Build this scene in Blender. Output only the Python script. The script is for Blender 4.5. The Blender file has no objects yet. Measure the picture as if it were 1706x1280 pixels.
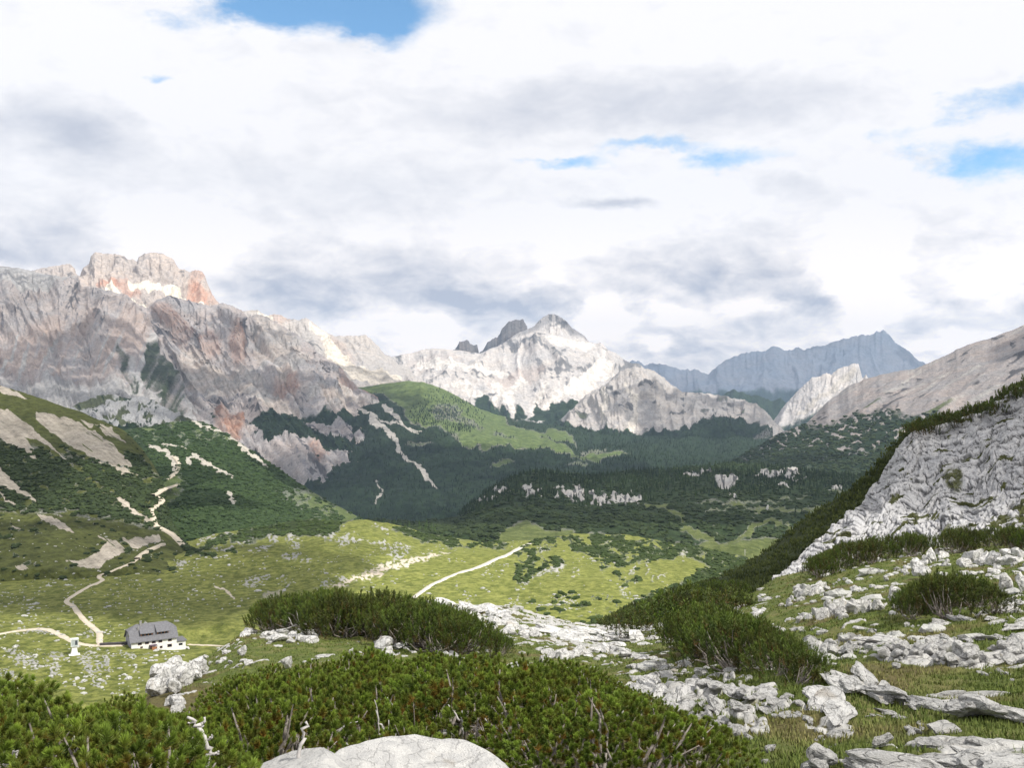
import bpy, math, random
import numpy as np

# ------------------------------------------------------------------ camera, sky, sun, exposure
SC = bpy.context.scene
COL = SC.collection
F, CX, CY = 1674.0, 853.0, 640.0           # the photograph's focal length and centre, in its own pixels
cam_d = bpy.data.cameras.new('camera')
cam_d.sensor_width = 36.0
cam_d.lens = 36.0 * F / 1706.0
cam_d.clip_start = 0.1
cam_d.clip_end = 90000.0
cam = bpy.data.objects.new('camera', cam_d)
cam.rotation_euler = (math.radians(90), 0, 0)
COL.objects.link(cam)
SC.camera = cam
SC.view_settings.view_transform = 'Standard'
SC.view_settings.look = 'None'
SC.view_settings.exposure = 0.08
SC.view_settings.gamma = 1.0
SC.cycles.use_denoising = True
SC.cycles.max_bounces = 5
SC.cycles.diffuse_bounces = 3
SC.cycles.glossy_bounces = 1
SC.cycles.transmission_bounces = 2
SC.cycles.volume_bounces = 0
SC.cycles.transparent_max_bounces = 6

SUN_EL, SUN_AZ = math.radians(50), math.radians(128)     # azimuth clockwise from the view direction (+Y)
SUN = np.array([math.cos(SUN_EL) * math.sin(SUN_AZ), math.cos(SUN_EL) * math.cos(SUN_AZ), math.sin(SUN_EL)])
sun_d = bpy.data.lights.new('sun', 'SUN')
sun_d.energy = 5.0
sun_d.angle = math.radians(0.5)
sun_d.color = (1.0, 0.955, 0.87)
sun = bpy.data.objects.new('sun', sun_d)
COL.objects.link(sun)
from mathutils import Vector
sun.rotation_euler = Vector(SUN).to_track_quat('Z', 'Y').to_euler()

W = bpy.data.worlds.new('World')
SC.world = W
W.use_nodes = True

class NT:
    """a small helper for writing node trees"""
    def __init__(s, tree):
        s.t = tree; s.n = tree.nodes; s.l = tree.links
        s.n.clear()
    def put(s, sock, v):
        if v is None: return
        if isinstance(v, bpy.types.NodeSocket): s.l.new(v, sock)
        else:
            if isinstance(v, (tuple, list)) and len(v) == 3 and len(getattr(sock, 'default_value', ())) == 4: v = (*v, 1)
            sock.default_value = v
    def m(s, op, a, b=None, c=None, clamp=False):
        x = s.n.new('ShaderNodeMath'); x.operation = op; x.use_clamp = clamp
        for i, v in enumerate((a, b, c)): s.put(x.inputs[i], v)
        return x.outputs[0]
    def v(s, op, a, b=None, out=0):
        x = s.n.new('ShaderNodeVectorMath'); x.operation = op
        s.put(x.inputs[0], a); s.put(x.inputs[1], b)
        return x.outputs[out]
    def scale(s, a, k):
        x = s.n.new('ShaderNodeVectorMath'); x.operation = 'SCALE'
        s.put(x.inputs[0], a); s.put(x.inputs[3], k)
        return x.outputs[0]
    def mix(s, f, a, b, blend='MIX'):
        x = s.n.new('ShaderNodeMix'); x.data_type = 'RGBA'; x.blend_type = blend; x.clamp_factor = True
        s.put(x.inputs[0], f); s.put(x.inputs[6], a); s.put(x.inputs[7], b)
        return x.outputs[2]
    def mr(s, v, a, b, c=0.0, d=1.0, smooth=True):
        x = s.n.new('ShaderNodeMapRange'); x.interpolation_type = 'SMOOTHSTEP' if smooth else 'LINEAR'
        for i, k in enumerate((v, a, b, c, d)): s.put(x.inputs[i], k)
        return x.outputs[0]
    def noise(s, vec, scale, detail=4, rough=0.55, dist=0.0, color=False, typ=None):
        x = s.n.new('ShaderNodeTexNoise'); x.noise_dimensions = '3D'
        if typ: x.noise_type = typ
        s.put(x.inputs['Vector'], vec); s.put(x.inputs['Scale'], scale); s.put(x.inputs['Detail'], detail)
        s.put(x.inputs['Roughness'], rough); s.put(x.inputs['Distortion'], dist)
        return x.outputs['Color' if color else 'Fac']
    def voro(s, vec, scale, feature='F1', out='Distance', rand=1.0):
        x = s.n.new('ShaderNodeTexVoronoi'); x.feature = feature
        s.put(x.inputs['Vector'], vec); s.put(x.inputs['Scale'], scale); s.put(x.inputs['Randomness'], rand)
        return x.outputs[out]
    def xyz(s, x=0.0, y=0.0, z=0.0):
        n = s.n.new('ShaderNodeCombineXYZ')
        for i, k in enumerate((x, y, z)): s.put(n.inputs[i], k)
        return n.outputs[0]
    def sep(s, v):
        n = s.n.new('ShaderNodeSeparateXYZ'); s.put(n.inputs[0], v); return n.outputs
    def attr(s, name, out='Color'):
        n = s.n.new('ShaderNodeAttribute'); n.attribute_name = name; return n.outputs[out]

SKYM = (1.4, 1.8, 1.75)
def build_world():
    t = NT(W.node_tree)
    out = t.n.new('ShaderNodeOutputWorld')
    bg = t.n.new('ShaderNodeBackground'); bg.inputs[1].default_value = 0.12
    sky = t.n.new('ShaderNodeTexSky'); sky.sky_type = 'NISHITA'; sky.sun_disc = False
    sky.sun_elevation = SUN_EL; sky.sun_rotation = SUN_AZ
    sky.altitude = 2300; sky.air_density = 1.0; sky.dust_density = 0.4; sky.ozone_density = 2.0
    d = t.n.new('ShaderNodeTexCoord').outputs['Generated']
    x, y, z = t.sep(d)
    az = t.m('ARCTAN2', x, y); el = t.m('ARCSINE', z)
    # billowing coordinates: clouds flatten towards the horizon
    p = t.xyz(az, t.m('MULTIPLY', el, 1.9), 0.3)
    warp = t.v('SUBTRACT', t.noise(p, 5.0, 5, 0.6, color=True), (0.5, 0.5, 0.5))
    warp2 = t.v('SUBTRACT', t.noise(p, 22.0, 5, 0.6, color=True), (0.5, 0.5, 0.5))
    q = t.v('ADD', t.xyz(az, el, 0.0), t.v('MULTIPLY', warp, (0.13, 0.06, 0)))
    q = t.v('ADD', q, t.v('MULTIPLY', warp2, (0.045, 0.026, 0)))
    def field(blobs):
        tot = None
        for (px, py, rx, ry, a) in blobs:
            u = math.atan((px - CX) / F); v = math.atan((CY - py) / F * math.cos(u))
            e = t.v('MULTIPLY', t.v('SUBTRACT', q, (u, v, 0)), (F / rx, F / ry, 0))
            g = t.mr(t.v('LENGTH', e, out=1), 0.0, 1.45, a, 0.0)
            tot = g if tot is None else t.m('ADD', tot, g)
        return tot
    holes = field([(540, -5, 210, 62, 1.6), (635, 40, 62, 52, 1.2), (440, 15, 100, 34, .9), (255, 121, 26, 10, .7),
                   (960, 266, 70, 13, .75), (1075, 243, 85, 12, .6), (1215, 262, 75, 19, .85), (1150, 236, 60, 12, .5),
                   (1650, 180, 75, 28, .75), (1600, 285, 62, 26, .9), (1700, 262, 80, 26, .9), (1510, 218, 50, 18, .5),
                   (1560, 250, 60, 18, .55), (1730, 150, 60, 26, .6), (270, 15, 70, 20, .45),
                   (-600, 100, 220, 90, 1.0), (2400, -200, 300, 120, 1.0), (300, -600, 400, 120, 1.0), (1500, -700, 500, 200, 1)])
    nb = t.noise(p, 11.0, 10, 0.68)
    hole = t.mr(t.m('ADD', holes, t.m('MULTIPLY', t.m('SUBTRACT', nb, 0.5), 2.6)), 0.0, 1.35)
    hole = t.m('MULTIPLY', hole, t.mr(holes, 0.02, 0.25))
    grey = field([(60, 195, 110, 50, .5), (150, 235, 80, 50, .45), (1080, 175, 420, 48, .52), (560, 330, 340, 90, .22),
                  (1010, 337, 75, 13, .75), (1260, 430, 150, 50, .55), (1340, 500, 110, 32, .75), (1150, 470, 200, 40, .45),
                  (600, 470, 330, 70, .45), (450, 500, 200, 55, .3), (830, 505, 160, 36, .6), (720, 510, 90, 40, .35), (1290, 315, 60, 20, .3),
                  (1640, 500, 180, 60, .42), (1560, 420, 120, 50, .25), (1100, 560, 260, 44, .55), (1620, 560, 140, 40, .25),
                  (60, 400, 190, 70, .5), (10, 435, 120, 22, .5), (1000, 600, 300, 30, .35), (700, 480, 900, 120, .18), (1500, 470, 900, 140, .15)])
    white = field([(705, 552, 44, 28, 1.7), (690, 525, 70, 30, .4), (985, 522, 50, 38, 1.6), (1000, 560, 60, 24, .5), (1435, 490, 60, 80, 1.7), (1400, 420, 90, 60, .8),
                   (300, 395, 130, 55, .8), (1240, 505, 40, 22, 1.0), (1120, 512, 45, 20, .9), (1180, 548, 60, 20, .35),
                   (1590, 575, 60, 20, 1.1), (1620, 440, 110, 40, .4), (1660, 490, 60, 18, .45), (900, 400, 300, 70, .3),
                   (1080, 565, 30, 18, 1.1), (560, 545, 60, 22, .35), (900, 470, 120, 26, .3)])
    # heaped cumulus: lumps of three sizes, lit from the upper right
    warp3 = t.v('MULTIPLY', warp2, (0.03, 0.03, 0.03))
    def heap(vec):
        x = t.n.new('ShaderNodeTexNoise'); x.noise_type = 'RIDGED_MULTIFRACTAL'; x.normalize = False
        t.put(x.inputs['Vector'], t.v('ADD', vec, warp3)); t.put(x.inputs['Scale'], 6.0); t.put(x.inputs['Detail'], 4.0); t.put(x.inputs['Roughness'], .5)
        t.put(x.inputs['Offset'], 1.0); t.put(x.inputs['Gain'], 1.6)
        return x.outputs['Fac']
    h0 = heap(p); h1 = heap(t.v('ADD', p, (0.008, 0.012, 0.0)))
    relief = t.m('MULTIPLY', t.m('SUBTRACT', h1, h0), 1.3)            # shaded where the heap falls away from the light
    low = t.mr(el, 0.20, 0.02)
    big = t.noise(p, 3.2, 4, 0.5); mid = t.m('ADD', t.m('MULTIPLY', t.noise(p, 9.0, 8, 0.62, 0.6), .5), t.m('MULTIPLY', t.noise(p, 24.0, 6, 0.6, 0.4), .5))
    g = t.m('SUBTRACT', grey, t.m('MULTIPLY', white, 1.0))
    g = t.m('ADD', g, t.m('MULTIPLY', relief, t.m('ADD', .10, t.m('MULTIPLY', low, .42))))
    g = t.m('ADD', g, t.m('MULTIPLY', t.m('SUBTRACT', mid, 0.5), t.m('ADD', 1.2, t.m('MULTIPLY', low, 3.0))))
    g = t.m('ADD', g, t.m('MULTIPLY', t.m('SUBTRACT', big, 0.5), 0.5))
    g = t.m('MULTIPLY', t.mr(t.m('ADD', g, t.m('MULTIPLY', low, .04)), 0.03, 1.2, 0, 1, False), 1.0, clamp=True)
    cloud = t.mix(g, (8.35, 8.3, 8.5), (3.3, 3.75, 4.8))
    cloud = t.v('MULTIPLY', cloud, t.v('ADD', (1, 1, 1), t.v('MULTIPLY', (.42, .30, .17), t.xyz(low, low, low))))          # the low heaps are the brightest
    skyc = t.mix(1.0, sky.outputs[0], (SKYM), 'MULTIPLY')
    c = t.mix(hole, cloud, skyc)
    # towards the zenith the cover breaks less and stays bright
    t.put(bg.inputs[0], c)
    t.l.new(bg.outputs[0], out.inputs[0])
build_world()

# ------------------------------------------------------------------ numpy noise
_r = np.random.RandomState(7)
_perm = np.concatenate([_r.permutation(256)] * 3).astype(np.int32)
_g = _r.normal(size=(256, 3)).astype(np.float32); _g /= np.linalg.norm(_g, axis=1)[:, None]

def pnoise(x, y, z=0.0, seed=0):
    x, y, z = np.broadcast_arrays(np.asarray(x, np.float32), np.asarray(y, np.float32), np.float32(z))
    sh = x.shape
    x = x.ravel() + seed * 17.31; y = y.ravel() - seed * 9.77; z = z.ravel() + seed * 3.19
    xi = np.floor(x).astype(np.int32); yi = np.floor(y).astype(np.int32); zi = np.floor(z).astype(np.int32)
    xf = x - xi; yf = y - yi; zf = z - zi
    u = xf * xf * xf * (xf * (xf * 6 - 15) + 10); v = yf * yf * yf * (yf * (yf * 6 - 15) + 10); w = zf * zf * zf * (zf * (zf * 6 - 15) + 10)
    res = 0
    for i in (0, 1):
        wx = u if i else 1 - u
        pi = _perm[(xi + i) & 255]
        for j in (0, 1):
            wy = v if j else 1 - v
            pj = _perm[pi + ((yi + j) & 255)]
            for k in (0, 1):
                wz = w if k else 1 - w
                g = _g[_perm[pj + ((zi + k) & 255)]]
                res = res + wx * wy * wz * (g[:, 0] * (xf - i) + g[:, 1] * (yf - j) + g[:, 2] * (zf - k))
    return (res * 1.55).reshape(sh)

def fbm(x, y, z=0.0, octs=5, gain=0.5, lac=2.03, seed=0):
    a, s, n, f = 1.0, 0, 0, 1.0
    for o in range(octs):
        s = s + a * pnoise(x * f, y * f, z * f if not np.isscalar(z) else z + o * 1.7, seed + o)
        n += a; a *= gain; f *= lac
    return s / n

def ridged(x, y, z=0.0, octs=5, gain=0.55, lac=2.1, seed=0):
    a, s, n, f, prev = 1.0, 0, 0, 1.0, 1.0
    for o in range(octs):
        r = 1 - np.abs(pnoise(x * f, y * f, z * f if not np.isscalar(z) else z + o * 1.7, seed + o)) * 1.6
        r = np.clip(r, 0, 1) ** 2 * prev
        s = s + a * r; prev = np.clip(r * 1.6, 0, 1)
        n += a; a *= gain; f *= lac
    return s / n

def worley(x, y, seed=0):
    """F1, F2 and the cell's own random number, in 2D"""
    xi = np.floor(x).astype(np.int32); yi = np.floor(y).astype(np.int32)
    f1 = np.full(x.shape, 9.0, np.float32); f2 = f1.copy(); cid = np.zeros(x.shape, np.float32)
    for i in (-1, 0, 1):
        for j in (-1, 0, 1):
            h = _perm[(_perm[(xi + i + seed * 13) & 255] + yi + j) & 255]
            ox = _perm[h + 31] / 255.0; oy = _perm[h + 101] / 255.0
            d = np.hypot(xi + i + ox - x, yi + j + oy - y)
            near = d < f1
            f2 = np.where(near, f1, np.minimum(f2, d)); cid = np.where(near, _perm[h + 57] / 255.0, cid); f1 = np.where(near, d, f1)
    return f1, f2, cid

def sstep(v, a, b):
    t = np.clip((v - a) / (b - a), 0, 1); return t * t * (3 - 2 * t)

# ------------------------------------------------------------------ objects and properties
def tag(o, label=None, cat=None, group=None, kind=None):
    for k, v in (('label', label), ('category', cat), ('group', group), ('kind', kind)):
        if v: o[k] = v
    return o
def make_mesh(name, V, Fc, smooth=True, attrs=None):
    V = np.ascontiguousarray(np.asarray(V, np.float32).reshape(-1, 3)); Fc = np.ascontiguousarray(np.asarray(Fc, np.int32))
    k = Fc.shape[1]
    me = bpy.data.meshes.new(name)
    me.vertices.add(len(V)); me.vertices.foreach_set('co', V.ravel())
    me.loops.add(Fc.size); me.loops.foreach_set('vertex_index', Fc.ravel())
    me.polygons.add(len(Fc)); me.polygons.foreach_set('loop_start', np.arange(0, Fc.size, k, dtype=np.int32))
    me.update(calc_edges=True)
    me.polygons.foreach_set('use_smooth', np.full(len(Fc), smooth))
    for an, arr in (attrs or {}).items():
        a = me.color_attributes.new(an, 'FLOAT_COLOR', 'POINT')
        buf = np.zeros((len(V), 4), np.float32); buf[:, :arr.shape[1]] = arr
        a.data.foreach_set('color', buf.ravel())
    me.validate(); me.update()
    return me
def link(name, me, mat=None, parent=None):
    o = bpy.data.objects.new(name, me); COL.objects.link(o)
    if mat is not None and not me.materials: me.materials.append(mat)
    if parent is not None: o.parent = parent
    return o
def empty(name, loc=(0, 0, 0)):
    o = bpy.data.objects.new(name, None); COL.objects.link(o); o.location = loc; o.empty_display_size = 0.3
    return o

def new_mat(name):
    m = bpy.data.materials.new(name); m.use_nodes = True
    t = NT(m.node_tree)
    out = t.n.new('ShaderNodeOutputMaterial'); b = t.n.new('ShaderNodeBsdfPrincipled')
    b.inputs['Roughness'].default_value = 0.9
    b.inputs['Specular IOR Level'].default_value = 0.25
    t.l.new(b.outputs[0], out.inputs[0])
    return m, t, b
def bump(t, b, h, strength, dist):
    x = t.n.new('ShaderNodeBump'); x.inputs['Strength'].default_value = strength; x.inputs['Distance'].default_value = dist
    t.put(x.inputs['Height'], h); t.l.new(x.outputs[0], b.inputs['Normal'])

def plain_mat(name, col, col2=None, scale=3.0, rough=0.85, bmp=0.0, detail=5):
    m, t, b = new_mat(name)
    p = t.n.new('ShaderNodeTexCoord').outputs['Object']
    n = t.noise(p, scale, detail, 0.6)
    t.put(b.inputs['Base Color'], t.mix(t.mr(n, 0.3, 0.7), col, col2 or tuple(c * 0.75 for c in col)))
    b.inputs['Roughness'].default_value = rough
    if bmp: bump(t, b, n, 0.6, bmp)
    return m

def terrain_mat(name, D, rock, grass, scrub, scree, red, earth=(0.30, 0.25, 0.17), bmp=1.0, far=True):
    """cover: R grass, G scrub or wood floor, B scree, A red stain; cover_b: R bare earth, G grey-dark strata, B tone"""
    m, t, b = new_mat(name)
    s = F / D                                    # texture units of one photograph pixel at the sheet's distance
    p = t.n.new('ShaderNodeTexCoord').outputs['Object']
    c = t.n.new('ShaderNodeAttribute'); c.attribute_name = 'cover'
    cr, cg, cb = t.sep(c.outputs['Color']); ca = c.outputs['Alpha']
    c2 = t.n.new('ShaderNodeAttribute'); c2.attribute_name = 'cover_b'
    er, eg, eb = t.sep(c2.outputs['Color'])
    nl = t.noise(p, s / 60, 5, 0.6); nm = t.noise(p, s / 14, 6, 0.65); nf = t.noise(p, s / 4, 4, 0.7)
    jit = t.m('MULTIPLY', t.m('SUBTRACT', nf, 0.5), 0.9)
    def on(v, w=0.25): return t.mr(t.m('ADD', v, jit), 0.5 - w, 0.5 + w)
    col = t.mix(t.mr(nl, 0.35, 0.65), rock[0], rock[1])
    col = t.mix(t.mr(nm, 0.48, 0.72), col, rock[2])
    col = t.mix(on(eg), col, tuple(k * 0.55 for k in rock[2]))
    col = t.mix(t.m('MULTIPLY', on(ca, .45), 0.85), col, t.mix(t.mr(nm, .35, .65), red[0], red[1]))
    col = t.mix(on(cb), col, t.mix(t.mr(nl, .35, .65), scree[0], scree[1]))
    col = t.mix(on(er), col, earth)
    col = t.mix(on(cr), col, t.mix(t.mr(nm, .35, .65), grass[0], grass[1]))
    col = t.mix(on(cg), col, t.mix(t.mr(nm, .35, .65), scrub[0], scrub[1]))
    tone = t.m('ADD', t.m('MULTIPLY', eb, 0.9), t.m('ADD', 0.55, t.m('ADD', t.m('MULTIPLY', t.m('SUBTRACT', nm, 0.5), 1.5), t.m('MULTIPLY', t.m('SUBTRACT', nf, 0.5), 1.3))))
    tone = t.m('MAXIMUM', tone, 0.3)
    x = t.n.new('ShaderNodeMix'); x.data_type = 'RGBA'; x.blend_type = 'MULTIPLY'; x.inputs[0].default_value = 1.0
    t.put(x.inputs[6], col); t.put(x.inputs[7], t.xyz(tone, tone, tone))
    t.put(b.inputs['Base Color'], x.outputs[2])
    h = t.m('ADD', t.m('MULTIPLY', nm, 1.0), t.m('MULTIPLY', nf, 0.35))
    bump(t, b, h, 0.75, bmp * D / F * 5)
    b.inputs['Specular IOR Level'].default_value = 0.1
    return m
# ------------------------------------------------------------------ terrain sheets
SHEETS = {}
def interp_rows(rows, U):
    """rows: [(px, py, D), ...] -> arrays py, D over U"""
    PY, DD = [], []
    for r in rows:
        a = np.array([(q[0], q[1], q[2]) for q in r], float)
        PY.append(np.interp(U, a[:, 0], a[:, 1])); DD.append(np.exp(np.interp(U, a[:, 0], np.log(a[:, 2]))))
    return np.array(PY), np.array(DD)

class Sheet:
    def __init__(s, name, rows, px0=-260, px1=1960, du=1.7, dv=1.7, back=None, jag=0.0, jagl=14.0, smooth=3, seed=0, segs=None):
        s.name = name
        U = np.arange(px0, px1 + .1, du); s.U = U
        PY, DD = interp_rows(rows, U)
        if jag:                                              # the crest's own ragged line
            PY[0] += jag * (fbm(U / jagl, 0.3, seed * 1.1, 5, 0.62, seed=seed) * 2.2 - np.clip(pnoise(U / (jagl * .35), 4.4, 0, seed + 3), 0, 1) * 0.8)
        if back:                                             # (fraction of D farther, metres lower, in pixel units of height)
            PY = np.vstack([PY[:1] + back[1], PY]); DD = np.vstack([DD[:1] * back[0], DD])
        K = len(PY)
        T = [0.0]; 
        for k in range(K - 1):
            if segs is not None: n = segs[k]
            else: n = max(4, int(np.percentile(np.abs(PY[k + 1] - PY[k]), 85) / dv))
            T += list(k + np.arange(1, n + 1) / n)
        T = np.array(T); k = np.clip(np.floor(T).astype(int), 0, K - 2); f = (T - k)[:, None]
        py = PY[k] * (1 - f) + PY[k + 1] * f
        iD = (1 / DD[k]) * (1 - f) + (1 / DD[k + 1]) * f     # straight lines in space
        zz = ((CY - PY[k]) * DD[k]) * (1 - f) + ((CY - PY[k + 1]) * DD[k + 1]) * f
        D = DD[k] * (1 - f) + DD[k + 1] * f
        py = CY - zz / D
        crest = 1 if back else 0
        s.t = np.maximum(T - crest, 0)[:, None] * np.ones_like(py)      # 0 on the crest, 1 per row
        if smooth:
            keep = np.isclose(T, crest)
            for _ in range(smooth):
                for A in (py, D):
                    B = A.copy(); B[1:-1] = (A[:-2] + A[1:-1] * 2 + A[2:]) / 4
                    B[keep] = A[keep]; A[:] = B
        s.py, s.D = py, D; s.px = np.broadcast_to(U, py.shape).copy()
        s.V = np.stack([(s.px - CX) / F * D, D, (CY - py) / F * D], -1)
        s.nv, s.nu = py.shape
        s.Dm = float(np.median(D))
        s.cover = np.zeros((s.nv, s.nu, 4), np.float32); s.cb = np.zeros((s.nv, s.nu, 3), np.float32); s.cb[..., 2] = 0.5
    def normals(s):
        a = np.gradient(s.V, axis=1); b = np.gradient(s.V, axis=0)
        n = np.cross(a, b); n /= np.linalg.norm(n, axis=-1)[..., None] + 1e-9
        n *= np.where(n[..., 2:3] * 1.0 + -n[..., 1:2] * 0.6 < 0, -1, 1)
        return n
    def displace(s, d, along=None):
        """d in metres along the sheet's own normals (or along a fixed vector)"""
        n = s.normals() if along is None else np.array(along)
        s.V = s.V + n * d[..., None]
    def q(s, lam, ky=1.0):
        """angular coordinates in units of lam photograph pixels"""
        return s.px / lam, s.py / lam * ky
    def build(s, mat, label=None, name=None, kind='structure'):
        idx = np.arange(s.nv * s.nu).reshape(s.nv, s.nu)
        Fc = np.stack([idx[:-1, :-1], idx[1:, :-1], idx[1:, 1:], idx[:-1, 1:]], -1).reshape(-1, 4)
        me = make_mesh(name or s.name, s.V, Fc, True, {'cover': s.cover.reshape(-1, 4), 'cover_b': s.cb.reshape(-1, 3)})
        o = link(name or s.name, me, mat); tag(o, label, None, None, kind)
        V = s.V.reshape(-1, 3); s.flat = V
        y = np.maximum(V[:, 1], .01)
        s.spx = CX + V[:, 0] / y * F; s.spy = CY - V[:, 2] / y * F
        s.N = s.normals().reshape(-1, 3)
        SHEETS[s.name] = s; s.obj = o
        s.order = np.argsort(s.spx); s.sorted = s.spx[s.order]
        return o
    def at(s, px, py, tol=3.0):
        for w in (tol, 12, 1e9):
            lo, hi = np.searchsorted(s.sorted, (px - w, px + w)); c = s.order[lo:hi]
            if not len(c): continue
            d = np.hypot(s.spx[c] - px, s.spy[c] - py); m = d < tol
            if m.any(): c = c[m]; d = d[m]; return int(c[np.argmin(s.flat[c, 1] + d * 0.001)])
            if w > tol and (d.min() < 12 or w > 1e8): return int(c[np.argmin(d)])
        return 0
    def pos(s, px, py):
        i = s.at(px, py); D = s.flat[i, 1]
        return np.array([(px - CX) / F * D, D, s.flat[i, 2]]), s.N[i]
    def ground(s, x, y):
        i = int(np.argmin(np.hypot(s.flat[:, 0] - x, s.flat[:, 1] - y)))
        return s.flat[i, 2] - (s.N[i, 0] * (x - s.flat[i, 0]) + s.N[i, 1] * (y - s.flat[i, 1])) / max(s.N[i, 2], .3)

def seg_dist(px, py, pts):
    best = np.full(px.shape, 1e9, np.float32); par = np.zeros(px.shape, np.float32); L = 0
    for (x0, y0), (x1, y1) in zip(pts[:-1], pts[1:]):
        dx, dy = x1 - x0, y1 - y0; l = math.hypot(dx, dy)
        h = np.clip(((px - x0) * dx + (py - y0) * dy) / (l * l + 1e-9), 0, 1)
        d = np.hypot(px - x0 - h * dx, py - y0 - h * dy)
        par = np.where(d < best, L + h * l, par); best = np.minimum(best, d); L += l
    return best, par / max(L, 1e-6)
def stroke(px, py, pts, w0, w1=None, soft=2.0):
    """a tapering band along a line: w0 wide at its start, w1 at its end"""
    w1 = w0 if w1 is None else w1
    d, t = seg_dist(px, py, pts)
    return sstep(d, (w0 + (w1 - w0) * t) / 2 + soft, (w0 + (w1 - w0) * t) / 2 - soft)
def poly(px, py, pts, soft=3.0):
    inside = np.zeros(px.shape, bool); n = len(pts)
    for i in range(n):
        x0, y0 = pts[i]; x1, y1 = pts[(i + 1) % n]
        c = ((y0 > py) != (y1 > py)) & (px < (x1 - x0) * (py - y0) / (y1 - y0 + 1e-9) + x0)
        inside ^= c
    d, _ = seg_dist(px, py, list(pts) + [pts[0]])
    return sstep(np.where(inside, d, -d), -soft, soft)
def ell(px, py, cx, cy, rx, ry, ang=0.0, soft=0.35):
    a = math.radians(ang); X = (px - cx) * math.cos(a) + (py - cy) * math.sin(a); Y = -(px - cx) * math.sin(a) + (py - cy) * math.cos(a)
    return sstep(np.hypot(X / rx, Y / ry), 1 + soft, 1 - soft)
def warped(s, amp, lam, seed=0, ky=1.0):
    return (s.px + amp * fbm(s.px / lam, s.py / lam * ky, 0.0, 4, 0.55, seed=seed + 40) * 1.6,
            s.py + amp * fbm(s.px / lam, s.py / lam * ky, 5.0, 4, 0.55, seed=seed + 47) * 1.6)
def streaks(s, ang, L, w, seed=0, octs=4):
    a = math.radians(ang)
    X = (s.px * math.cos(a) + s.py * math.sin(a)) / L; Y = (-s.px * math.sin(a) + s.py * math.cos(a)) / w
    return fbm(X, Y, 0.0, octs, 0.55, seed=seed)

def mountain_relief(s, amp, lam, seed=0, sx=1.0, sy=0.45, fine=1.0, slant=0.0, damp=12.0):
    """gullies and ribs that run down the slope, broken by ledges; amp and lam in photograph pixels"""
    k = s.D / F
    hx = (s.px + slant * (s.py - 600)) / lam * sx; hy = s.py / lam * sy
    wx = fbm(hx * .7, hy * .9, 2.0, 3, seed=seed + 11) * .8
    g = ridged(hx * .6 + wx * .8, hy * .75 + wx * .5, 0.0, 6, 0.5, seed=seed)
    r2 = ridged(hx * 2.6 + wx * 1.5, hy * 1.5 + wx, 3.0, 4, 0.55, seed=seed + 2)
    b = fbm(hx * 1.6 + wx, hy * 5.0 + wx * 2, 7.0, 5, 0.62, seed=seed + 5)
    f3 = fbm(hx * 6.0, hy * 9.0, 9.0, 4, 0.6, seed=seed + 6)
    cr = sstep(s.t, 0.0, 0.4) * 0.9 + 0.1
    d = (g - 0.45) * amp + (r2 - .4) * amp * .30 * fine + b * amp * 0.26 * fine + f3 * amp * .12 * fine
    s.displace(d * k * cr)
    return g, b

# rock palettes: base, alternate, dark vein
GREY = ((0.40, 0.38, 0.38), (0.48, 0.415, 0.385), (0.21, 0.20, 0.21))
PALE = ((0.47, 0.445, 0.43), (0.56, 0.51, 0.47), (0.25, 0.245, 0.25))
NEAR = ((0.40, 0.395, 0.39), (0.48, 0.46, 0.44), (0.22, 0.215, 0.21))
SCREE = ((0.42, 0.38, 0.34), (0.48, 0.44, 0.39))
RED = ((0.42, 0.20, 0.12), (0.38, 0.24, 0.17))
WOOD = ((0.016, 0.030, 0.014), (0.024, 0.042, 0.018))
FARGRASS = ((0.10, 0.135, 0.045), (0.13, 0.16, 0.06))

def R(*pts): return list(pts)

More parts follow.
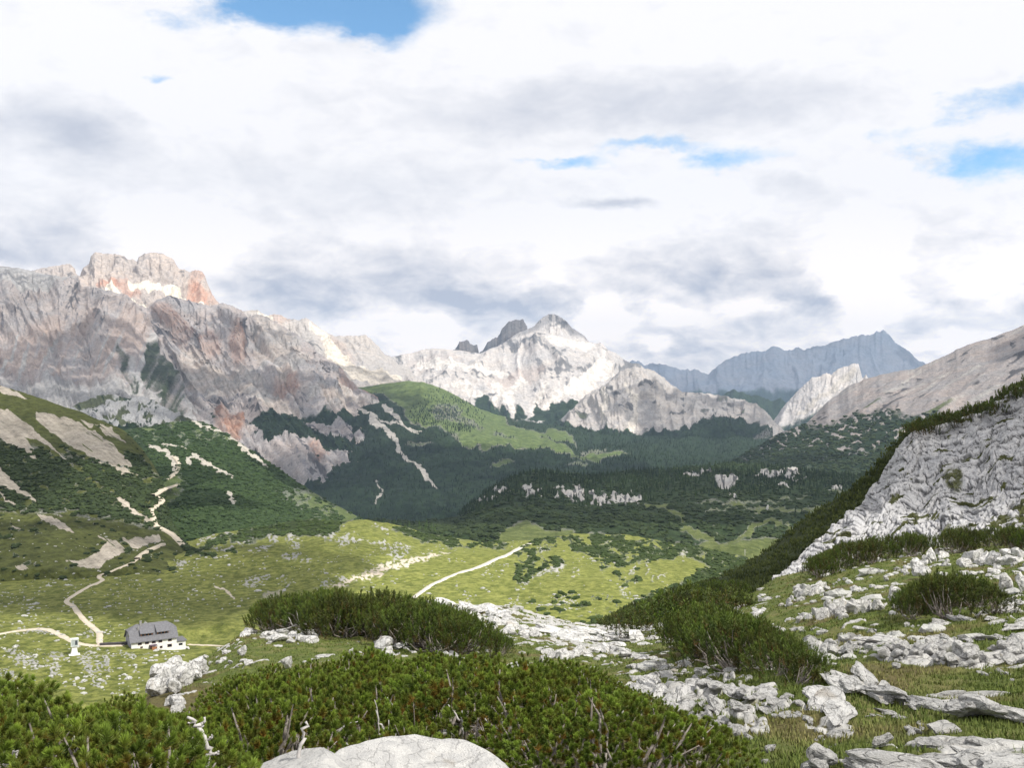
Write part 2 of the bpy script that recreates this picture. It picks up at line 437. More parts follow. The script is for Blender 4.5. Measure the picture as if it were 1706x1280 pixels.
def far_land():
    # -- farthest massif, blue with distance
    s = Sheet('far_massif', [R((900, 640, 17000), (1000, 622, 17000), (1050, 605, 17000), (1100, 606, 17000), (1130, 612, 17000), (1150, 618, 17000), (1180, 621, 17000), (1200, 605, 17000),
        (1225, 594, 17000), (1240, 590, 17000), (1262, 584, 17000), (1275, 585, 17000), (1290, 577, 17000), (1300, 580, 17000), (1312, 583, 17000), (1330, 577, 17000), (1342, 584, 17000), (1365, 576, 17000), (1400, 566, 17000),
        (1425, 561, 17000), (1450, 557, 17000), (1470, 554, 17000), (1482, 558, 17000), (1492, 571, 17000), (1512, 583, 17000), (1530, 600, 17000), (1545, 610, 17000), (1600, 640, 17000)),
        R((900, 670, 15500), (1180, 640, 15500), (1400, 625, 15500), (1600, 660, 15500)), R((900, 720, 14000), (1600, 720, 14000))],
        900, 1600, back=(1.05, 60), jag=5.0, jagl=26, seed=3)
    mountain_relief(s, 15, 50, 3)
    s.cover[..., 1] = sstep(s.py + 8 * fbm(s.px / 20, s.py / 20), 640, 662)
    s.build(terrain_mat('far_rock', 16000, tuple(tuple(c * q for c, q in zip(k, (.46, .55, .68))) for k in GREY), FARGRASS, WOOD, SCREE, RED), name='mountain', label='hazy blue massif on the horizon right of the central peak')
    # -- dark towers behind the central peak
    s = Sheet('dark_towers', [R((740, 600, 10500), (757, 582, 10500), (765, 571, 10500), (778, 568, 10500), (784, 574, 10500), (795, 574, 10500), (798, 586, 10500), (804, 582, 10500), (812, 571, 10500), (822, 566, 10500), (830, 560, 10500), (836, 548, 10500), (846, 537, 10500),
        (858, 534, 10500), (872, 534, 10500), (878, 543, 10500), (880, 558, 10500), (890, 590, 10500), (1040, 620, 10500), (1095, 622, 10500)), R((740, 640, 9800), (1095, 650, 9800))],
        740, 1095, du=1.0, back=(1.04, 50), jag=3.0, jagl=9, seed=5)
    mountain_relief(s, 7, 22, 5)
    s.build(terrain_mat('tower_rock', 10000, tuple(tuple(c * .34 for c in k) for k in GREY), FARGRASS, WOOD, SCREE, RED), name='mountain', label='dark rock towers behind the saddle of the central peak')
    # -- dark wooded foothills and the small pale peak
    s = Sheet('foothills', [R((1150, 690, 9000), (1195, 660, 9000), (1225, 650, 9000), (1250, 657, 9000), (1285, 668, 9000), (1300, 662, 9000), (1315, 672, 9000), (1350, 668, 9000), (1420, 660, 9000)),
        R((1150, 720, 8000), (1420, 730, 8000)), R((1150, 790, 7600), (1420, 790, 7600))], 1150, 1420, back=(1.05, 40), jag=3, jagl=14, seed=6)
    s.cover[..., 1] = 1 - .0 * s.px
    mountain_relief(s, 12, 40, 6)
    s.build(terrain_mat('foothill', 8500, GREY, FARGRASS, WOOD, SCREE, RED), name='hill', label='dark wooded foothills below the hazy blue massif')
    s = Sheet('pale_peak', [R((1285, 705, 7600), (1310, 672, 7600), (1325, 655, 7600), (1340, 640, 7600), (1352, 630, 7600), (1366, 627, 7600), (1378, 622, 7600), (1385, 626, 7600), (1395, 615, 7600), (1408, 611, 7600), (1424, 606, 7600), (1430, 607, 7600), (1434, 618, 7600), (1437, 632, 7600),
        (1443, 624, 7600), (1448, 634, 7600), (1500, 650, 7600)), R((1285, 712, 7200), (1330, 690, 7200), (1380, 670, 7200), (1440, 655, 7200), (1500, 665, 7200)), R((1285, 735, 6800), (1400, 740, 6600), (1500, 730, 6800))],
        1285, 1500, du=1.1, dv=1.2, back=(1.04, 40), jag=1.6, jagl=9, seed=8)
    mountain_relief(s, 10, 26, 8, slant=.5)
    wx, wy = warped(s, 8, 22, 3)
    s.cover[..., 1] = sstep(wy - (712 - (wx - 1290) * .36), -10, 12)
    s.cover[..., 2] = .9 * stroke(wx, wy, [(1425, 615), (1380, 650), (1330, 690)], 10, 5)
    s.build(terrain_mat('pale_peak_rock', 7300, PALE, FARGRASS, WOOD, SCREE, RED), name='mountain', label='small pale jagged peak in the gap before the blue massif')
    # -- the central massif
    crest = [(420, 610), (560, 606), (640, 596), (662, 592), (680, 588), (700, 583), (722, 580), (735, 582), (760, 584), (800, 589), (815, 583), (830, 577), (845, 567), (860, 556), (875, 549), (890, 543), (896, 535), (905, 528), (914, 524), (924, 524), (936, 529), (945, 536), (953, 545),
        (965, 552), (975, 560), (982, 569), (992, 573), (1000, 571), (1006, 575), (1012, 583), (1025, 589), (1040, 600), (1050, 606), (1065, 607), (1075, 616), (1090, 624), (1110, 636), (1140, 655), (1200, 680)]
    s = Sheet('central_massif', [[(a, b, 8200) for a, b in crest],
        R((420, 640, 7700), (640, 612, 7700), (720, 602, 7700), (800, 606, 7500), (880, 585, 7600), (930, 565, 7700), (990, 600, 7600), (1060, 640, 7600), (1200, 700, 7600)),
        R((420, 660, 7000), (640, 640, 7000), (800, 640, 6800), (900, 625, 6800), (1000, 640, 6800), (1200, 710, 6800)),
        R((420, 700, 6300), (700, 672, 6300), (780, 690, 6200), (860, 705, 6100), (940, 692, 6100), (1200, 720, 6100)),
        R((420, 760, 5800), (1200, 770, 5800))], 420, 1200, du=1.25, dv=1.25, back=(1.05, 50), jag=.9, jagl=14, seed=12)
    g, b = mountain_relief(s, 20, 80, 12, sy=.8, slant=-.2)
    wx, wy = warped(s, 9, 26, 12)
    st = streaks(s, 80, 60, 7, 4)
    sc = np.maximum.reduce([stroke(wx, wy, [(925, 560), (985, 575)], 22, 12), stroke(wx, wy, [(1010, 615), (950, 650), (900, 680)], 26, 14), stroke(wx, wy, [(830, 635), (845, 665), (862, 700)], 22, 8),
        stroke(wx, wy, [(870, 630), (850, 655), (820, 670)], 16, 10), stroke(wx, wy, [(905, 640), (893, 668), (886, 698)], 14, 5), stroke(wx, wy, [(760, 640), (790, 655), (830, 690)], 12, 6), stroke(wx, wy, [(700, 600), (780, 612), (840, 615)], 14, 10),
        stroke(wx, wy, [(590, 600), (640, 630), (690, 640)], 46, 20)])
    s.cover[..., 2] = sc * (0.85 + .5 * st)
    rib = sstep(b + .45 * st, .04, .26)
    s.cb[..., 1] = rib * .68 * (1 - .8 * sc)
    tri = np.maximum.reduce([poly(wx, wy, p, 4) for p in ([(790, 660), (815, 668), (850, 705), (790, 705)], [(838, 680), (850, 700), (826, 706)], [(865, 672), (880, 700), (855, 715)], [(895, 660), (918, 695), (880, 705)], [(915, 668), (990, 675), (960, 720), (900, 720)])])
    s.cover[..., 1] = np.maximum(tri, sstep(wy, 698, 712))
    s.cb[..., 2] = 0.5 + .22 * sstep(st, .0, .4)
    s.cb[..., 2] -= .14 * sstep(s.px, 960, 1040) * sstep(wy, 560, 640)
    s.cover[..., 3] = .45 * ell(wx, wy, 860, 625, 55, 14, -15) + .3 * ell(wx, wy, 720, 600, 50, 12)
    s.build(terrain_mat('central_rock', 7000, PALE, FARGRASS, WOOD, ((.57, .53, .49), (.64, .59, .54)), ((.50, .38, .32), (.46, .36, .31))), name='mountain', label='sunlit pale central massif with scree fans')
    # -- rocky ridge in front of it
    s = Sheet('front_ridge', [R((900, 720, 5600), (930, 700, 5600), (955, 682, 5600), (975, 660, 5600), (992, 650, 5600), (1010, 640, 5600), (1030, 622, 5600), (1045, 615, 5600), (1060, 612, 5600), (1078, 613, 5600), (1092, 620, 5600), (1105, 630, 5600), (1122, 646, 5600), (1140, 652, 5600),
        (1160, 655, 5600), (1185, 656, 5600), (1205, 660, 5600), (1240, 667, 5500), (1262, 676, 5400), (1280, 690, 5300), (1306, 716, 5200), (1340, 745, 5200)),
        R((900, 730, 5200), (1000, 680, 5200), (1060, 650, 5200), (1150, 680, 5200), (1240, 690, 5000), (1340, 755, 4900)),
        R((900, 745, 4800), (1000, 718, 4800), (1050, 722, 4800), (1150, 716, 4800), (1240, 716, 4700), (1340, 765, 4700)),
        R((900, 800, 4000), (1340, 800, 4000)), R((900, 850, 3600), (1340, 850, 3600))], 900, 1345, du=1.2, dv=1.25, back=(1.05, 50), jag=2.4, jagl=16, seed=15)
    g, b = mountain_relief(s, 22, 44, 15)
    wx, wy = warped(s, 10, 20, 15)
    foot = np.interp(s.px, [900, 940, 985, 1020, 1055, 1090, 1150, 1190, 1230, 1262, 1300, 1340], [690, 700, 712, 716, 720, 706, 712, 690, 684, 700, 735, 760])
    s.cover[..., 1] = sstep(wy - foot, -4, 5) * (1 - .9 * np.maximum(ell(wx, wy, 1175, 765, 34, 9, -12), .5 * ell(wx, wy, 1270, 728, 16, 10)))
    s.cover[..., 0] = sstep(b, .12, .4) * sstep(wy - foot, -55, -5) * .55
    s.cover[..., 2] = .8 * np.maximum(stroke(wx, wy, [(1045, 640), (1060, 680), (1050, 720)], 8, 12), stroke(wx, wy, [(1010, 660), (1000, 700)], 8, 8))
    s.cb[..., 1] = sstep(b, .1, .35) * .8
    s.build(terrain_mat('ridge_rock', 5000, tuple(tuple(c * .82 for c in k) for k in PALE), FARGRASS, WOOD, ((.52, .48, .43), (.58, .53, .47)), ((.50, .38, .32), (.46, .36, .31))), name='mountain', label='craggy rock ridge above the valley woods, in front of the central massif')

    # -- sunlit peak at the left
    s = Sheet('sunlit_peak', [R((-20, 470, 6800), (40, 455, 6800), (62, 449, 6800), (80, 445, 6800), (100, 441, 6800), (116, 439, 6800), (124, 446, 6800), (128, 458, 6800), (133, 460, 6800), (138, 446, 6700), (148, 440, 6700), (151, 426, 6700), (158, 421, 6700), (168, 420, 6700), (180, 422, 6700), (192, 422, 6700), (205, 427, 6700),
        (214, 431, 6700), (222, 432, 6700), (228, 437, 6700), (231, 428, 6700), (240, 423, 6700), (256, 421, 6700), (270, 423, 6700), (280, 428, 6700), (290, 432, 6700), (294, 440, 6700), (300, 449, 6700), (308, 450, 6700), (316, 454, 6700), (324, 450, 6700), (336, 451, 6700), (342, 462, 6700), (346, 474, 6700), (352, 488, 6700), (362, 502, 6700), (378, 513, 6700), (400, 530, 6700), (470, 600, 6700)),
        R((-20, 480, 6500), (140, 465, 6450), (200, 462, 6450), (300, 478, 6450), (350, 505, 6450), (470, 620, 6450)), R((-20, 530, 6000), (200, 500, 6000), (300, 510, 6000), (470, 650, 6000)), R((-20, 600, 5700), (470, 700, 5700))], -20, 470, du=1.1, dv=1.2, back=(1.04, 50), jag=1.5, jagl=9, seed=21)
    g, b = mountain_relief(s, 20, 40, 21, sy=.6)
    wx, wy = warped(s, 7, 18, 21)
    s.cover[..., 3] = np.maximum.reduce([.9 * ell(wx, wy, 180, 472, 20, 7, 10), .8 * ell(wx, wy, 330, 488, 14, 26, -20), .5 * ell(wx, wy, 345, 500, 20, 12), .45 * ell(wx, wy, 330, 458, 16, 12), .55 * ell(wx, wy, 215, 480, 25, 10, 30)])
    s.cover[..., 2] = np.maximum(stroke(wx, wy, [(215, 475), (280, 480), (335, 510)], 8, 12), stroke(wx, wy, [(180, 480), (215, 505), (240, 520)], 14, 16))
    s.cb[..., 1] = sstep(b, .18, .4) * .6
    s.cb[..., 2] = .55
    s.build(terrain_mat('sunlit_rock', 6400, tuple(tuple(c * q for c, q in zip(k, (.86, .80, .76))) for k in PALE), FARGRASS, WOOD, ((.66, .6, .5), (.72, .66, .55)), ((.46, .22, .14), (.44, .29, .22))), name='mountain', label='sunlit cream and red double-topped rock peak')
    # -- back ridge that steps down to the right
    s = Sheet('back_ridge', [R((330, 560, 6200), (370, 520, 6200), (400, 520, 6200), (416, 517, 6200), (430, 518, 6200), (446, 526, 6200), (458, 524, 6200), (468, 523, 6200), (480, 531, 6200), (496, 533, 6200), (510, 529, 6200), (522, 537, 6200), (532, 546, 6200), (548, 557, 6200), (558, 561, 6200), (575, 559, 6200),
        (588, 560, 6200), (602, 558, 6200), (610, 557, 6200), (620, 566, 6200), (630, 577, 6200), (642, 590, 6200), (658, 597, 6200), (664, 606, 6200), (680, 612, 6200), (692, 625, 6200), (740, 660, 6200)),
        R((330, 600, 5900), (500, 570, 5800), (600, 600, 5700), (700, 640, 5700), (740, 680, 5700)), R((330, 700, 5300), (500, 650, 5200), (600, 650, 5200), (740, 700, 5200)), R((330, 760, 5000), (740, 760, 5000))], 330, 745, du=1.2, dv=1.3, back=(1.04, 50), jag=2, jagl=12, seed=24)
    g, b = mountain_relief(s, 20, 52, 24, slant=-.5)
    wx, wy = warped(s, 8, 22, 24)
    s.cover[..., 2] = np.maximum.reduce([stroke(wx, wy, [(555, 595), (590, 622), (660, 640)], 22, 26), stroke(wx, wy, [(520, 540), (560, 590)], 10, 16), .8 * stroke(wx, wy, [(435, 522), (450, 532)], 8, 8)])
    s.cover[..., 3] = .5 * ell(wx, wy, 465, 530, 25, 9) + .35 * ell(wx, wy, 560, 580, 40, 14, 40)
    s.cb[..., 1] = sstep(b, .2, .42) * .6
    s.cb[..., 2] = .50
    s.build(terrain_mat('back_ridge_rock', 5600, tuple(tuple(c * .86 for c in k) for k in PALE), FARGRASS, WOOD, ((.60, .54, .46), (.64, .58, .5)), ((.48, .32, .24), (.44, .31, .25))), name='mountain', label='stepped pale ridge with a bright scree bowl left of the green saddle')

def mid_land():
    # -- green saddle and the wooded valley side
    s = Sheet('valley_side', [R((380, 700, 5000), (480, 675, 5000), (540, 660, 5000), (575, 648, 5000), (620, 643, 5000), (650, 639, 5000), (680, 635, 5000), (705, 637, 5000), (730, 645, 5000), (752, 655, 5000), (775, 668, 5000), (800, 682, 5000), (830, 692, 5000), (870, 701, 5000), (900, 706, 4900), (950, 712, 4800), (1000, 724, 4700), (1340, 735, 4500)),
        R((380, 730, 4500), (600, 690, 4400), (700, 672, 4400), (800, 712, 4300), (900, 725, 4300), (1000, 738, 4300), (1340, 745, 4300)),
        R((380, 790, 3800), (700, 730, 3700), (900, 748, 3700), (1340, 770, 3700)), R((380, 860, 3000), (760, 850, 2900), (1000, 815, 2900), (1340, 820, 2900)), R((380, 930, 2700), (1340, 930, 2700))], 380, 1345, du=1.5, dv=1.4, back=(1.05, 40), jag=1.2, jagl=30, seed=31)
    k = s.D / F
    s.displace((fbm(s.px / 70, s.py / 40, 0, 5, seed=31) * 16 + fbm(s.px / 12, s.py / 8, 0, 3, seed=33) * 2.0) * k * sstep(s.t, 0, .3))
    wx, wy = warped(s, 9, 24, 31)
    edge = np.interp(wx, [380, 560, 640, 660, 700, 740, 770, 810, 850, 900, 950, 1000, 1340], [640, 655, 664, 690, 706, 722, 742, 748, 748, 752, 758, 768, 700])
    meadow = sstep(edge - wy, -3, 5) * sstep(wx, 540, 600)
    meadow *= 1 - np.maximum.reduce([.9 * poly(wx, wy, [(620, 655), (655, 668), (690, 700), (760, 728), (700, 730), (620, 700)], 6), .95 * stroke(wx, wy, [(905, 722), (935, 738), (965, 752)], 12, 10), .9 * poly(wx, wy, [(830, 690), (880, 700), (1340, 700), (1340, 760), (965, 755), (950, 725), (860, 712)], 4)])
    fr = np.maximum.reduce([ell(wx, wy, 745, 685, 26, 14, 25), .8 * ell(wx, wy, 780, 705, 30, 8, 25), .8 * ell(wx, wy, 840, 728, 22, 4, 10)])
    meadow = np.maximum(meadow * (1 - fr * (0.6 + pnoise(s.px / 3, s.py / 3) * .8)), .95 * poly(wx, wy, [(885, 712), (925, 714), (955, 730), (940, 738), (905, 728)], 3))
    meadow = np.maximum.reduce([meadow, .8 * ell(wx, wy, 835, 773, 22, 5, -8), .6 * ell(wx, wy, 700, 740, 20, 5), .6 * ell(wx, wy, 965, 770, 20, 5), .55 * ell(wx, wy, 990, 750, 24, 5)])
    ch = np.maximum.reduce([stroke(wx, wy, [(640, 676), (662, 700), (690, 718)], 9, 4), stroke(wx, wy, [(618, 700), (650, 722), (668, 752), (692, 780), (722, 806)], 9, 4), stroke(wx, wy, [(600, 690), (650, 706), (700, 712)], 5, 3), .9 * stroke(wx, wy, [(628, 800), (634, 822), (627, 838)], 4, 3), .9 * stroke(wx, wy, [(528, 828), (556, 842), (580, 855)], 5, 3)])
    ch = sstep(ch + .5 * fbm(s.px / 6, s.py / 4, 2.0, 3, seed=34), .45, .65)
    s.cover[..., 0] = meadow * (1 - ch)
    s.cover[..., 1] = (1 - meadow) * (1 - ch)
    pale = sstep(pnoise(s.px / 7, s.py / 3), .25, .5) * ell(wx, wy, 755, 680, 50, 22, 25)
    s.cover[..., 2] = 0
    s.cb[..., 0] = np.maximum(.7 * pale, ch * 1.2)
    s.build(terrain_mat('valley_side_ground', 3800, GREY, ((0.085, .125, .04), (.12, .155, .055)), WOOD, SCREE, RED, earth=(.44, .41, .37)), name='hill', label='green saddle and wooded valley side below the central massif')
    # -- big left massif, front spur
    s = Sheet('red_spur', [R((120, 500, 5200), (180, 497, 5200), (215, 500, 5200), (245, 512, 5200), (262, 500, 5200), (285, 492, 5200), (310, 498, 5200), (330, 505, 5200), (350, 509, 5200), (375, 505, 5200), (390, 512, 5200), (402, 517, 5200), (412, 528, 5200), (430, 524, 5200), (450, 530, 5100), (475, 545, 5100), (500, 560, 5000), (518, 574, 5000), (530, 588, 5000), (550, 600, 4900), (570, 618, 4800), (582, 634, 4800),
        (600, 648, 4700), (620, 658, 4700), (640, 676, 4600), (660, 694, 4600), (685, 714, 4500), (710, 745, 4300), (740, 790, 4000), (770, 840, 3700), (800, 870, 3600)),
        R((120, 560, 4900), (300, 560, 4800), (400, 575, 4700), (500, 610, 4600), (560, 650, 4500), (620, 690, 4400), (680, 745, 4200), (740, 820, 3800), (800, 890, 3500)),
        R((120, 640, 4400), (300, 640, 4200), (400, 650, 4100), (500, 680, 4000), (600, 730, 3900), (680, 790, 3700), (740, 850, 3500), (800, 910, 3400)),
        R((120, 720, 3600), (300, 700, 3500), (400, 740, 3400), (500, 790, 3300), (600, 840, 3300), (700, 870, 3200), (800, 930, 3200)), R((120, 800, 3200), (400, 860, 3000), (600, 900, 3000), (800, 960, 3000))], 120, 800, du=1.25, dv=1.3, back=(1.05, 50), jag=2.0, jagl=16, seed=41)
    g, b = mountain_relief(s, 36, 60, 41, slant=-.75, sy=.4, fine=1.3)
    wx, wy = warped(s, 9, 20, 41)
    st = streaks(s, 42, 90, 9, 9)
    s.displace(streaks(s, 42, 120, 18, 33) * 9 * s.D / F * sstep(s.t, 0, .3))
    # lower flank: dwarf pine and wood, opened by scree chutes and bare rock
    lo = np.interp(s.px, [120, 300, 400, 440, 500, 540, 600, 640, 680, 800], [720, 720, 705, 690, 683, 686, 690, 680, 690, 720])
    scrub = sstep(wy - lo, -6, 8)
    bare = np.maximum.reduce([poly(wx, wy, p, 5) for p in (
        [(350, 690), (378, 668), (392, 672), (412, 700), (440, 740), (470, 728), (520, 740), (560, 748), (590, 770), (596, 790), (560, 775), (545, 790), (575, 830), (545, 815), (500, 800), (470, 790), (420, 760)],
        [(495, 690), (560, 705), (600, 720), (640, 735), (655, 765), (620, 745), (560, 730), (510, 712)], [(640, 770), (660, 778), (672, 805), (655, 800)])] + [
        stroke(wx, wy, [(610, 690), (650, 715), (665, 745), (690, 780), (720, 805)], 10, 4), stroke(wx, wy, [(530, 800), (560, 825), (580, 850)], 5, 3), stroke(wx, wy, [(625, 800), (632, 820), (626, 835)], 4, 3),
        stroke(wx, wy, [(640, 660), (665, 690), (690, 715)], 8, 4), stroke(wx, wy, [(520, 826), (575, 853)], 5, 3)])
    bare = sstep(bare + .9 * streaks(s, 62, 22, 5, 19) + .35 * b, .42, .62)
    scrub = scrub * (1 - bare)
    scrub = np.maximum.reduce([scrub, .95 * poly(wx, wy, [(415, 700), (450, 690), (500, 704), (540, 720), (560, 745), (520, 738), (470, 728), (440, 720)], 4), .95 * ell(wx, wy, 430, 757, 36, 10, 14), .6 * ell(wx, wy, 268, 690, 22, 26),
        .5 * sstep(st + .5 * b, .25, .5) * poly(wx, wy, [(300, 650), (420, 660), (520, 690), (480, 730), (400, 700), (320, 700)], 8)])
    s.cover[..., 1] = scrub
    sc = np.maximum.reduce([poly(wx, wy, p, 6) for p in (
        [(300, 560), (345, 590), (400, 620), (460, 645), (520, 690), (450, 690), (400, 650), (330, 650), (290, 620)], [(500, 640), (560, 650), (620, 700), (600, 690), (540, 680)], [(420, 520), (500, 560), (520, 600), (480, 640), (430, 610), (415, 560)])] +
        [stroke(wx, wy, [(560, 640), (610, 670), (680, 712)], 14, 6), stroke(wx, wy, [(390, 605), (450, 640), (462, 668)], 12, 18)])
    s.cover[..., 2] = sc * (.72 + .5 * st)
    s.cover[..., 3] = np.maximum.reduce([.85 * ell(wx, wy, 388, 705, 14, 24, -30), .6 * ell(wx, wy, 375, 690, 22, 16), .85 * ell(wx, wy, 471, 615, 3.5, 16, 4), .55 * ell(wx, wy, 480, 640, 22, 16), .5 * ell(wx, wy, 580, 635, 20, 14, 40), .62 * ell(wx, wy, 625, 662, 24, 6, 35),
        .5 * ell(wx, wy, 395, 570, 14, 34, -14), .42 * ell(wx, wy, 300, 545, 26, 20), .42 * ell(wx, wy, 350, 560, 20, 26), .5 * ell(wx, wy, 440, 770, 22, 16, 35), .5 * ell(wx, wy, 525, 755, 20, 18), .5 * ell(wx, wy, 280, 520, 30, 14, 20)])
    fs = streaks(s, 50, 40, 3.5, 35)
    hf = sstep(fbm(s.px / 3.2 + s.py / 9, s.py / 4.5, 3.0, 4, .7, seed=37) + .5 * fs + .3 * b, .14, .34)
    s.cb[..., 1] = np.maximum(np.maximum(sstep(b + .5 * st + .4 * fs, .12, .36) * .8, hf * .62), .8 * ell(wx, wy, 405, 560, 6, 36, -6)) * (1 - .8 * sc)
    s.cb[..., 2] = .48 + .22 * np.clip(fs + .6 * st, -.5, .5) + .12 * sstep(s.px, 480, 620) * sstep(-wy, -700, -620)
    s.build(terrain_mat('red_spur_rock', 4200, GREY, FARGRASS, WOOD, ((0.42, .40, .385), (.50, .43, .38)), RED), name='mountain', label='grey and red rock spur running down to the valley woods')
    # -- left massif
    cr = [(-260, 425), (-100, 432), (0, 443), (30, 446), (60, 452), (100, 462), (130, 469), (137, 477), (155, 478), (175, 482), (190, 486), (203, 494), (215, 501), (228, 511), (240, 522), (250, 530), (255, 548), (262, 560), (270, 575), (282, 592), (295, 612), (310, 636), (325, 655), (345, 680), (380, 720)]
    s = Sheet('left_massif', [[(a, b, 4700) for a, b in cr],
        R((-260, 480, 4300), (0, 476, 4300), (60, 475, 4300), (100, 472, 4350), (130, 476, 4500), (140, 480, 4600), (175, 486, 4600), (215, 506, 4600), (255, 556, 4550), (310, 645, 4500), (380, 730, 4400)),
        R((-260, 560, 4000), (0, 555, 4000), (150, 560, 4000), (230, 590, 3950), (300, 650, 3950), (380, 740, 3900)),
        R((-260, 640, 3400), (0, 640, 3400), (150, 640, 3400), (250, 660, 3400), (380, 750, 3500)), R((-260, 720, 2900), (0, 720, 2900), (380, 780, 3000))], -260, 380, du=1.35, dv=1.35, back=(1.05, 50), jag=1.4, jagl=20, seed=51)
    g, b = mountain_relief(s, 30, 50, 51, slant=-.35, sy=.35, fine=1.3)
    wx, wy = warped(s, 9, 24, 51)
    st = streaks(s, 116, 110, 9, 13); 
    shelf = sstep(np.interp(s.px, [-260, 0, 60, 100, 135], [480, 476, 475, 472, 474]) - s.py, 0, 3) * (s.px < 140)
    tri = np.maximum.reduce([poly(wx, wy, p, 5) for p in ([(196, 565), (215, 590), (225, 650), (208, 640), (198, 610)], [(245, 560), (262, 575), (310, 640), (300, 668), (270, 660), (235, 640), (240, 610)], [(222, 600), (232, 650), (222, 660)], [(255, 655), (300, 660), (320, 690), (280, 690)])])
    s.cover[..., 1] = tri * (.62 + .55 * st + .3 * b)
    s.cover[..., 2] = np.maximum.reduce([shelf * .9, sstep(st, -.02, .22) * sstep(wy, 520, 570) * .9, .9 * stroke(wx, wy, [(218, 595), (230, 640), (228, 668)], 7, 22), sstep(wy, 600, 650) * .8 * (1 - tri)])
    rb = streaks(s, 118, 160, 26, 23)
    s.cover[..., 3] = np.clip(np.maximum.reduce([sstep(rb, -.02, .22) * .62 * sstep(wy, 500, 530), .55 * ell(wx, wy, 75, 545, 40, 28, -40), .55 * ell(wx, wy, 20, 590, 50, 30, -50)]), 0, 1) * (1 - shelf) * (1 - tri) * sstep(-wy, -650, -600)
    s.cb[..., 1] = sstep(b, .16, .36) * .8 * (1 - shelf) * sstep(-wy, -600, -540)
    fs = streaks(s, 108, 50, 3.5, 55)
    hf = sstep(fbm(s.px / 3.2 - s.py / 12, s.py / 5.5, 3.0, 4, .7, seed=57) + .5 * fs + .3 * b, .14, .34)
    s.cb[..., 1] = np.maximum(s.cb[..., 1], np.maximum(hf * .6, sstep(fs + .5 * b, .16, .36) * .7) * sstep(-wy, -640, -520) * (1 - shelf))
    s.cb[..., 2] = .50 + .26 * np.clip(fs * .8 + st * .6, -.5, .5) + .06 * shelf - .05 * sstep(-wy, -530, -500) * (1 - shelf)
    s.build(terrain_mat('left_massif_rock', 3900, GREY, FARGRASS, ((0.035, .048, .025), (.05, .065, .035)), ((.38, .37, .365), (.44, .42, .40)), ((.46, .35, .29), (.44, .345, .30))), name='mountain', label='broad grey massif with pink-stained scree above the near grassy slope')
    # -- right grey slope
    s = Sheet('right_slope', [R((1150, 800, 3000), (1180, 788, 3000), (1205, 772, 3000), (1232, 762, 3000), (1255, 746, 3050), (1275, 735, 3100), (1300, 722, 3150), (1325, 712, 3200), (1345, 704, 3200), (1362, 688, 3300), (1380, 670, 3300), (1400, 655, 3400), (1415, 643, 3400), (1438, 634, 3400), (1460, 627, 3400), (1480, 623, 3400), (1500, 618, 3400), (1522, 616, 3400), (1545, 606, 3400), (1575, 592, 3400), (1600, 580, 3400), (1625, 571, 3400), (1650, 563, 3400), (1680, 552, 3400), (1706, 541, 3400), (1800, 505, 3400), (1960, 460, 3400)),
        R((1150, 810, 2800), (1250, 765, 2850), (1350, 730, 2900), (1450, 690, 2900), (1550, 650, 2900), (1706, 600, 2900), (1960, 540, 2900)),
        R((1150, 820, 2500), (1300, 775, 2500), (1450, 740, 2500), (1600, 700, 2500), (1960, 620, 2500)), R((1150, 835, 2200), (1300, 812, 2200), (1500, 800, 2100), (1960, 740, 2100)), R((1150, 900, 2000), (1960, 900, 1900))], 1150, 1960, du=1.5, dv=1.4, back=(1.05, 50), jag=1.8, jagl=30, seed=61)
    g, b = mountain_relief(s, 9, 60, 61, slant=1.3, sy=.5)
    wx, wy = warped(s, 12, 26, 61)
    st = streaks(s, -30, 90, 8, 17)
    lo = np.interp(s.px, [1150, 1340, 1380, 1420, 1460, 1520, 1600, 1706, 1960], [690, 706, 700, 690, 682, 690, 690, 690, 690])
    sp = pnoise(wx / 11, wy / 5, 3.3) + .5 * st
    s.cover[..., 1] = sstep(wy - lo, -14, 18) * (1 - .95 * sstep(sp, .22, .42) * (.35 + .65 * sstep(-wy, -770, -735)))
    s.cover[..., 0] = .75 * sstep(st + .3 * b, .12, .4) * sstep(wy - lo, -50, -5) + .4 * sstep(pnoise(wx / 30, wy / 14), .1, .4) * sstep(wy, 760, 800)
    s.cover[..., 2] = sstep(st, .05, .3) * .7 * sstep(lo - wy, -10, 20)
    s.cb[..., 1] = sstep(b - st * .5, .18, .4) * .75
    s.cb[..., 2] = .46
    s.build(terrain_mat('right_slope_rock', 2700, tuple(tuple(c * .68 for c in k) for k in GREY), ((.075, .095, .04), (.10, .115, .05)), WOOD, ((.30, .29, .28), (.35, .325, .305)), RED), name='hill', label='smooth grey rock slope rising right with dark scrub at its foot')
    # -- hummocky grey karst below the left massif
    s = Sheet('karst_mounds', [R((60, 712, 2500), (100, 690, 2500), (115, 680, 2500), (150, 664, 2500), (165, 659, 2500), (180, 657, 2500), (200, 661, 2500), (215, 664, 2500), (235, 659, 2500), (255, 667, 2500), (275, 678, 2450), (295, 688, 2400), (318, 700, 2400), (345, 725, 2350), (370, 750, 2300), (400, 775, 2300), (460, 800, 2300)),
        R((60, 730, 2200), (180, 685, 2200), (300, 712, 2150), (345, 745, 2150), (460, 820, 2200)), R((60, 780, 1900), (460, 860, 1900))], 60, 460, du=1.2, dv=1.2, back=(1.06, 40), jag=1.6, jagl=12, seed=66)
    k = s.D / F
    d = (ridged(s.px / 26, s.py / 14, 0, 5, seed=66) - .4) * 14 + fbm(s.px / 6, s.py / 4, 0, 3, seed=68) * 3
    s.displace(d * k * (sstep(s.t, 0, .2) * .8 + .2))
    wx, wy = warped(s, 7, 14, 66)
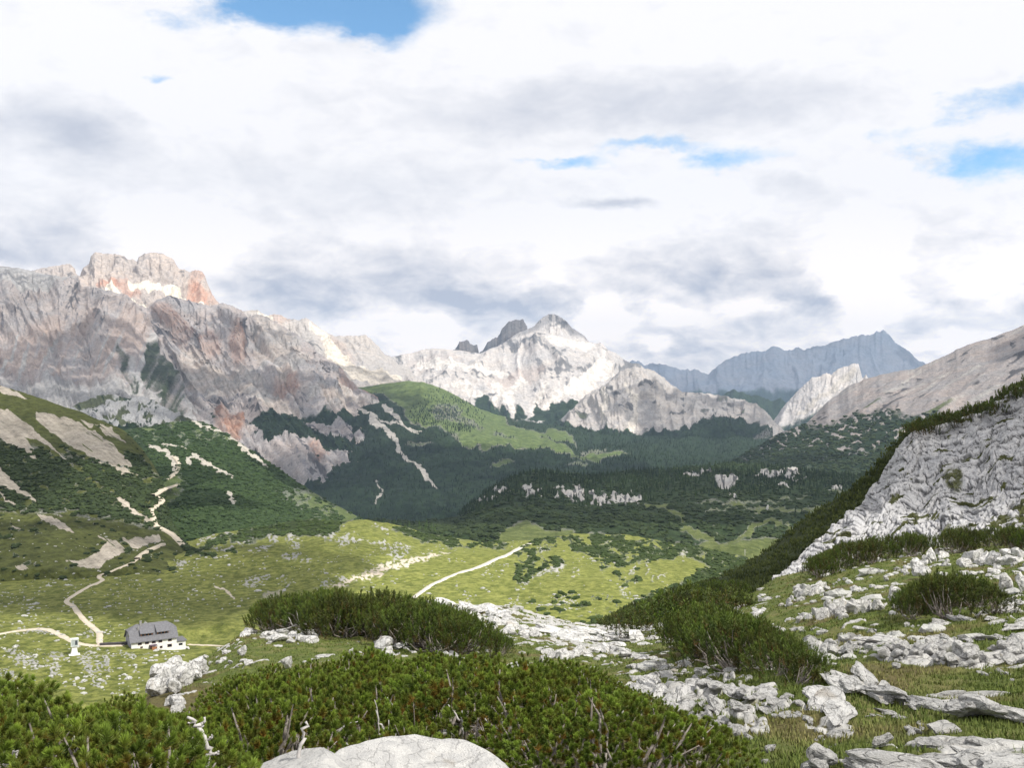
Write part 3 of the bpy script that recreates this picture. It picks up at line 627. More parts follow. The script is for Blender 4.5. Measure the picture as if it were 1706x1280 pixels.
    gr = np.maximum.reduce([ell(wx, wy, 150, 668, 40, 8, -10), .8 * ell(wx, wy, 330, 700, 40, 10)])
    s.cover[..., 0] = np.maximum(gr, sstep(fbm(wx / 22, wy / 12, 3.0, 3, seed=4), .05, .3) * .9)
    s.cover[..., 1] = np.maximum(sstep(fbm(wx / 12, wy / 6, 8.0, 3, seed=9), .15, .35) * .7, sstep(wy, 702, 712) * .8)
    s.build(terrain_mat('karst_rock', 2200, ((0.38, .38, .385), (.44, .435, .43), (.17, .17, .175)), ((.075, .085, .045), (.085, .10, .05)), WOOD, SCREE, RED), name='hill', label='hummocky grey rock mounds at the foot of the left massif')
NEARGRASS = ((0.085, 0.115, 0.030), (0.135, 0.16, 0.050))
def near_land():
    # -- wooded plateau with crags in the valley
    s = Sheet('plateau', [R((380, 890, 1500), (480, 878, 1500), (560, 866, 1500), (640, 866, 1550), (700, 868, 1600), (760, 862, 1700), (775, 850, 1750), (790, 836, 1800), (810, 818, 1800), (830, 806, 1800), (850, 796, 1800), (870, 789, 1800), (895, 785, 1800), (920, 784, 1800), (945, 788, 1800), (980, 792, 1800), (1010, 792, 1800), (1040, 786, 1800), (1080, 783, 1850),
        (1130, 782, 1900), (1180, 776, 1950), (1220, 770, 2000), (1260, 774, 1950), (1300, 776, 1900), (1345, 782, 1850), (1400, 792, 1800), (1500, 800, 1700), (1600, 820, 1600)),
        R((380, 895, 1400), (760, 868, 1450), (860, 818, 1550), (1000, 815, 1600), (1200, 800, 1700), (1400, 810, 1600), (1600, 830, 1500)),
        R((380, 900, 1300), (760, 875, 1250), (840, 840, 1350), (1000, 842, 1350), (1200, 826, 1400), (1400, 836, 1350), (1600, 850, 1300)),
        R((380, 920, 950), (760, 893, 950), (1000, 895, 950), (1200, 905, 900), (1400, 900, 950), (1600, 910, 900)), R((380, 960, 820), (1000, 945, 800), (1600, 960, 780))], 380, 1600, du=1.5, dv=1.3, back=(1.08, 50), jag=2.0, jagl=24, seed=71)
    k = s.D / F
    wx, wy = warped(s, 12, 30, 71)
    crag = np.maximum.reduce([poly(wx, wy, [(785, 835), (840, 815), (900, 818), (960, 815), (1070, 822), (1070, 838), (1040, 842), (985, 838), (930, 838), (860, 832), (800, 845)], 5) * sstep(fbm(wx / 16, wy / 9, 2.0, 4, seed=3), -.08, .18),
        poly(wx, wy, [(1250, 782), (1330, 786), (1345, 800), (1300, 798), (1262, 792)], 4) * sstep(fbm(wx / 14, wy / 8, 4.0, 3, seed=3), -.2, .1), ell(wx, wy, 1208, 804, 18, 8, 10), .9 * ell(wx, wy, 1160, 790, 22, 4, -5), .8 * ell(wx, wy, 1220, 826, 10, 5), .8 * ell(wx, wy, 1305, 815, 12, 4),
        .9 * ell(wx, wy, 1055, 833, 16, 5, -5), .6 * ell(wx, wy, 1390, 815, 14, 5)])
    crag = sstep(crag + .9 * fbm(s.px / 7, s.py / 9, 3.0, 4, seed=77), .45, .7)
    s.displace((fbm(s.px / 80, s.py / 30, 0, 5, seed=71) * 12 + ridged(s.px / 24, s.py / 14, 0, 4, seed=75) * 7 * (.25 + crag)) * k * (.2 + .8 * sstep(s.t, 0, .4)))
    gr = np.maximum.reduce([.95 * stroke(wx, wy, [(1075, 842), (1110, 848), (1135, 862), (1138, 880), (1165, 893), (1190, 905)], 7, 10), .9 * poly(wx, wy, [(845, 880), (870, 868), (885, 880), (960, 890), (1100, 900), (1200, 905), (1300, 895), (1320, 940), (800, 940), (820, 905)], 8),
        .8 * poly(wx, wy, [(1150, 838), (1230, 832), (1290, 835), (1360, 815), (1420, 820), (1330, 836), (1260, 845), (1200, 850)], 6) * sstep(fbm(wx / 26, wy / 8, 1.0, 3, seed=8), -.15, .15), .8 * stroke(wx, wy, [(1205, 910), (1240, 890), (1270, 872), (1300, 870)], 8, 12), .7 * stroke(wx, wy, [(1240, 845), (1300, 850), (1370, 855)], 5, 8), .6 * stroke(wx, wy, [(1180, 850), (1215, 848)], 5)])
    gr = np.maximum(gr, sstep(fbm(wx / 34, wy / 10, 6.0, 4, seed=5), .16, .34) * .8 * sstep(wy, 838, 850) * sstep(wx, 1050, 1150))
    s.cover[..., 0] = gr * (1 - crag)
    s.cover[..., 1] = (1 - gr) * (1 - crag)
    s.cover[..., 2] = 0
    s.cb[..., 1] = sstep(fbm(s.px / 5, s.py / 9, 6.0, 4, seed=78), .02, .2) * crag
    s.cb[..., 2] = .5
    s.build(terrain_mat('plateau_ground', 1400, ((.42, .41, .40), (.48, .45, .42), (.17, .17, .17)), ((.085, .11, .032), (.12, .14, .05)), ((0.022, .037, .014), (.032, .052, .019)), SCREE, RED), name='hill', label='wooded valley plateau with low grey crags')
    # -- green spur behind the near left slope
    s = Sheet('green_spur', [R((160, 745, 1700), (190, 724, 1700), (215, 714, 1700), (240, 712, 1650), (262, 708, 1650), (290, 702, 1600), (315, 701, 1600), (338, 703, 1600), (360, 712, 1560), (385, 728, 1520), (405, 742, 1500), (425, 756, 1480), (450, 772, 1450), (475, 788, 1430), (500, 806, 1400), (520, 819, 1380), (545, 834, 1350), (565, 845, 1320), (590, 858, 1300), (620, 872, 1280), (700, 905, 1250)),
        R((160, 770, 1450), (250, 745, 1400), (340, 745, 1350), (420, 790, 1280), (500, 838, 1200), (580, 866, 1150), (700, 915, 1100)),
        R((160, 820, 1100), (250, 812, 1050), (350, 825, 1020), (450, 858, 980), (580, 880, 960), (700, 925, 950)), R((160, 880, 850), (300, 900, 780), (450, 890, 800), (700, 950, 800)), R((160, 960, 700), (700, 990, 700))], 160, 700, du=1.3, dv=1.3, back=(1.08, 40), jag=1.0, jagl=22, seed=81)
    k = s.D / F
    s.displace((fbm(s.px / 60, s.py / 34, 0, 5, seed=81) * 9 + fbm(s.px / 9, s.py / 6, 0, 3, seed=82) * 1.8) * k * (.15 + .85 * sstep(s.t, 0, .4)))
    wx, wy = warped(s, 6, 14, 81)
    st2 = streaks(s, 35, 40, 5, 98)
    sc = np.maximum.reduce([stroke(wx, wy, [(250, 742), (275, 750), (290, 768), (293, 778)], 6, 14), stroke(wx, wy, [(322, 762), (350, 774), (386, 796)], 8, 5), stroke(wx, wy, [(322, 704), (352, 712), (372, 722)], 5, 4), stroke(wx, wy, [(388, 732), (412, 750), (444, 776)], 9, 5), .8 * stroke(wx, wy, [(270, 738), (310, 748)], 4, 3),
        ell(wx, wy, 382, 828, 5, 10, -30), .9 * ell(wx, wy, 385, 838, 8, 4), .7 * ell(wx, wy, 314, 768, 8, 6), .5 * ell(wx, wy, 425, 757, 4, 3)])
    sc = sstep(sc + .5 * st2, .4, .6)
    gr = np.maximum.reduce([.8 * sstep(fbm(wx / 24, wy / 7, 2.0, 3, seed=5), .0, .25) * sstep(-wy, -752, -735), .9 * poly(wx, wy, [(240, 800), (300, 790), (310, 800), (296, 835), (262, 860), (238, 850)], 8), .75 * sstep(wx - wy * 1.5, -820, -730) * sstep(wy, 800, 830)])
    gr = gr * (1 - .6 * sstep(fbm(wx / 12, wy / 8, 8.0, 3, seed=6), 0, .2))
    s.cover[..., 0] = gr; s.cover[..., 1] = (1 - gr) * (1 - sc); s.cover[..., 2] = sc * 1.1
    s.cover[..., 0] *= (1 - sc)
    s.build(terrain_mat('green_spur_ground', 1200, NEAR, ((.075, .105, .032), (.10, .13, .042)), ((0.024, .045, .014), (.034, .058, .018)), ((.40, .37, .32), (.46, .43, .37)), RED), name='hill', label='dark green scrubby spur crossed by the zigzag track')
    # -- near left slope
    s = Sheet('left_slope', [R((-260, 560, 1000), (-100, 604, 980), (0, 642, 960), (30, 652, 950), (60, 662, 940), (85, 670, 930), (110, 679, 920), (135, 686, 910), (155, 696, 900), (185, 708, 900), (205, 716, 900), (222, 732, 880), (240, 752, 860), (256, 775, 840), (268, 800, 800), (272, 830, 760), (278, 860, 700), (292, 890, 640), (310, 912, 600), (360, 935, 560)),
        R((-260, 700, 780), (0, 745, 780), (150, 775, 760), (220, 800, 740), (268, 850, 690), (310, 922, 590), (360, 942, 550)),
        R((-260, 830, 640), (0, 850, 640), (120, 860, 620), (220, 890, 600), (300, 930, 560), (360, 950, 530)),
        R((-260, 930, 520), (0, 945, 505), (120, 950, 500), (220, 950, 510), (360, 965, 500)), R((-260, 1010, 490), (360, 1010, 490))], -260, 360, du=1.2, dv=1.2, back=(1.06, 30), jag=.8, jagl=26, seed=91)
    k = s.D / F
    st = streaks(s, 38, 120, 14, 91)
    s.displace((fbm(s.px / 80, s.py / 50, 0, 4, seed=91) * 8 + st * 4 + fbm(s.px / 7, s.py / 5, 0, 3, seed=92) * 1.2) * k * (.1 + .9 * sstep(s.t, 0, .3)))
    wx = s.px + 5 * fbm(s.px / 16, s.py / 16, 0, 4, seed=93) + 3 * st; wy = s.py + 6 * fbm(s.px / 14, s.py / 14, 4.0, 4, seed=94) - 3 * st
    P_ = lambda *p: poly(wx, wy, list(p), 4)
    sc = np.maximum.reduce([P_((60, 688), (82, 690), (125, 698), (150, 715), (185, 740), (210, 765), (224, 782), (196, 776), (232, 796), (205, 794), (180, 782), (150, 760), (125, 745), (100, 730), (76, 715), (58, 700)),
        P_((-200, 640), (-60, 662), (0, 683), (25, 690), (50, 712), (75, 735), (100, 758), (115, 768), (88, 752), (60, 735), (40, 730), (60, 750), (35, 738), (0, 720), (-100, 700), (-200, 680)), P_((0, 700), (30, 728), (50, 748), (68, 775), (40, 755), (10, 735), (0, 728)),
        P_((-80, 760), (0, 782), (25, 802), (48, 820), (66, 838), (40, 830), (18, 814), (0, 810), (-80, 800)), P_((0, 822), (28, 842), (10, 840)), P_((160, 705), (185, 712), (215, 742), (200, 736), (175, 722)), P_((193, 828), (205, 830), (225, 850), (258, 868), (250, 872), (225, 862), (200, 845)),
        P_((112, 935), (150, 925), (180, 905), (205, 900), (262, 893), (272, 902), (235, 912), (190, 930), (165, 945), (150, 948)), P_((-20, 640), (10, 645), (30, 655), (46, 665), (30, 664), (5, 655)), .9 * P_((135, 700), (160, 706), (155, 712)), P_((60, 855), (100, 870), (130, 890), (100, 882), (70, 868)), .8 * P_((90, 855), (120, 868), (100, 864)),
        .9 * P_((26, 942), (36, 937), (54, 946), (30, 950)), .6 * P_((0, 870), (40, 880), (60, 892), (20, 885)), .7 * stroke(wx, wy, [(165, 895), (195, 910)], 5), P_((250, 740), (272, 750), (288, 772), (296, 790), (280, 775))])
    st2 = streaks(s, 40, 46, 4.5, 97)
    sc = sstep(sc + .55 * st2 + .25 * st, .42, .60) * (1 - .8 * sstep(st + .4 * st2, .2, .36))
    s.cb[..., 2] = .5 + .5 * np.clip(st2, -.5, .5) * sc
    d1 = np.interp(s.px, [-260, 0, 100, 200, 300], [690, 725, 752, 770, 800]); d2 = np.interp(s.px, [-260, 0, 120, 200, 300], [820, 850, 860, 870, 890])
    band = sstep(wy - d1, -12, 22) * sstep(d2 - wy, -15, 18)
    sn = fbm(s.px / 22, s.py / 11, 1.0, 4, seed=95) + .5 * st
    scrub = np.maximum.reduce([band * sstep(sn, -.34, -.06), .95 * P_((205, 755), (235, 760), (255, 790), (235, 800), (215, 785)), sstep(sn, .30, .42) * sstep(wy, 845, 870) * .9, .9 * P_((100, 740), (130, 760), (165, 775), (130, 772)), .85 * sstep(fbm(s.px / 60, s.py / 60), 0, .3) * sstep(-wy, -690, -680) * 0])
    scrub *= 1 - sc
    s.cover[..., 2] = sc * 1.2
    s.cover[..., 1] = scrub
    s.cover[..., 0] = (1 - scrub) * (1 - sc)
    s.cb[..., 0] = .8 * sstep(st, .18, .36) * (1 - band) * sstep(wy, 700, 730) * 0
    s.scrub = scrub
    s.build(terrain_mat('left_slope_ground', 700, NEAR, ((0.062, .072, .020), (.085, .095, .028)), ((0.020, .030, .011), (.032, .046, .015)), ((.34, .305, .25), (.41, .365, .305)), RED), name='hill', label='near grassy slope at the left with pale scree strips')
    # -- meadow basin with the hut
    crest = [(-260, 915), (0, 915), (200, 912), (270, 908), (300, 905), (320, 901), (340, 896), (360, 890), (380, 886), (405, 882), (430, 879), (460, 874), (490, 868), (520, 864), (545, 866), (570, 868), (600, 866), (620, 868), (650, 873), (680, 880), (700, 886), (730, 892), (760, 896), (800, 904), (830, 904), (850, 903), (880, 901), (905, 896), (930, 893),
        (960, 890), (1000, 890), (1040, 892), (1080, 898), (1110, 904), (1140, 908), (1180, 915), (1220, 924), (1260, 932), (1330, 950), (1420, 980)]
    s = Sheet('meadow', [[(a, b, 690) for a, b in crest], R((-260, 950, 560), (200, 935, 560), (300, 925, 560), (540, 905, 560), (700, 925, 550), (850, 928, 560), (1000, 925, 570), (1150, 945, 540), (1420, 1000, 520)),
        R((-260, 1000, 450), (300, 985, 460), (600, 975, 460), (850, 985, 450), (1000, 990, 430), (1150, 1000, 430), (1420, 1060, 420)), R((-260, 1075, 354), (300, 1075, 354), (600, 1060, 370), (850, 1050, 370), (1000, 1060, 360), (1420, 1120, 340)),
        R((-260, 1160, 290), (400, 1160, 290), (1420, 1200, 270)), R((-260, 1300, 225), (1420, 1330, 215))], -260, 1420, du=1.5, dv=1.1, back=(1.1, 30), jag=1.4, jagl=40, seed=101)
    k = s.D / F
    wx, wy = warped(s, 8, 18, 101)
    hut = 1 - np.maximum(ell(s.px, s.py, 250, 1075, 130, 34, 0, .5), ell(s.px, s.py, 125, 1082, 50, 26, 0, .5))
    karst = np.maximum.reduce([P for P in [stroke(wx, wy, [(330, 905), (350, 897), (388, 888)], 8, 5), stroke(wx, wy, [(360, 917), (400, 908), (450, 885)], 7, 5), ell(wx, wy, 435, 915, 22, 7, -18), ell(wx, wy, 300, 938, 12, 6, -20), .9 * ell(wx, wy, 455, 897, 14, 7), ell(wx, wy, 490, 905, 14, 14), .9 * ell(wx, wy, 485, 930, 16, 7), .9 * ell(wx, wy, 515, 935, 10, 5),
        ell(wx, wy, 545, 893, 16, 7), ell(wx, wy, 580, 902, 24, 8), ell(wx, wy, 620, 905, 14, 4), .9 * ell(wx, wy, 655, 912, 34, 7, 5), .85 * ell(wx, wy, 660, 925, 20, 6, -10), .9 * ell(wx, wy, 425, 968, 26, 7, -15), .9 * ell(wx, wy, 475, 970, 10, 12, -40), ell(wx, wy, 545, 973, 18, 4, -20), .9 * ell(wx, wy, 570, 965, 12, 4), .8 * ell(wx, wy, 635, 880, 20, 5, 8),
        ell(wx, wy, 40, 1100, 30, 12, 25), ell(wx, wy, 90, 1110, 16, 12, 50), ell(wx, wy, 150, 1105, 20, 18, 20), ell(wx, wy, 178, 1105, 8, 22, -15), .8 * ell(wx, wy, 20, 1130, 26, 10, 20), .9 * ell(wx, wy, 165, 1135, 12, 8), .8 * ell(wx, wy, 55, 1052, 36, 5, -3), .8 * ell(wx, wy, 148, 1058, 12, 8), .7 * ell(wx, wy, 90, 1095, 20, 7), .7 * ell(wx, wy, 200, 1090, 60, 4),
        .9 * ell(wx, wy, 900, 955, 24, 7, -38), .85 * ell(wx, wy, 930, 945, 16, 8, -25), .8 * ell(wx, wy, 880, 970, 18, 5, -30), .8 * ell(wx, wy, 960, 955, 8, 10), .8 * ell(wx, wy, 1020, 904, 16, 4), .8 * ell(wx, wy, 905, 918, 16, 5), .8 * ell(wx, wy, 1080, 945, 3, 14, 10), .7 * ell(wx, wy, 1055, 950, 3, 12, 10), .7 * ell(wx, wy, 1140, 922, 8, 8),
        .7 * ell(wx, wy, 1040, 985, 12, 14), .7 * ell(wx, wy, 950, 1000, 20, 6, 10), .7 * ell(wx, wy, 1100, 965, 16, 5, -20), .6 * ell(wx, wy, 860, 1000, 4, 14, 20)]])
    kn = fbm(s.px / 5, s.py / 3, 2.0, 3, seed=104)
    karst = karst * sstep(kn, -.12, .16)
    spots = sstep(pnoise(s.px / 4.5, s.py / 2.6, 9.0, 5), .42, .56) * sstep(fbm(s.px / 70, s.py / 30, 3.0, 3, seed=6), -.3, .25)
    spots *= np.maximum.reduce([sstep(-s.px, -420, -300) * sstep(-s.py, -1062, -1040), .7 * ell(s.px, s.py, 500, 930, 220, 50), .5 * ell(s.px, s.py, 960, 980, 160, 50), .9 * ell(s.px, s.py, 80, 1110, 150, 30)]) * (1 - .9 * poly(s.px, s.py, [(300, 1075), (300, 1030), (440, 1000), (900, 900), (690, 1010), (440, 1075)], 8))
    s.displace((fbm(s.px / 120, s.py / 40, 0, 3, seed=101) * 5 + fbm(s.px / 24, s.py / 10, 0, 4, seed=102) * 3.0 + (karst + .6 * spots) * (1.2 + 2.0 * kn)) * k * (.1 + .9 * sstep(s.t, 0, .4)) * (.12 + .88 * hut))
    hx, hy = s.V[..., 0] + 134.0, s.V[..., 1] - 354.0
    hu = hx * math.cos(math.radians(32)) + hy * math.sin(math.radians(32)); hv = -hx * math.sin(math.radians(32)) + hy * math.cos(math.radians(32))
    s.V[..., 2] -= 2.5 * sstep(hu, -2, 16) * sstep(-hu, -46, -22) * sstep(hv, -22, -6) * sstep(-hv, -16, -7)
    sc = np.maximum.reduce([.95 * poly(wx, wy, [(520, 985), (560, 975), (600, 955), (640, 938), (700, 925), (760, 917), (720, 932), (660, 950), (600, 968), (560, 985)], 6) * sstep(kn, -.35, .1), .8 * stroke(wx, wy, [(355, 975), (375, 985), (390, 998)], 4, 6), .55 * ell(wx, wy, 455, 990, 24, 8, -20), .6 * stroke(wx, wy, [(112, 935), (140, 945), (160, 960)], 4),
        .5 * stroke(wx, wy, [(0, 1044), (60, 1034), (100, 1030)], 3, 5) * sstep(kn, -.1, .2), .6 * stroke(wx, wy, [(230, 935), (262, 942), (250, 935)], 4), .7 * ell(wx, wy, 225, 915, 40, 5, -18)])
    scn = fbm(wx / 20, wy / 7, 7.0, 4, seed=106)
    scrub = np.maximum.reduce([.95 * poly(wx, wy, [(380, 888), (430, 876), (520, 862), (590, 866), (565, 880), (545, 900), (510, 890), (450, 893), (415, 905), (380, 905)], 5), .9 * stroke(wx, wy, [(312, 925), (345, 910), (372, 898)], 7, 12), .9 * ell(wx, wy, 348, 926, 12, 4), .8 * ell(wx, wy, 386, 917, 8, 3), .9 * ell(wx, wy, 668, 880, 12, 4), .8 * ell(wx, wy, 700, 893, 50, 7, 8),
        poly(wx, wy, [(862, 915), (900, 893), (930, 895), (925, 912), (895, 925), (940, 930), (930, 950), (900, 955), (870, 985), (855, 965), (858, 935)], 4) * sstep(scn, -.2, .1), poly(wx, wy, [(930, 895), (1000, 888), (1110, 905), (1150, 915), (1110, 935), (1060, 935), (1000, 950), (990, 930), (960, 920)], 5) * sstep(scn, -.25, 0), .9 * poly(wx, wy, [(1100, 900), (1420, 920), (1420, 1100), (1000, 1100), (1060, 1000), (1130, 975), (1180, 945)], 8) * sstep(scn, -.4, -.15),
        .9 * ell(wx, wy, 1010, 1030, 50, 16) * sstep(scn, 0, .2), .8 * ell(wx, wy, 1050, 960, 50, 16) * sstep(scn, .05, .25), .8 * sstep(scn, .1, .3) * ell(wx, wy, 960, 1010, 90, 26), .8 * sstep(wy - np.interp(s.px, [300, 560, 700, 850], [0, 0, 905, 915]) * 1.0, 9, -2) * (s.px > 640) * sstep(scn, -.2, .1) * sstep(-s.px, -860, -830)])
    spots = spots * (1 - scrub); karst = karst * (1 - .7 * scrub)
    open_ = np.clip(1 - karst - spots, 0, 1)
    s.cover[..., 0] = (1 - scrub) * open_ * (1 - sc)
    s.cover[..., 1] = scrub * (1 - karst)
    s.cover[..., 2] = np.maximum(sc, 0)
    s.cb[..., 2] = .5 + .13 * ell(s.px, s.py, 850, 965, 330, 85, 0, .4) - .16 * sstep(-s.px, -620, -430) - .06 * sstep(fbm(s.px / 90, s.py / 26, 4.0, 3, seed=88), 0, .3)  # sunlight on the middle and shade on the left put into the grass tone
    s.scrub = scrub
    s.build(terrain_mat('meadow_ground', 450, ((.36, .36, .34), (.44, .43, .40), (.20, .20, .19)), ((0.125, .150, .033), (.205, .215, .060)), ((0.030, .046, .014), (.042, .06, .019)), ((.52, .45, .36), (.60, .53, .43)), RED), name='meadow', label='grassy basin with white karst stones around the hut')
    # -- dark pine slope behind the cliff
    s = Sheet('pine_slope', [R((940, 1075, 120), (980, 1052, 120), (1010, 1036, 120), (1040, 1020, 120), (1065, 1010, 120), (1090, 998, 130), (1120, 985, 140), (1150, 978, 150), (1180, 970, 160), (1210, 958, 170), (1240, 942, 175), (1265, 926, 175), (1290, 908, 170), (1315, 888, 165), (1340, 868, 160), (1370, 848, 155), (1400, 828, 150), (1430, 806, 145), (1450, 790, 142), (1465, 772, 140), (1480, 752, 140), (1495, 735, 138), (1510, 718, 136), (1535, 706, 134), (1560, 698, 130),
        (1590, 690, 128), (1615, 684, 125), (1640, 676, 122), (1660, 662, 120), (1680, 650, 120), (1706, 636, 118), (1800, 590, 115), (1960, 510, 110)),
        R((940, 1090, 90), (1040, 1040, 92), (1120, 1010, 105), (1200, 985, 118), (1290, 940, 130), (1340, 900, 132), (1400, 855, 132), (1450, 815, 130), (1480, 785, 128), (1520, 742, 124), (1600, 718, 118), (1706, 690, 110), (1960, 560, 100)),
        R((940, 1130, 70), (1040, 1080, 72), (1150, 1040, 80), (1290, 990, 90), (1400, 900, 110), (1520, 800, 110), (1706, 740, 100), (1960, 620, 95)), R((940, 1200, 62), (1290, 1060, 70), (1706, 900, 90), (1960, 760, 90))], 940, 1960, du=1.6, dv=1.6, back=(1.35, 120), seed=111)
    k = s.D / F
    s.displace(fbm(s.V[..., 0] / 9, s.V[..., 1] / 9, 0, 4, seed=112) * 1.3 * (.3 + .7 * sstep(s.t, 0, .3)))
    s.cover[..., 1] = 1
    s.build(terrain_mat('pine_slope_ground', 130, NEAR, NEARGRASS, ((0.022, .030, .010), (.032, .042, .014)), SCREE, RED, bmp=.6), name='slope', label='steep slope under dwarf pines behind the rock face')
    # -- the rock face
    s = Sheet('rock_face', [R((1270, 990, 66), (1285, 975, 68), (1295, 962, 70), (1310, 948, 74), (1330, 926, 80), (1350, 908, 84), (1370, 893, 88), (1390, 877, 92), (1412, 862, 96), (1432, 845, 100), (1442, 828, 102), (1450, 812, 104), (1462, 795, 106), (1476, 775, 108), (1490, 757, 109), (1500, 742, 110), (1508, 732, 110), (1520, 723, 110), (1545, 713, 110), (1570, 706, 110), (1595, 698, 109), (1618, 692, 108), (1640, 682, 106), (1655, 672, 105),
        (1668, 666, 104), (1685, 654, 103), (1706, 640, 102), (1740, 622, 101), (1800, 592, 100), (1960, 520, 96)),
        R((1270, 993, 65), (1330, 945, 74), (1400, 890, 86), (1450, 850, 92), (1500, 800, 96), (1560, 765, 98), (1640, 740, 96), (1706, 720, 93), (1960, 620, 88)),
        R((1270, 998, 64), (1330, 965, 70), (1400, 925, 78), (1450, 900, 83), (1500, 870, 86), (1560, 850, 87), (1640, 820, 85), (1706, 800, 83), (1960, 720, 78)),
        R((1270, 1005, 62), (1330, 985, 66), (1400, 950, 71), (1500, 918, 74), (1600, 898, 74), (1706, 872, 73), (1960, 820, 70)), R((1270, 1030, 60), (1400, 990, 64), (1706, 930, 64), (1960, 880, 62))], 1270, 1960, du=1.0, dv=1.0, back=(1.12, 60), jag=3.5, jagl=26, seed=121)
    k = s.D / F
    X, Y, Z = s.V[..., 0], s.V[..., 1], s.V[..., 2]
    # strata dip towards the lower left and bend; blocks break along them
    w = fbm(s.px / 90, s.py / 90, 0, 3, seed=121) * 34
    a = math.radians(-26)
    U_ = s.px * math.cos(a) + s.py * math.sin(a) + w * .6; V_ = -s.px * math.sin(a) + s.py * math.cos(a) + w
    wob = fbm(s.px / 14, s.py / 14, 3.0, 4, seed=129)
    f1, f2, cid = worley(U_ / 26 + wob * .35, V_ / 8 + wob * .4, 3)
    g1, g2, cid2 = worley(U_ / 11 + wob * .3, V_ / 4.2 + wob * .35, 6)
    crack = 1 - sstep(f2 - f1, 0, .10); crack2 = 1 - sstep(g2 - g1, 0, .15)
    vein = sstep(ridged(U_ / 44 + wob * .2, V_ / 8 + wob * .25, 2.0, 3, seed=128), .70, .82)
    lay = fbm(U_ / 80, V_ / 9, 1.0, 4, seed=123)
    d = (cid - .5) * 7.5 + (cid2 - .5) * 4.0 - crack * 5.0 - crack2 * 2.6 - vein * 3.0 + lay * 6 + fbm(s.px / 55, s.py / 55, 0, 4, seed=125) * 18 + fbm(s.px / 3.5, s.py / 3.0, 0, 3, seed=126) * 1.3
    gr = np.maximum.reduce([poly(s.px, s.py, [(1700, 892), (1960, 832), (1960, 910), (1270, 1050), (1270, 1010), (1350, 978), (1480, 938), (1600, 912)], 8), .9 * poly(s.px + w * .3, s.py, [(1425, 925), (1500, 892), (1560, 900), (1640, 860), (1720, 825), (1720, 880), (1500, 935)], 12) * sstep(fbm(s.px / 26, s.py / 12, 2.0, 4, seed=9), -.05, .2),
        .9 * sstep(fbm(U_ / 46, V_ / 9, 4.0, 3, seed=7) + .12 * sstep(s.py, 780, 860), .26, .38), .7 * ell(s.px, s.py, 1590, 798, 16, 20, 20)])
    s.displace((d * (1 - .6 * gr)) * k * (.35 + .65 * sstep(s.t, 0, .10)))
    s.cover[..., 0] = gr * (1 - .3 * (cid2 > .8))
    s.cb[..., 1] = np.clip(vein * .9 + crack * .95 + crack2 * .62 + sstep(fbm(U_ / 40, V_ / 14, 6.0, 4, seed=17), .1, .3) * .35, 0, .9)
    s.cb[..., 2] = .46 + .12 * (cid - .5)
    s.build(terrain_mat('rock_face_stone', 60, ((.41, .41, .42), (.48, .475, .48), (.28, .28, .285)), ((0.045, .050, .017), (.07, .075, .028)), WOOD, SCREE, RED, bmp=.8), name='cliff', label='fractured pale grey limestone face rising to the right')
    ground_plain()

def ground_plain():
    n = 60; r = np.concatenate([[0], np.geomspace(300, 26000, 22)])
    th = np.linspace(0, 2 * math.pi, n, endpoint=False)
    V = [(0, 0, -420)]
    for q in r[1:]: V += [(q * math.cos(a), q * math.sin(a), -420 - 0.0 * q) for a in th]
    V = np.array(V); V[:, 2] += 25 * fbm(V[:, 0] / 2500, V[:, 1] / 2500, 0, 3)
    Fc = []
    for i in range(1, len(r) - 1):
        for j in range(n):
            a0 = 1 + (i - 1) * n + j; a1 = 1 + (i - 1) * n + (j + 1) % n
            Fc.append((a0, a1, a1 + n, a0 + n))
    for j in range(0, n, 1): Fc.append((0, 1 + j, 1 + (j + 1) % n, 1 + (j + 1) % n))
    q4 = [f for f in Fc if len(set(f)) == 4]; 
    # the centre is one small ring of quads folded on the middle point
    q4 += [(0, 1 + j, 1 + (j + 1) % n, 1 + (j + 2) % n) for j in range(0, n, 2)]
    me = make_mesh('ground', V, np.array(q4), True)
    o = link('ground', me, plain_mat('far_ground', (0.03, 0.045, 0.02), (0.05, 0.065, 0.03), 0.002)); tag(o, 'wooded ground of the wide valley', None, None, 'structure')

# ------------------------------------------------------------------ foreground hillside
FG_PX = [-260, 0, 250, 400, 600, 850, 1000, 1150, 1290, 1450, 1706, 1960]
FG = [(1.1, [-1.62] * 12), (2.5, [-1.78] * 12), (4.5, [-2.05, -2.05, -2.05, -2.05, -2.0, -2.0, -2.0, -2.0, -2.0, -1.95, -1.9, -1.85]),
      (7, [-2.85, -2.85, -2.85, -2.9, -2.85, -2.75, -2.65, -2.5, -2.35, -2.3, -2.2, -2.1]), (10, [-3.8, -3.75, -3.75, -3.75, -3.6, -3.55, -3.4, -3.15, -2.9, -2.75, -2.6, -2.5]),
      (15, [-6.0, -5.8, -5.3, -5.0, -4.8, -4.8, -4.7, -4.4, -4.0, -3.7, -3.4, -3.2]), (22, [-11, -10.5, -6.7, -6.3, -6.2, -6.3, -6.2, -5.9, -5.4, -4.9, -4.4, -4.1]),
      (32, [-18, -17, -9.9, -8.0, -8.0, -8.2, -8.4, -8.0, -7.2, -6.5, -5.7, -5.2]),
      (45, [-26, -25, -17, -11.5, -9.9, -9.9, -10.9, -10.6, -9.3, -8.2, -7.2, -6.8]),
      (62, [-36, -35, -27, -22, -17, -16, -18, -16, -12.1, -10.4, -9.3, -8.8]), (90, [-46, -45, -40, -34, -28, -27, -30, -32, -30, -22, -19, -17]),
      (150, [-75, -74, -70, -66, -60, -60, -64, -66, -66, -60, -56, -52]), (250, [-118] * 12), (330, [-150] * 12)]
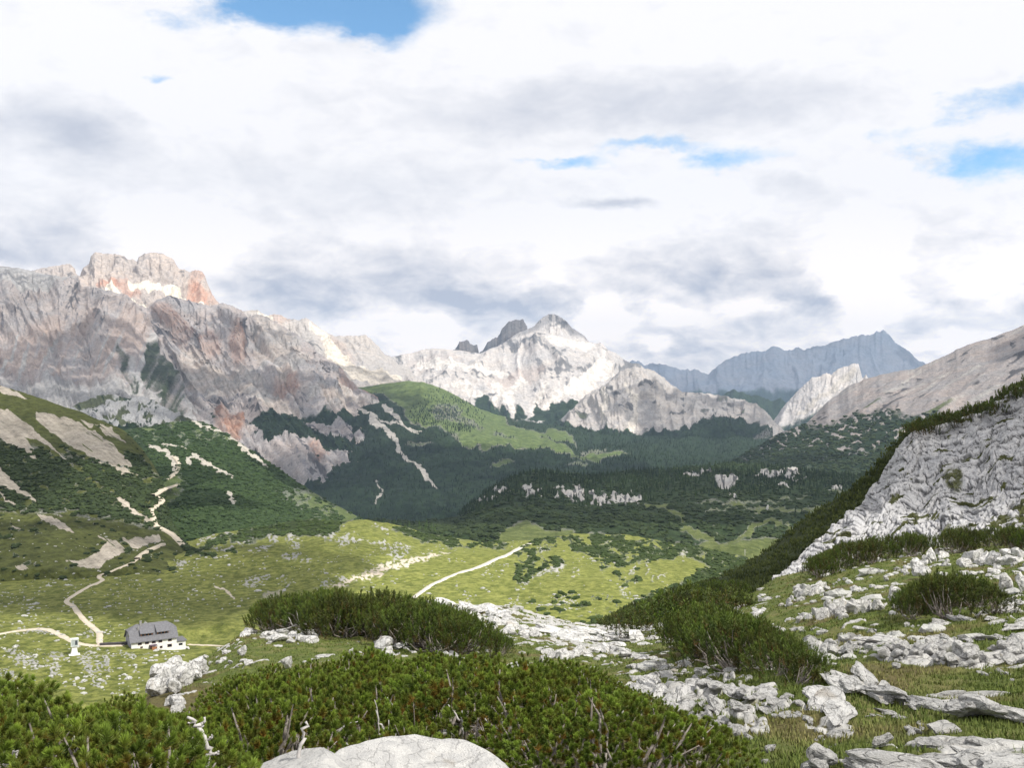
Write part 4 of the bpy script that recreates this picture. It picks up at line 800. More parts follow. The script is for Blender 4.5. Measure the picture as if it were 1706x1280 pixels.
def near_hill():
    rows = [[(px, CY - z / D * F, D) for px, z in zip(FG_PX, zs)] for D, zs in FG][::-1]
    s = Sheet('near_hill', rows, -520, 2220, du=2.2, dv=2, smooth=6, segs=[10, 20, 26, 40, 60, 70, 90, 100, 110, 110, 90, 60, 30])
    X, Y = s.V[..., 0], s.V[..., 1]
    near = sstep(s.D, 1.5, 6)
    n1 = fbm(X / 5.5, Y / 5.5, 0, 4, seed=131); n2 = fbm(X / 0.9, Y / 0.9, 0, 4, seed=132); n3 = fbm(X / .16, Y / .16, 0, 3, seed=133)
    s.V[..., 2] += (n1 * .35 + n2 * .10) * near + n3 * .02 * (s.D < 30)
    wx, wy = s.px + 26 * fbm(X / 2, Y / 2, 0, 4, seed=134), s.py + 14 * fbm(X / 2, Y / 2, 3.0, 4, seed=135)
    # limestone pavement showing through the turf
    pav = np.maximum.reduce([stroke(wx, wy, [(700, 1000), (800, 1010), (870, 1030), (950, 1050), (1080, 1056)], 30, 22), stroke(wx, wy, [(1060, 1130), (1200, 1170), (1260, 1200)], 22, 26), .8 * stroke(wx, wy, [(1180, 1110), (1290, 1170), (1420, 1200)], 16, 20), .8 * stroke(wx, wy, [(1360, 1110), (1500, 1150), (1706, 1170)], 22, 20),
        .8 * stroke(wx, wy, [(1350, 1075), (1500, 1075), (1706, 1070)], 16, 22), .7 * stroke(wx, wy, [(850, 1075), (1000, 1080), (1100, 1100)], 18, 14), .8 * stroke(wx, wy, [(1400, 1270), (1706, 1250)], 30, 40), .6 * stroke(wx, wy, [(640, 1060), (740, 1068), (820, 1090)], 14, 12), .6 * stroke(wx, wy, [(430, 1050), (540, 1060)], 18, 14)])
    speck = sstep(pnoise(X / .33, Y / .33, 1.0, 4), .38, .5) * sstep(fbm(X / 3, Y / 3, 2.0, 3, seed=9), -.05, .25)
    br = sstep(fbm(X / .7, Y / .7, 2.0, 4, seed=136), -.15, .08)
    rock = np.clip(np.maximum(pav * br, speck * .9), 0, 1)
    f1, f2, cid = worley(X / .45 + n2 * .5, Y / .3 + n2 * .5, 8)
    s.V[..., 2] += rock * (.02 + .10 * cid - .08 * (1 - sstep(f2 - f1, 0, .2))) * sstep(s.D, 3, 8)
    dry = sstep(fbm(X / 1.7, Y / 1.7, 5.0, 4, seed=137), .02, .3)
    s.cover[..., 0] = (1 - rock)
    s.cb[..., 0] = 0
    s.cb[..., 2] = .5
    s.cover[..., 3] = 0
    s.cover[..., 1] = 0
    under = ell(s.px, s.py, 400, 1300, 900, 150, 3, .2) * sstep(-s.px, -1300, -1150)
    s.under = under
    # bare brown soil and dry turf
    s.cb[..., 0] = np.clip(dry * .55 + under * .8, 0, 1)
    s.rock = rock
    m = near_mat()
    s.build(m, name='hillside', label='stony alpine turf falling away from the viewpoint')

def near_mat():
    m, t, b = new_mat('turf_and_limestone')
    p = t.n.new('ShaderNodeTexCoord').outputs['Object']
    c = t.n.new('ShaderNodeAttribute'); c.attribute_name = 'cover'; cr, cg, cb = t.sep(c.outputs['Color'])
    c2 = t.n.new('ShaderNodeAttribute'); c2.attribute_name = 'cover_b'; er, eg, eb = t.sep(c2.outputs['Color'])
    n1 = t.noise(p, 1.3, 6, 0.62); n2 = t.noise(p, 9.0, 6, 0.65); n3 = t.noise(p, 55.0, 4, 0.7)
    v = t.voro(p, 5.0, 'DISTANCE_TO_EDGE')
    rock = t.mix(t.mr(n2, .35, .65), (0.42, 0.415, 0.40), (0.54, 0.53, 0.51))
    rock = t.mix(t.mr(n3, .55, .75), rock, (0.30, 0.295, 0.29))
    rock = t.mix(t.mr(v, 0.0, 0.05, .7, 0), rock, (0.13, 0.125, 0.12))
    grass = t.mix(t.mr(n2, .35, .65), (0.066, 0.094, 0.020), (0.130, 0.155, 0.042))
    grass = t.mix(t.mr(n1, .45, .68, 0, .75), grass, (0.20, 0.18, 0.075))
    grass = t.mix(t.mr(er, .1, .6, 0, .8), grass, t.mix(t.mr(n2, .4, .6), (0.15, 0.125, 0.055), (0.09, 0.065, 0.036)))
    grass = t.mix(t.mr(n3, .5, .8, 0, .6), grass, (0.03, 0.034, 0.012))
    f = t.mr(t.m('ADD', cr, t.m('MULTIPLY', t.m('SUBTRACT', n2, .5), .8)), .35, .55)
    t.put(b.inputs['Base Color'], t.mix(f, rock, grass))
    h = t.m('ADD', t.m('MULTIPLY', n2, .6), t.m('MULTIPLY', n3, .35))
    bump(t, b, h, 0.9, 0.07)
    b.inputs['Specular IOR Level'].default_value = 0.15
    return m
# ------------------------------------------------------------------ finding places on the ground
def pick(px, py, names=None, tol=2.6):
    best = None
    for n, s in SHEETS.items():
        if names and n not in names: continue
        i = s.at(px, py, tol)
        if math.hypot(s.spx[i] - px, s.spy[i] - py) > tol * 1.6: continue
        if best is None or s.flat[i, 1] < best[0][1]:
            D = s.flat[i, 1]; best = (np.array([(px - CX) / F * D, D, s.flat[i, 2]]), s.N[i], s)
    return best

def ico(sub):
    t = (1 + 5 ** .5) / 2
    V = [(-1, t, 0), (1, t, 0), (-1, -t, 0), (1, -t, 0), (0, -1, t), (0, 1, t), (0, -1, -t), (0, 1, -t), (t, 0, -1), (t, 0, 1), (-t, 0, -1), (-t, 0, 1)]
    Fc = [(0, 11, 5), (0, 5, 1), (0, 1, 7), (0, 7, 10), (0, 10, 11), (1, 5, 9), (5, 11, 4), (11, 10, 2), (10, 7, 6), (7, 1, 8), (3, 9, 4), (3, 4, 2), (3, 2, 6), (3, 6, 8), (3, 8, 9), (4, 9, 5), (2, 4, 11), (6, 2, 10), (8, 6, 7), (9, 8, 1)]
    V = [np.array(v, float) / np.linalg.norm(v) for v in V]
    for _ in range(sub):
        mid = {}; N = []
        def m(a, b):
            k = (min(a, b), max(a, b))
            if k not in mid:
                v = V[a] + V[b]; V.append(v / np.linalg.norm(v)); mid[k] = len(V) - 1
            return mid[k]
        for a, b, c in Fc:
            x, y, z = m(a, b), m(b, c), m(c, a); N += [(a, x, z), (b, y, x), (c, z, y), (x, y, z)]
        Fc = N
    return np.array(V, np.float32), np.array(Fc, np.int32)
ICO1, ICO2, ICO3 = ico(1), ico(2), ico(3)
ICO4 = ico(4)

def merge(parts):
    V, Fc, A, o = [], [], [], 0
    for v, f, a in parts:
        V.append(v); Fc.append(f + o); A.append(np.broadcast_to(a, (len(v), len(a)))); o += len(v)
    return np.concatenate(V), np.concatenate(Fc), np.concatenate(A)

# ------------------------------------------------------------------ far woods: conifers merged into masses one cannot count
def foliage_mat(name, dark, light, rough=0.8, attr='tone', brown=None):
    m, t, b = new_mat(name)
    a = t.n.new('ShaderNodeAttribute'); a.attribute_name = attr
    r, g, bl = t.sep(a.outputs['Color'])
    p = t.n.new('ShaderNodeTexCoord').outputs['Object']
    col = t.mix(r, dark, light)
    if brown: col = t.mix(g, col, brown)
    t.put(b.inputs['Base Color'], col); b.inputs['Roughness'].default_value = rough; b.inputs['Specular IOR Level'].default_value = 0.2
    return m

def sample_sheet(s, weight, n, rs, tmin=0.02):
    w = (weight * (s.t > tmin)).ravel(); w = np.where(w > .35, w, 0)
    if w.sum() <= 0: return np.zeros((0, 3)), np.zeros((0,), int)
    i = rs.choice(len(w), size=n, p=w / w.sum())
    j = rs.uniform(-.5, .5, (n, 1)) * (s.flat[np.minimum(i + 1, len(w) - 1)] - s.flat[i])
    return s.flat[i] + j, i

def conifer_mass(name, label, P, h, rs, mat, group=None):
    """every tree: a leaning stack of three ragged skirts"""
    n = len(P); sides = 6; tiers = ((.02, .62, .50), (.28, .82, .36), (.55, 1.02, .22))
    Vs, Fs = [], []
    base = 0
    ang = np.arange(sides) / sides * 2 * math.pi
    rot = rs.uniform(0, 6.28, n); hh = h * rs.uniform(.6, 1.25, n); wid = hh * rs.uniform(.34, .5, n)
    lean = rs.normal(0, .04, (n, 2))
    for (z0, z1, r) in tiers:
        a = ang[None] + rot[:, None]; rr = wid[:, None] * r * rs.uniform(.65, 1.25, (n, sides))
        ring = np.stack([P[:, 0, None] + np.cos(a) * rr + lean[:, :1] * hh[:, None] * z0, P[:, 1, None] + np.sin(a) * rr, P[:, 2, None] + hh[:, None] * (z0 + rs.uniform(-.05, .05, (n, sides)))], -1)
        tip = np.stack([P[:, 0] + lean[:, 0] * hh * z1, P[:, 1] + lean[:, 1] * hh * z1, P[:, 2] + hh * z1], -1)[:, None]
        v = np.concatenate([ring, tip], 1)
        idx = base + np.arange(n)[:, None] * (sides + 1)
        for k in range(sides): Fs.append(np.stack([idx[:, 0] + k, idx[:, 0] + (k + 1) % sides, idx[:, 0] + sides], -1))
        Vs.append(v.reshape(-1, 3)); base += n * (sides + 1)
    V = np.concatenate(Vs); Fc = np.concatenate(Fs)
    patch = sstep(fbm(P[:, 0] / (h * 16), P[:, 1] / (h * 22), 0.0, 4, seed=8), -.15, .3)
    tn = np.tile(np.repeat(np.clip(rs.uniform(0, .7, n) ** 1.3 + .6 * patch * rs.uniform(.3, 1, n), 0, 1), sides + 1), 3)[:, None]
    me = make_mesh(name, V, Fc, False, {'tone': np.concatenate([tn, tn * 0, tn * 0], 1)})
    o = link(name, me, mat); tag(o, label, None, None, 'stuff'); return o

def scrub_mass(name, label, P, wid, rs, mat, flat=.55, proto=None, orient=None):
    """low ragged shrubs merged into one carpet"""
    v0, f0 = proto or ICO1
    n = len(P); k = len(v0)
    r = rs.uniform(.62, 1.3, (n, k, 1)); rot = rs.uniform(0, 6.28, n)
    sc = wid * rs.uniform(.5, 1.4, n)
    asp = rs.uniform(.75, 1.6, n)
    v = v0[None] * r
    x = v[..., 0] * asp[:, None]; y = v[..., 1] / asp[:, None]
    X = x * np.cos(rot)[:, None] - y * np.sin(rot)[:, None]; Y = x * np.sin(rot)[:, None] + y * np.cos(rot)[:, None]
    Z = v[..., 2] * flat + flat * .35
    V = np.stack([P[:, 0, None] + X * sc[:, None] / 2, P[:, 1, None] + Y * sc[:, None] / 2, P[:, 2, None] + Z * sc[:, None] / 2], -1).reshape(-1, 3)
    Fc = (f0[None] + (np.arange(n) * k)[:, None, None]).reshape(-1, 3)
    tn = np.clip(np.repeat(rs.uniform(0, 1, n), k) * .7 + rs.uniform(0, .5, n * k) * .6, 0, 1)[:, None]
    me = make_mesh(name, V, Fc, False, {'tone': np.concatenate([tn, tn * 0, tn * 0], 1)})
    o = link(name, me, mat); tag(o, label, None, None, 'stuff'); return o

def woods():
    rs = np.random.RandomState(5)
    far = foliage_mat('far_conifer_foliage', (0.008, 0.017, 0.009), (0.036, 0.062, 0.022))
    midm = foliage_mat('valley_conifer_foliage', (0.012, 0.023, 0.009), (0.034, 0.058, 0.018))
    scm = foliage_mat('dwarf_pine_foliage', (0.014, 0.024, 0.008), (0.040, 0.060, 0.018))
    for nm, cnt, h, lab in (('valley_side', 11000, 10.5, 'dark conifer wood filling the valley below the green saddle'), ('front_ridge', 4200, 9.5, 'hazy conifer wood under the craggy front ridge')):
        s = SHEETS[nm]; w = s.cover[..., 1] * ((s.spy.reshape(s.nv, s.nu) < 880))
        P, _ = sample_sheet(s, w, cnt, rs); conifer_mass('conifer_wood', lab, P, h, rs, far)
    s = SHEETS['red_spur']; P, _ = sample_sheet(s, s.cover[..., 1] * (s.px > 380) * (s.py > 690) * (s.py < 880), 2600, rs)
    conifer_mass('conifer_wood', 'conifer and dwarf pine wood at the foot of the red spur', P, 11, rs, far)
    s = SHEETS['plateau']; w = s.cover[..., 1] * (s.py < 860)
    P, _ = sample_sheet(s, w * np.clip(1.2 - s.t * .42, .0, 1) , 2600, rs); conifer_mass('conifer_wood', 'conifer wood crowning the valley plateau', P, 8.5, rs, midm)
    P, _ = sample_sheet(s, s.cover[..., 1] * (s.py < 925), 5200, rs); scrub_mass('dwarf_pine_scrub', 'dwarf pine scrub on the valley plateau', P, 6.5, rs, scm)
    s = SHEETS['right_slope']; P, _ = sample_sheet(s, s.cover[..., 1] * (s.py < 840) * (s.px < 1560), 3800, rs); scrub_mass('dwarf_pine_scrub', 'dark scrub at the foot of the smooth grey slope', P, 10, rs, scm)
    g2 = foliage_mat('spur_scrub_foliage', (0.018, 0.036, 0.010), (0.045, 0.074, 0.022))
    s = SHEETS['green_spur']; P, _ = sample_sheet(s, s.cover[..., 1] * (s.py < 900), 5200, rs); scrub_mass('dwarf_pine_scrub', 'dense dwarf pine scrub on the green spur', P, 5.0, rs, g2)
    s = SHEETS['left_slope']; P, _ = sample_sheet(s, s.scrub, 3600, rs); scrub_mass('dwarf_pine_scrub', 'dark dwarf pines in slanting rows on the near left slope', P, 3.6, rs, scm)
    P, _ = sample_sheet(s, s.cover[..., 0] * (s.py > 700), 260, rs); scrub_mass('dwarf_pine_scrub', 'scattered low bushes on the near left slope', P, 2.4, rs, scm)
    g3 = foliage_mat('meadow_scrub_foliage', (0.022, 0.040, 0.010), (0.055, 0.080, 0.022))
    s = SHEETS['meadow']; P, _ = sample_sheet(s, s.scrub * (s.py < 1090), 4200, rs); scrub_mass('dwarf_pine_scrub', 'dwarf pine patches spread over the sunlit meadow knoll', P, 2.6, rs, g3, ) 
    s = SHEETS['red_spur']; P, _ = sample_sheet(s, s.cover[..., 1] * (s.py > 670), 2600, rs); scrub_mass('dwarf_pine_scrub', 'dwarf pine belts across the red and grey spur', P, 12, rs, scm)
    s = SHEETS['karst_mounds']; P, _ = sample_sheet(s, s.cover[..., 1], 900, rs); scrub_mass('dwarf_pine_scrub', 'dwarf pines between the hummocky grey mounds', P, 6, rs, scm)
    s = SHEETS['valley_side']; P, _ = sample_sheet(s, s.cover[..., 0] * ell(s.px, s.py, 745, 690, 60, 40), 500, rs); conifer_mass('conifer_wood', 'thin conifer stand on the green saddle', P, 11, rs, far)
    # stones too many to count on the basin floor
    rs = np.random.RandomState(9)
    s = SHEETS['meadow']
    w = (s.px < 560) * (s.py > 925) * (s.py < 1160) * s.cover[..., 0] * np.clip(1.0 - ell(s.px, s.py, 380, 1045, 130, 32, -14, .3) * .97, 0, 1) * sstep(fbm(s.px / 60, s.py / 26, 1.0, 3), -.35, .3)
    P, _ = sample_sheet(s, w + .36 * (w > .12), 1500, rs)
    P2, _ = sample_sheet(s, (s.cover[..., 0] * (s.px >= 560) * (s.px < 1160) * (s.py < 1060) > .4) * sstep(fbm(s.px / 50, s.py / 20, 8.0, 3), 0.0, .2), 420, rs)
    stone_scatter('scattered_stones', 'white stones strewn over the grassy basin', np.concatenate([P, P2]), 1.05, rs)
    s = SHEETS['left_slope']; P, _ = sample_sheet(s, s.cover[..., 0] * (s.py > 850) * (s.py < 985), 260, rs)
    stone_scatter('scattered_stones', 'pale stones strewn over the lower left slope', P, 1.0, rs)

def stone_mat(name='limestone', light=(0.72, 0.71, 0.69), mid=(0.52, 0.515, 0.505), dark=(0.16, 0.158, 0.155), sc=1.0, bmp=.04, crack=.6):
    m, t, b = new_mat(name)
    p = t.n.new('ShaderNodeTexCoord').outputs['Object']
    p = t.v('ADD', p, t.scale(t.v('ADD', (1, 2, 3), (0, 0, 0)), t.m('MULTIPLY', t.n.new('ShaderNodeObjectInfo').outputs['Random'], 30.0)))
    w = t.v('ADD', p, t.scale(t.v('SUBTRACT', t.noise(p, 2.2 * sc, 4, .6, color=True), (.5, .5, .5)), .55 / sc))
    n1 = t.noise(p, 2.0 * sc, 6, .62); n2 = t.noise(p, 14.0 * sc, 6, .68); n3 = t.noise(p, 60.0 * sc, 3, .7)
    col = t.mix(t.mr(n1, .38, .62), light, mid)
    col = t.mix(t.mr(n2, .56, .74, 0, .75), col, dark)
    vo = t.voro(w, 1.7 * sc, 'DISTANCE_TO_EDGE')
    cr = t.mr(vo, 0.0, .06, 1, 0)
    crm = t.m('MULTIPLY', cr, t.mr(n1, .36, .52))
    col = t.mix(t.m('MULTIPLY', crm, crack), col, (0.075, 0.07, 0.065))
    col = t.mix(t.mr(t.noise(p, .8 * sc, 3, .5), .6, .75, 0, .5), col, (0.44, .38, .30))
    t.put(b.inputs['Base Color'], col)
    h = t.m('SUBTRACT', t.m('ADD', t.m('MULTIPLY', n2, .8), t.m('ADD', t.m('MULTIPLY', n1, 1.2), t.m('MULTIPLY', n3, .25))), t.m('MULTIPLY', crm, crack))
    bump(t, b, h, 0.9, bmp)
    b.inputs['Specular IOR Level'].default_value = 0.15
    return m
STONE = None
def slab_mesh(seed):
    v, f = lump(np.random.RandomState(seed), ICO4, 3, .05)
    me = make_mesh('limestone_slab', v, f, True); me.materials.append(STONE_SLAB); return me

def stone_scatter(name, label, P, size, rs):
    v0, f0 = ICO1; n, k = len(P), len(v0)
    r = rs.uniform(.7, 1.2, (n, k, 1)); sc = size * rs.lognormal(-.35, .5, n); sc = np.minimum(sc, size * 2.6)
    if size < .5: sc = sc * (.5 + P[:, 1] / 28)
    v = v0[None] * r; v[..., 2] *= .6
    asp = rs.uniform(.7, 1.5, (n, 1))
    V = P[:, None] + np.stack([v[..., 0] * asp, v[..., 1] / asp, v[..., 2] + .12], -1) * sc[:, None, None] / 2
    Fc = (f0[None] + (np.arange(n) * k)[:, None, None]).reshape(-1, 3)
    me = make_mesh(name, V.reshape(-1, 3), Fc, False)
    o = link(name, me, STONE_FAR); tag(o, label, None, None, 'stuff')

# ------------------------------------------------------------------ limestone: boulders and bedrock outcrops
def lump(rs, sub=None, cuts=9, rough=.10):
    """a rounded, facetted block of limestone about 2 across"""
    v, f = sub or ICO3
    v = v.copy()
    v *= np.array([rs.uniform(.85, 1.15), rs.uniform(.85, 1.15), rs.uniform(.85, 1.1)], np.float32)
    for _ in range(cuts):
        n = rs.normal(size=3); n /= np.linalg.norm(n); d = rs.uniform(.42, .80)
        e = v @ n - d; m = e > 0
        v[m] -= (e[m] * .97)[:, None] * n.astype(np.float32)
    o = rs.uniform(0, 50)
    u = v / (np.linalg.norm(v, axis=1)[:, None] + 1e-6)
    h = fbm(v[:, 0] * 1.6 + o, v[:, 1] * 1.6, v[:, 2] * 1.6, 4, .55) * rough * 2.2
    g = ridged(v[:, 0] * 2.4 + o, v[:, 1] * 2.4, v[:, 2] * 2.4, 3)
    h = h - np.clip(g - .62, 0, 1) * rough * 2.0
    return (v + u * h[:, None]).astype(np.float32), f

LUMPS = []
def make_lumps():
    rs = np.random.RandomState(77)
    for i in range(16):
        pair = []
        for sub, c, ro in ((ICO3, (9, 16), .07), (ICO4, (9, 16), .10)):
            v, f = lump(rs, sub, rs.randint(*c), ro); me = make_mesh('limestone_block', v, f, True); me.set_sharp_from_angle(angle=math.radians(24)); pair.append(me)
        LUMPS.append(pair)

def outcrop(name, label, cat, line, n, size, seed, spread=5.0, aspect=(1.6, 1.0, .7), group=None, hi=False, sink=.38, tilt=.12, mat=None, sheet=None, fall=.5, loose=False, maxD=0):
    """blocks of one bedrock band along a line of the ground; line and size in photograph pixels"""
    rs = np.random.RandomState(seed); names = [sheet] if sheet else ('near_hill',)
    pts = np.array(line, float); L = np.r_[0, np.cumsum(np.hypot(*np.diff(pts, axis=0).T))] if len(pts) > 1 else np.array([0.0])
    dr = 0.0
    if len(pts) > 1:
        q0 = pick(*pts[0], names, 6); q1 = pick(*pts[-1], names, 6)
        if q0 and q1: dr = math.atan2(q1[0][1] - q0[0][1], q1[0][0] - q0[0][0])
    blocks = []
    for i in range(n):
        u = (i + rs.uniform(.1, .9)) / n * L[-1] if n > 1 else 0
        px = np.interp(u, L, pts[:, 0]) + rs.normal(0, spread * .4); py = np.interp(u, L, pts[:, 1]) + rs.normal(0, spread * .6) * (n > 1)
        r = pick(px, py, names, 4)
        if r is None: continue
        P, N, s = r; w = rs.uniform(*size) * P[1] / F
        if maxD and P[1] > maxD: continue
        if n > 2 and rs.rand() < fall: w *= rs.uniform(.35, .75)
        dim = np.array([w * aspect[0] * rs.uniform(.8, 1.2), w * aspect[1] * rs.uniform(.8, 1.2), w * aspect[2] * rs.uniform(.8, 1.2)])
        if n > 2 and aspect[2] < .66: dim = dim * np.array([1.38, 1.22, 1.0])
        blocks.append((P + np.array([0, 0, dim[2] * (.5 - sink - (.07 if aspect[2] < .66 else 0))]), dim / 2, (rs.normal(0, tilt), rs.normal(0, tilt), dr + rs.normal(0, .25) + (math.pi if rs.rand() < .5 else 0)), rs.randint(len(LUMPS)), px))
    if not blocks: print('NO ROCK', label); return None
    def mesh_of(k):
        me = LUMPS[k][1 if hi else 0]
        if not me.materials: me.materials.append(STONE_NEAR)
        return me
    if n == 1 or loose:
        blocks.sort(key=lambda b: b[4])
        for j, (c, d, r, k, px) in enumerate(blocks):
            o = bpy.data.objects.new(name, mesh_of(k)); COL.objects.link(o); o.location = c; o.scale = d; o.rotation_euler = r
            tag(o, label if len(blocks) == 1 else '%s of %s' % (('first', 'second', 'third', 'fourth', 'fifth', 'sixth', 'seventh', 'eighth', 'ninth', 'tenth', 'eleventh', 'twelfth')[min(j, 11)] + ' from the left', label), cat, group or ((label) if len(blocks) > 1 else None))
        return o
    base = blocks[len(blocks) // 2][0].copy(); base[2] = min(b[0][2] for b in blocks)
    root = empty(name, base); tag(root, label, cat, group)
    for c, d, r, k, px in blocks:
        o = bpy.data.objects.new('block', mesh_of(k)); COL.objects.link(o); o.parent = root; o.location = c - base; o.scale = d; o.rotation_euler = r
    return root
# ------------------------------------------------------------------ dwarf mountain pines
def tube(pts, rad, sides=5):
    pts = np.array(pts, float); n = len(pts); V = []; Fc = []
    d = np.gradient(pts, axis=0); d /= np.linalg.norm(d, axis=1)[:, None] + 1e-9
    up = np.array([0.13, .31, .94]); 
    for i in range(n):
        a = np.cross(d[i], up); a /= np.linalg.norm(a) + 1e-9; b = np.cross(d[i], a)
        for k in range(sides):
            t = k / sides * 2 * math.pi; V.append(pts[i] + (a * math.cos(t) + b * math.sin(t)) * rad[i])
    for i in range(n - 1):
        for k in range(sides):
            p, q = i * sides + k, i * sides + (k + 1) % sides
            Fc += [(p, q, q + sides), (p, q + sides, p + sides)]
    m = len(V); V += [pts[0], pts[-1]]
    for k in range(sides): Fc += [(m, (k + 1) % sides, k), (m + 1, (n - 1) * sides + k, (n - 1) * sides + (k + 1) % sides)]
    return np.array(V, np.float32), np.array(Fc, np.int32)

def needles(base, axis, length, n, nl, w, rs, spread=(.2, 1.15)):
    """n needles around a shoot; returns verts (3n) and tris"""
    axis = axis / np.linalg.norm(axis)
    a = np.cross(axis, [.3, .2, .93]); a /= np.linalg.norm(a); b = np.cross(axis, a)
    t = rs.uniform(0, 1, n) ** .8; ph = rs.uniform(0, 2 * math.pi, n); sp = rs.uniform(*spread, n) * (1.15 - .75 * t ** 2)
    rad = np.cos(ph)[:, None] * a + np.sin(ph)[:, None] * b
    d = axis * np.cos(sp)[:, None] + rad * np.sin(sp)[:, None]
    p0 = base + axis * (t * length)[:, None]
    tip = p0 + d * (nl * rs.uniform(.75, 1.15, n))[:, None]
    side = np.cross(d, rs.normal(size=(n, 3))); side /= np.linalg.norm(side, axis=1)[:, None] + 1e-9
    mid = p0 * .45 + tip * .55
    V = np.stack([p0, mid + side * w * .5, tip, mid - side * w * .5], 1).reshape(-1, 3)
    Fc = (np.array([[0, 1, 3], [1, 2, 3]])[None] + (np.arange(n) * 4)[:, None, None]).reshape(-1, 3)
    return V, Fc

def bush_meshes(seed, tufts=150, nn=62, R0=.56, H0=.62, nl=.052, w=.0055, upright=.6, cand=(.09, .17), brown=.05, gap=0.0, twigs=5):
    """crown mesh and branch mesh of one dwarf pine, about 1.1 m across and 0.7 m high"""
    rs = np.random.RandomState(seed)
    V, Fc, A, o = [], [], [], 0
    tips = []
    # a few leading boughs carry clustered shoots, so the dome is lumpy
    lead = []
    for i in range(11):
        a = rs.uniform(0, 6.28); r = rs.uniform(.1, .95) ** .7
        lead.append(np.array([math.cos(a) * r * R0, math.sin(a) * r * R0, H0 * (1 - .5 * r * r) * rs.uniform(.68, 1.12)]))
    for i in range(tufts * (4 if gap else 1)):
        if len(tips) >= tufts: break
        L = lead[rs.randint(len(lead))]
        p = L + rs.normal(0, 1, 3) * np.array([.15, .15, .10])
        r = math.hypot(p[0], p[1]) / R0
        lim = H0 * (1.06 - .52 * min(r, 1.25) ** 2)
        p[2] = min(p[2], lim * rs.uniform(.86, 1.06)); p[2] = max(p[2], .07) if rs.rand() > (.22 if not gap else 0) else lim * rs.uniform(.1, .6)
        if r > 1.2: continue
        out = np.array([p[0], p[1], 0]) / R0
        if gap and any(abs(p[0] - q[0]) + abs(p[1] - q[1]) + abs(p[2] - q[2]) * .7 < gap * 1.25 for q in tips): continue
        ax = np.array([0, 0, upright + .5]) + out * rs.uniform(.25, .9) + rs.normal(0, .16, 3)
        deep = np.clip((lim - p[2]) / (H0 * .45), 0, 1)
        l = rs.uniform(*cand)
        v, f = needles(p, ax, l, int(nn * rs.uniform(.8, 1.15)), nl * rs.uniform(.65, 1.3), w, rs)
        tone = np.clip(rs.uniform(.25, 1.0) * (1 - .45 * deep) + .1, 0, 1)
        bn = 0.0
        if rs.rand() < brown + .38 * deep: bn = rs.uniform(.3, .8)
        # shade painted in: bases dark, tips bright; old base needles also browner
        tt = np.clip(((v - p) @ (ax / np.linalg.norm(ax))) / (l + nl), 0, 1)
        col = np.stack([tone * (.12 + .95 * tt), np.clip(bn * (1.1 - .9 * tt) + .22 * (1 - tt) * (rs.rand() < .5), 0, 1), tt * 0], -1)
        V.append(v); Fc.append(f + o); A.append(col); o += len(v); tips.append(p)
    crown = make_mesh('crown', np.concatenate(V), np.concatenate(Fc), False, {'tone': np.concatenate(A)})
    parts = []
    for i in range(16):
        q = tips[rs.randint(len(tips))]; r0 = rs.uniform(.0, .16); a = rs.uniform(0, 6.28)
        p0 = np.array([math.cos(a) * r0, math.sin(a) * r0, -.05]); m = p0 * .4 + q * .6; m[2] = q[2] * rs.uniform(.12, .5)
        c = np.array([p0, p0 * .7 + m * .3 + rs.normal(0, .03, 3), m + rs.normal(0, .03, 3), m * .35 + q * .65 + rs.normal(0, .03, 3), q + (0, 0, .03)])
        v, f = tube(c, [.017, .014, .012, .008, .004], 5); parts.append((v, f, (0.0,)))
    for i in range(twigs):                                    # bare dead twigs
        a = rs.uniform(0, 6.28); r = R0 * rs.uniform(.5, 1.05); q = np.array([math.cos(a) * r, math.sin(a) * r, H0 * rs.uniform(.25, .6)])
        p0 = q * np.array([.3, .3, .1]); m = (p0 + q) / 2 + rs.normal(0, .05, 3)
        v, f = tube([p0, m, q, q * 1.1 + rs.normal(0, .04, 3)], [.011, .009, .006, .003], 4); parts.append((v, f, (0.0,)))
        q2 = m + rs.normal(0, .12, 3) + (0, 0, .1); v, f = tube([m, (m + q2) / 2 + rs.normal(0, .02, 3), q2], [.006, .005, .003], 4); parts.append((v, f, (0.0,)))
    v, f, _ = merge(parts)
    return crown, make_mesh('branches', v, f, True)

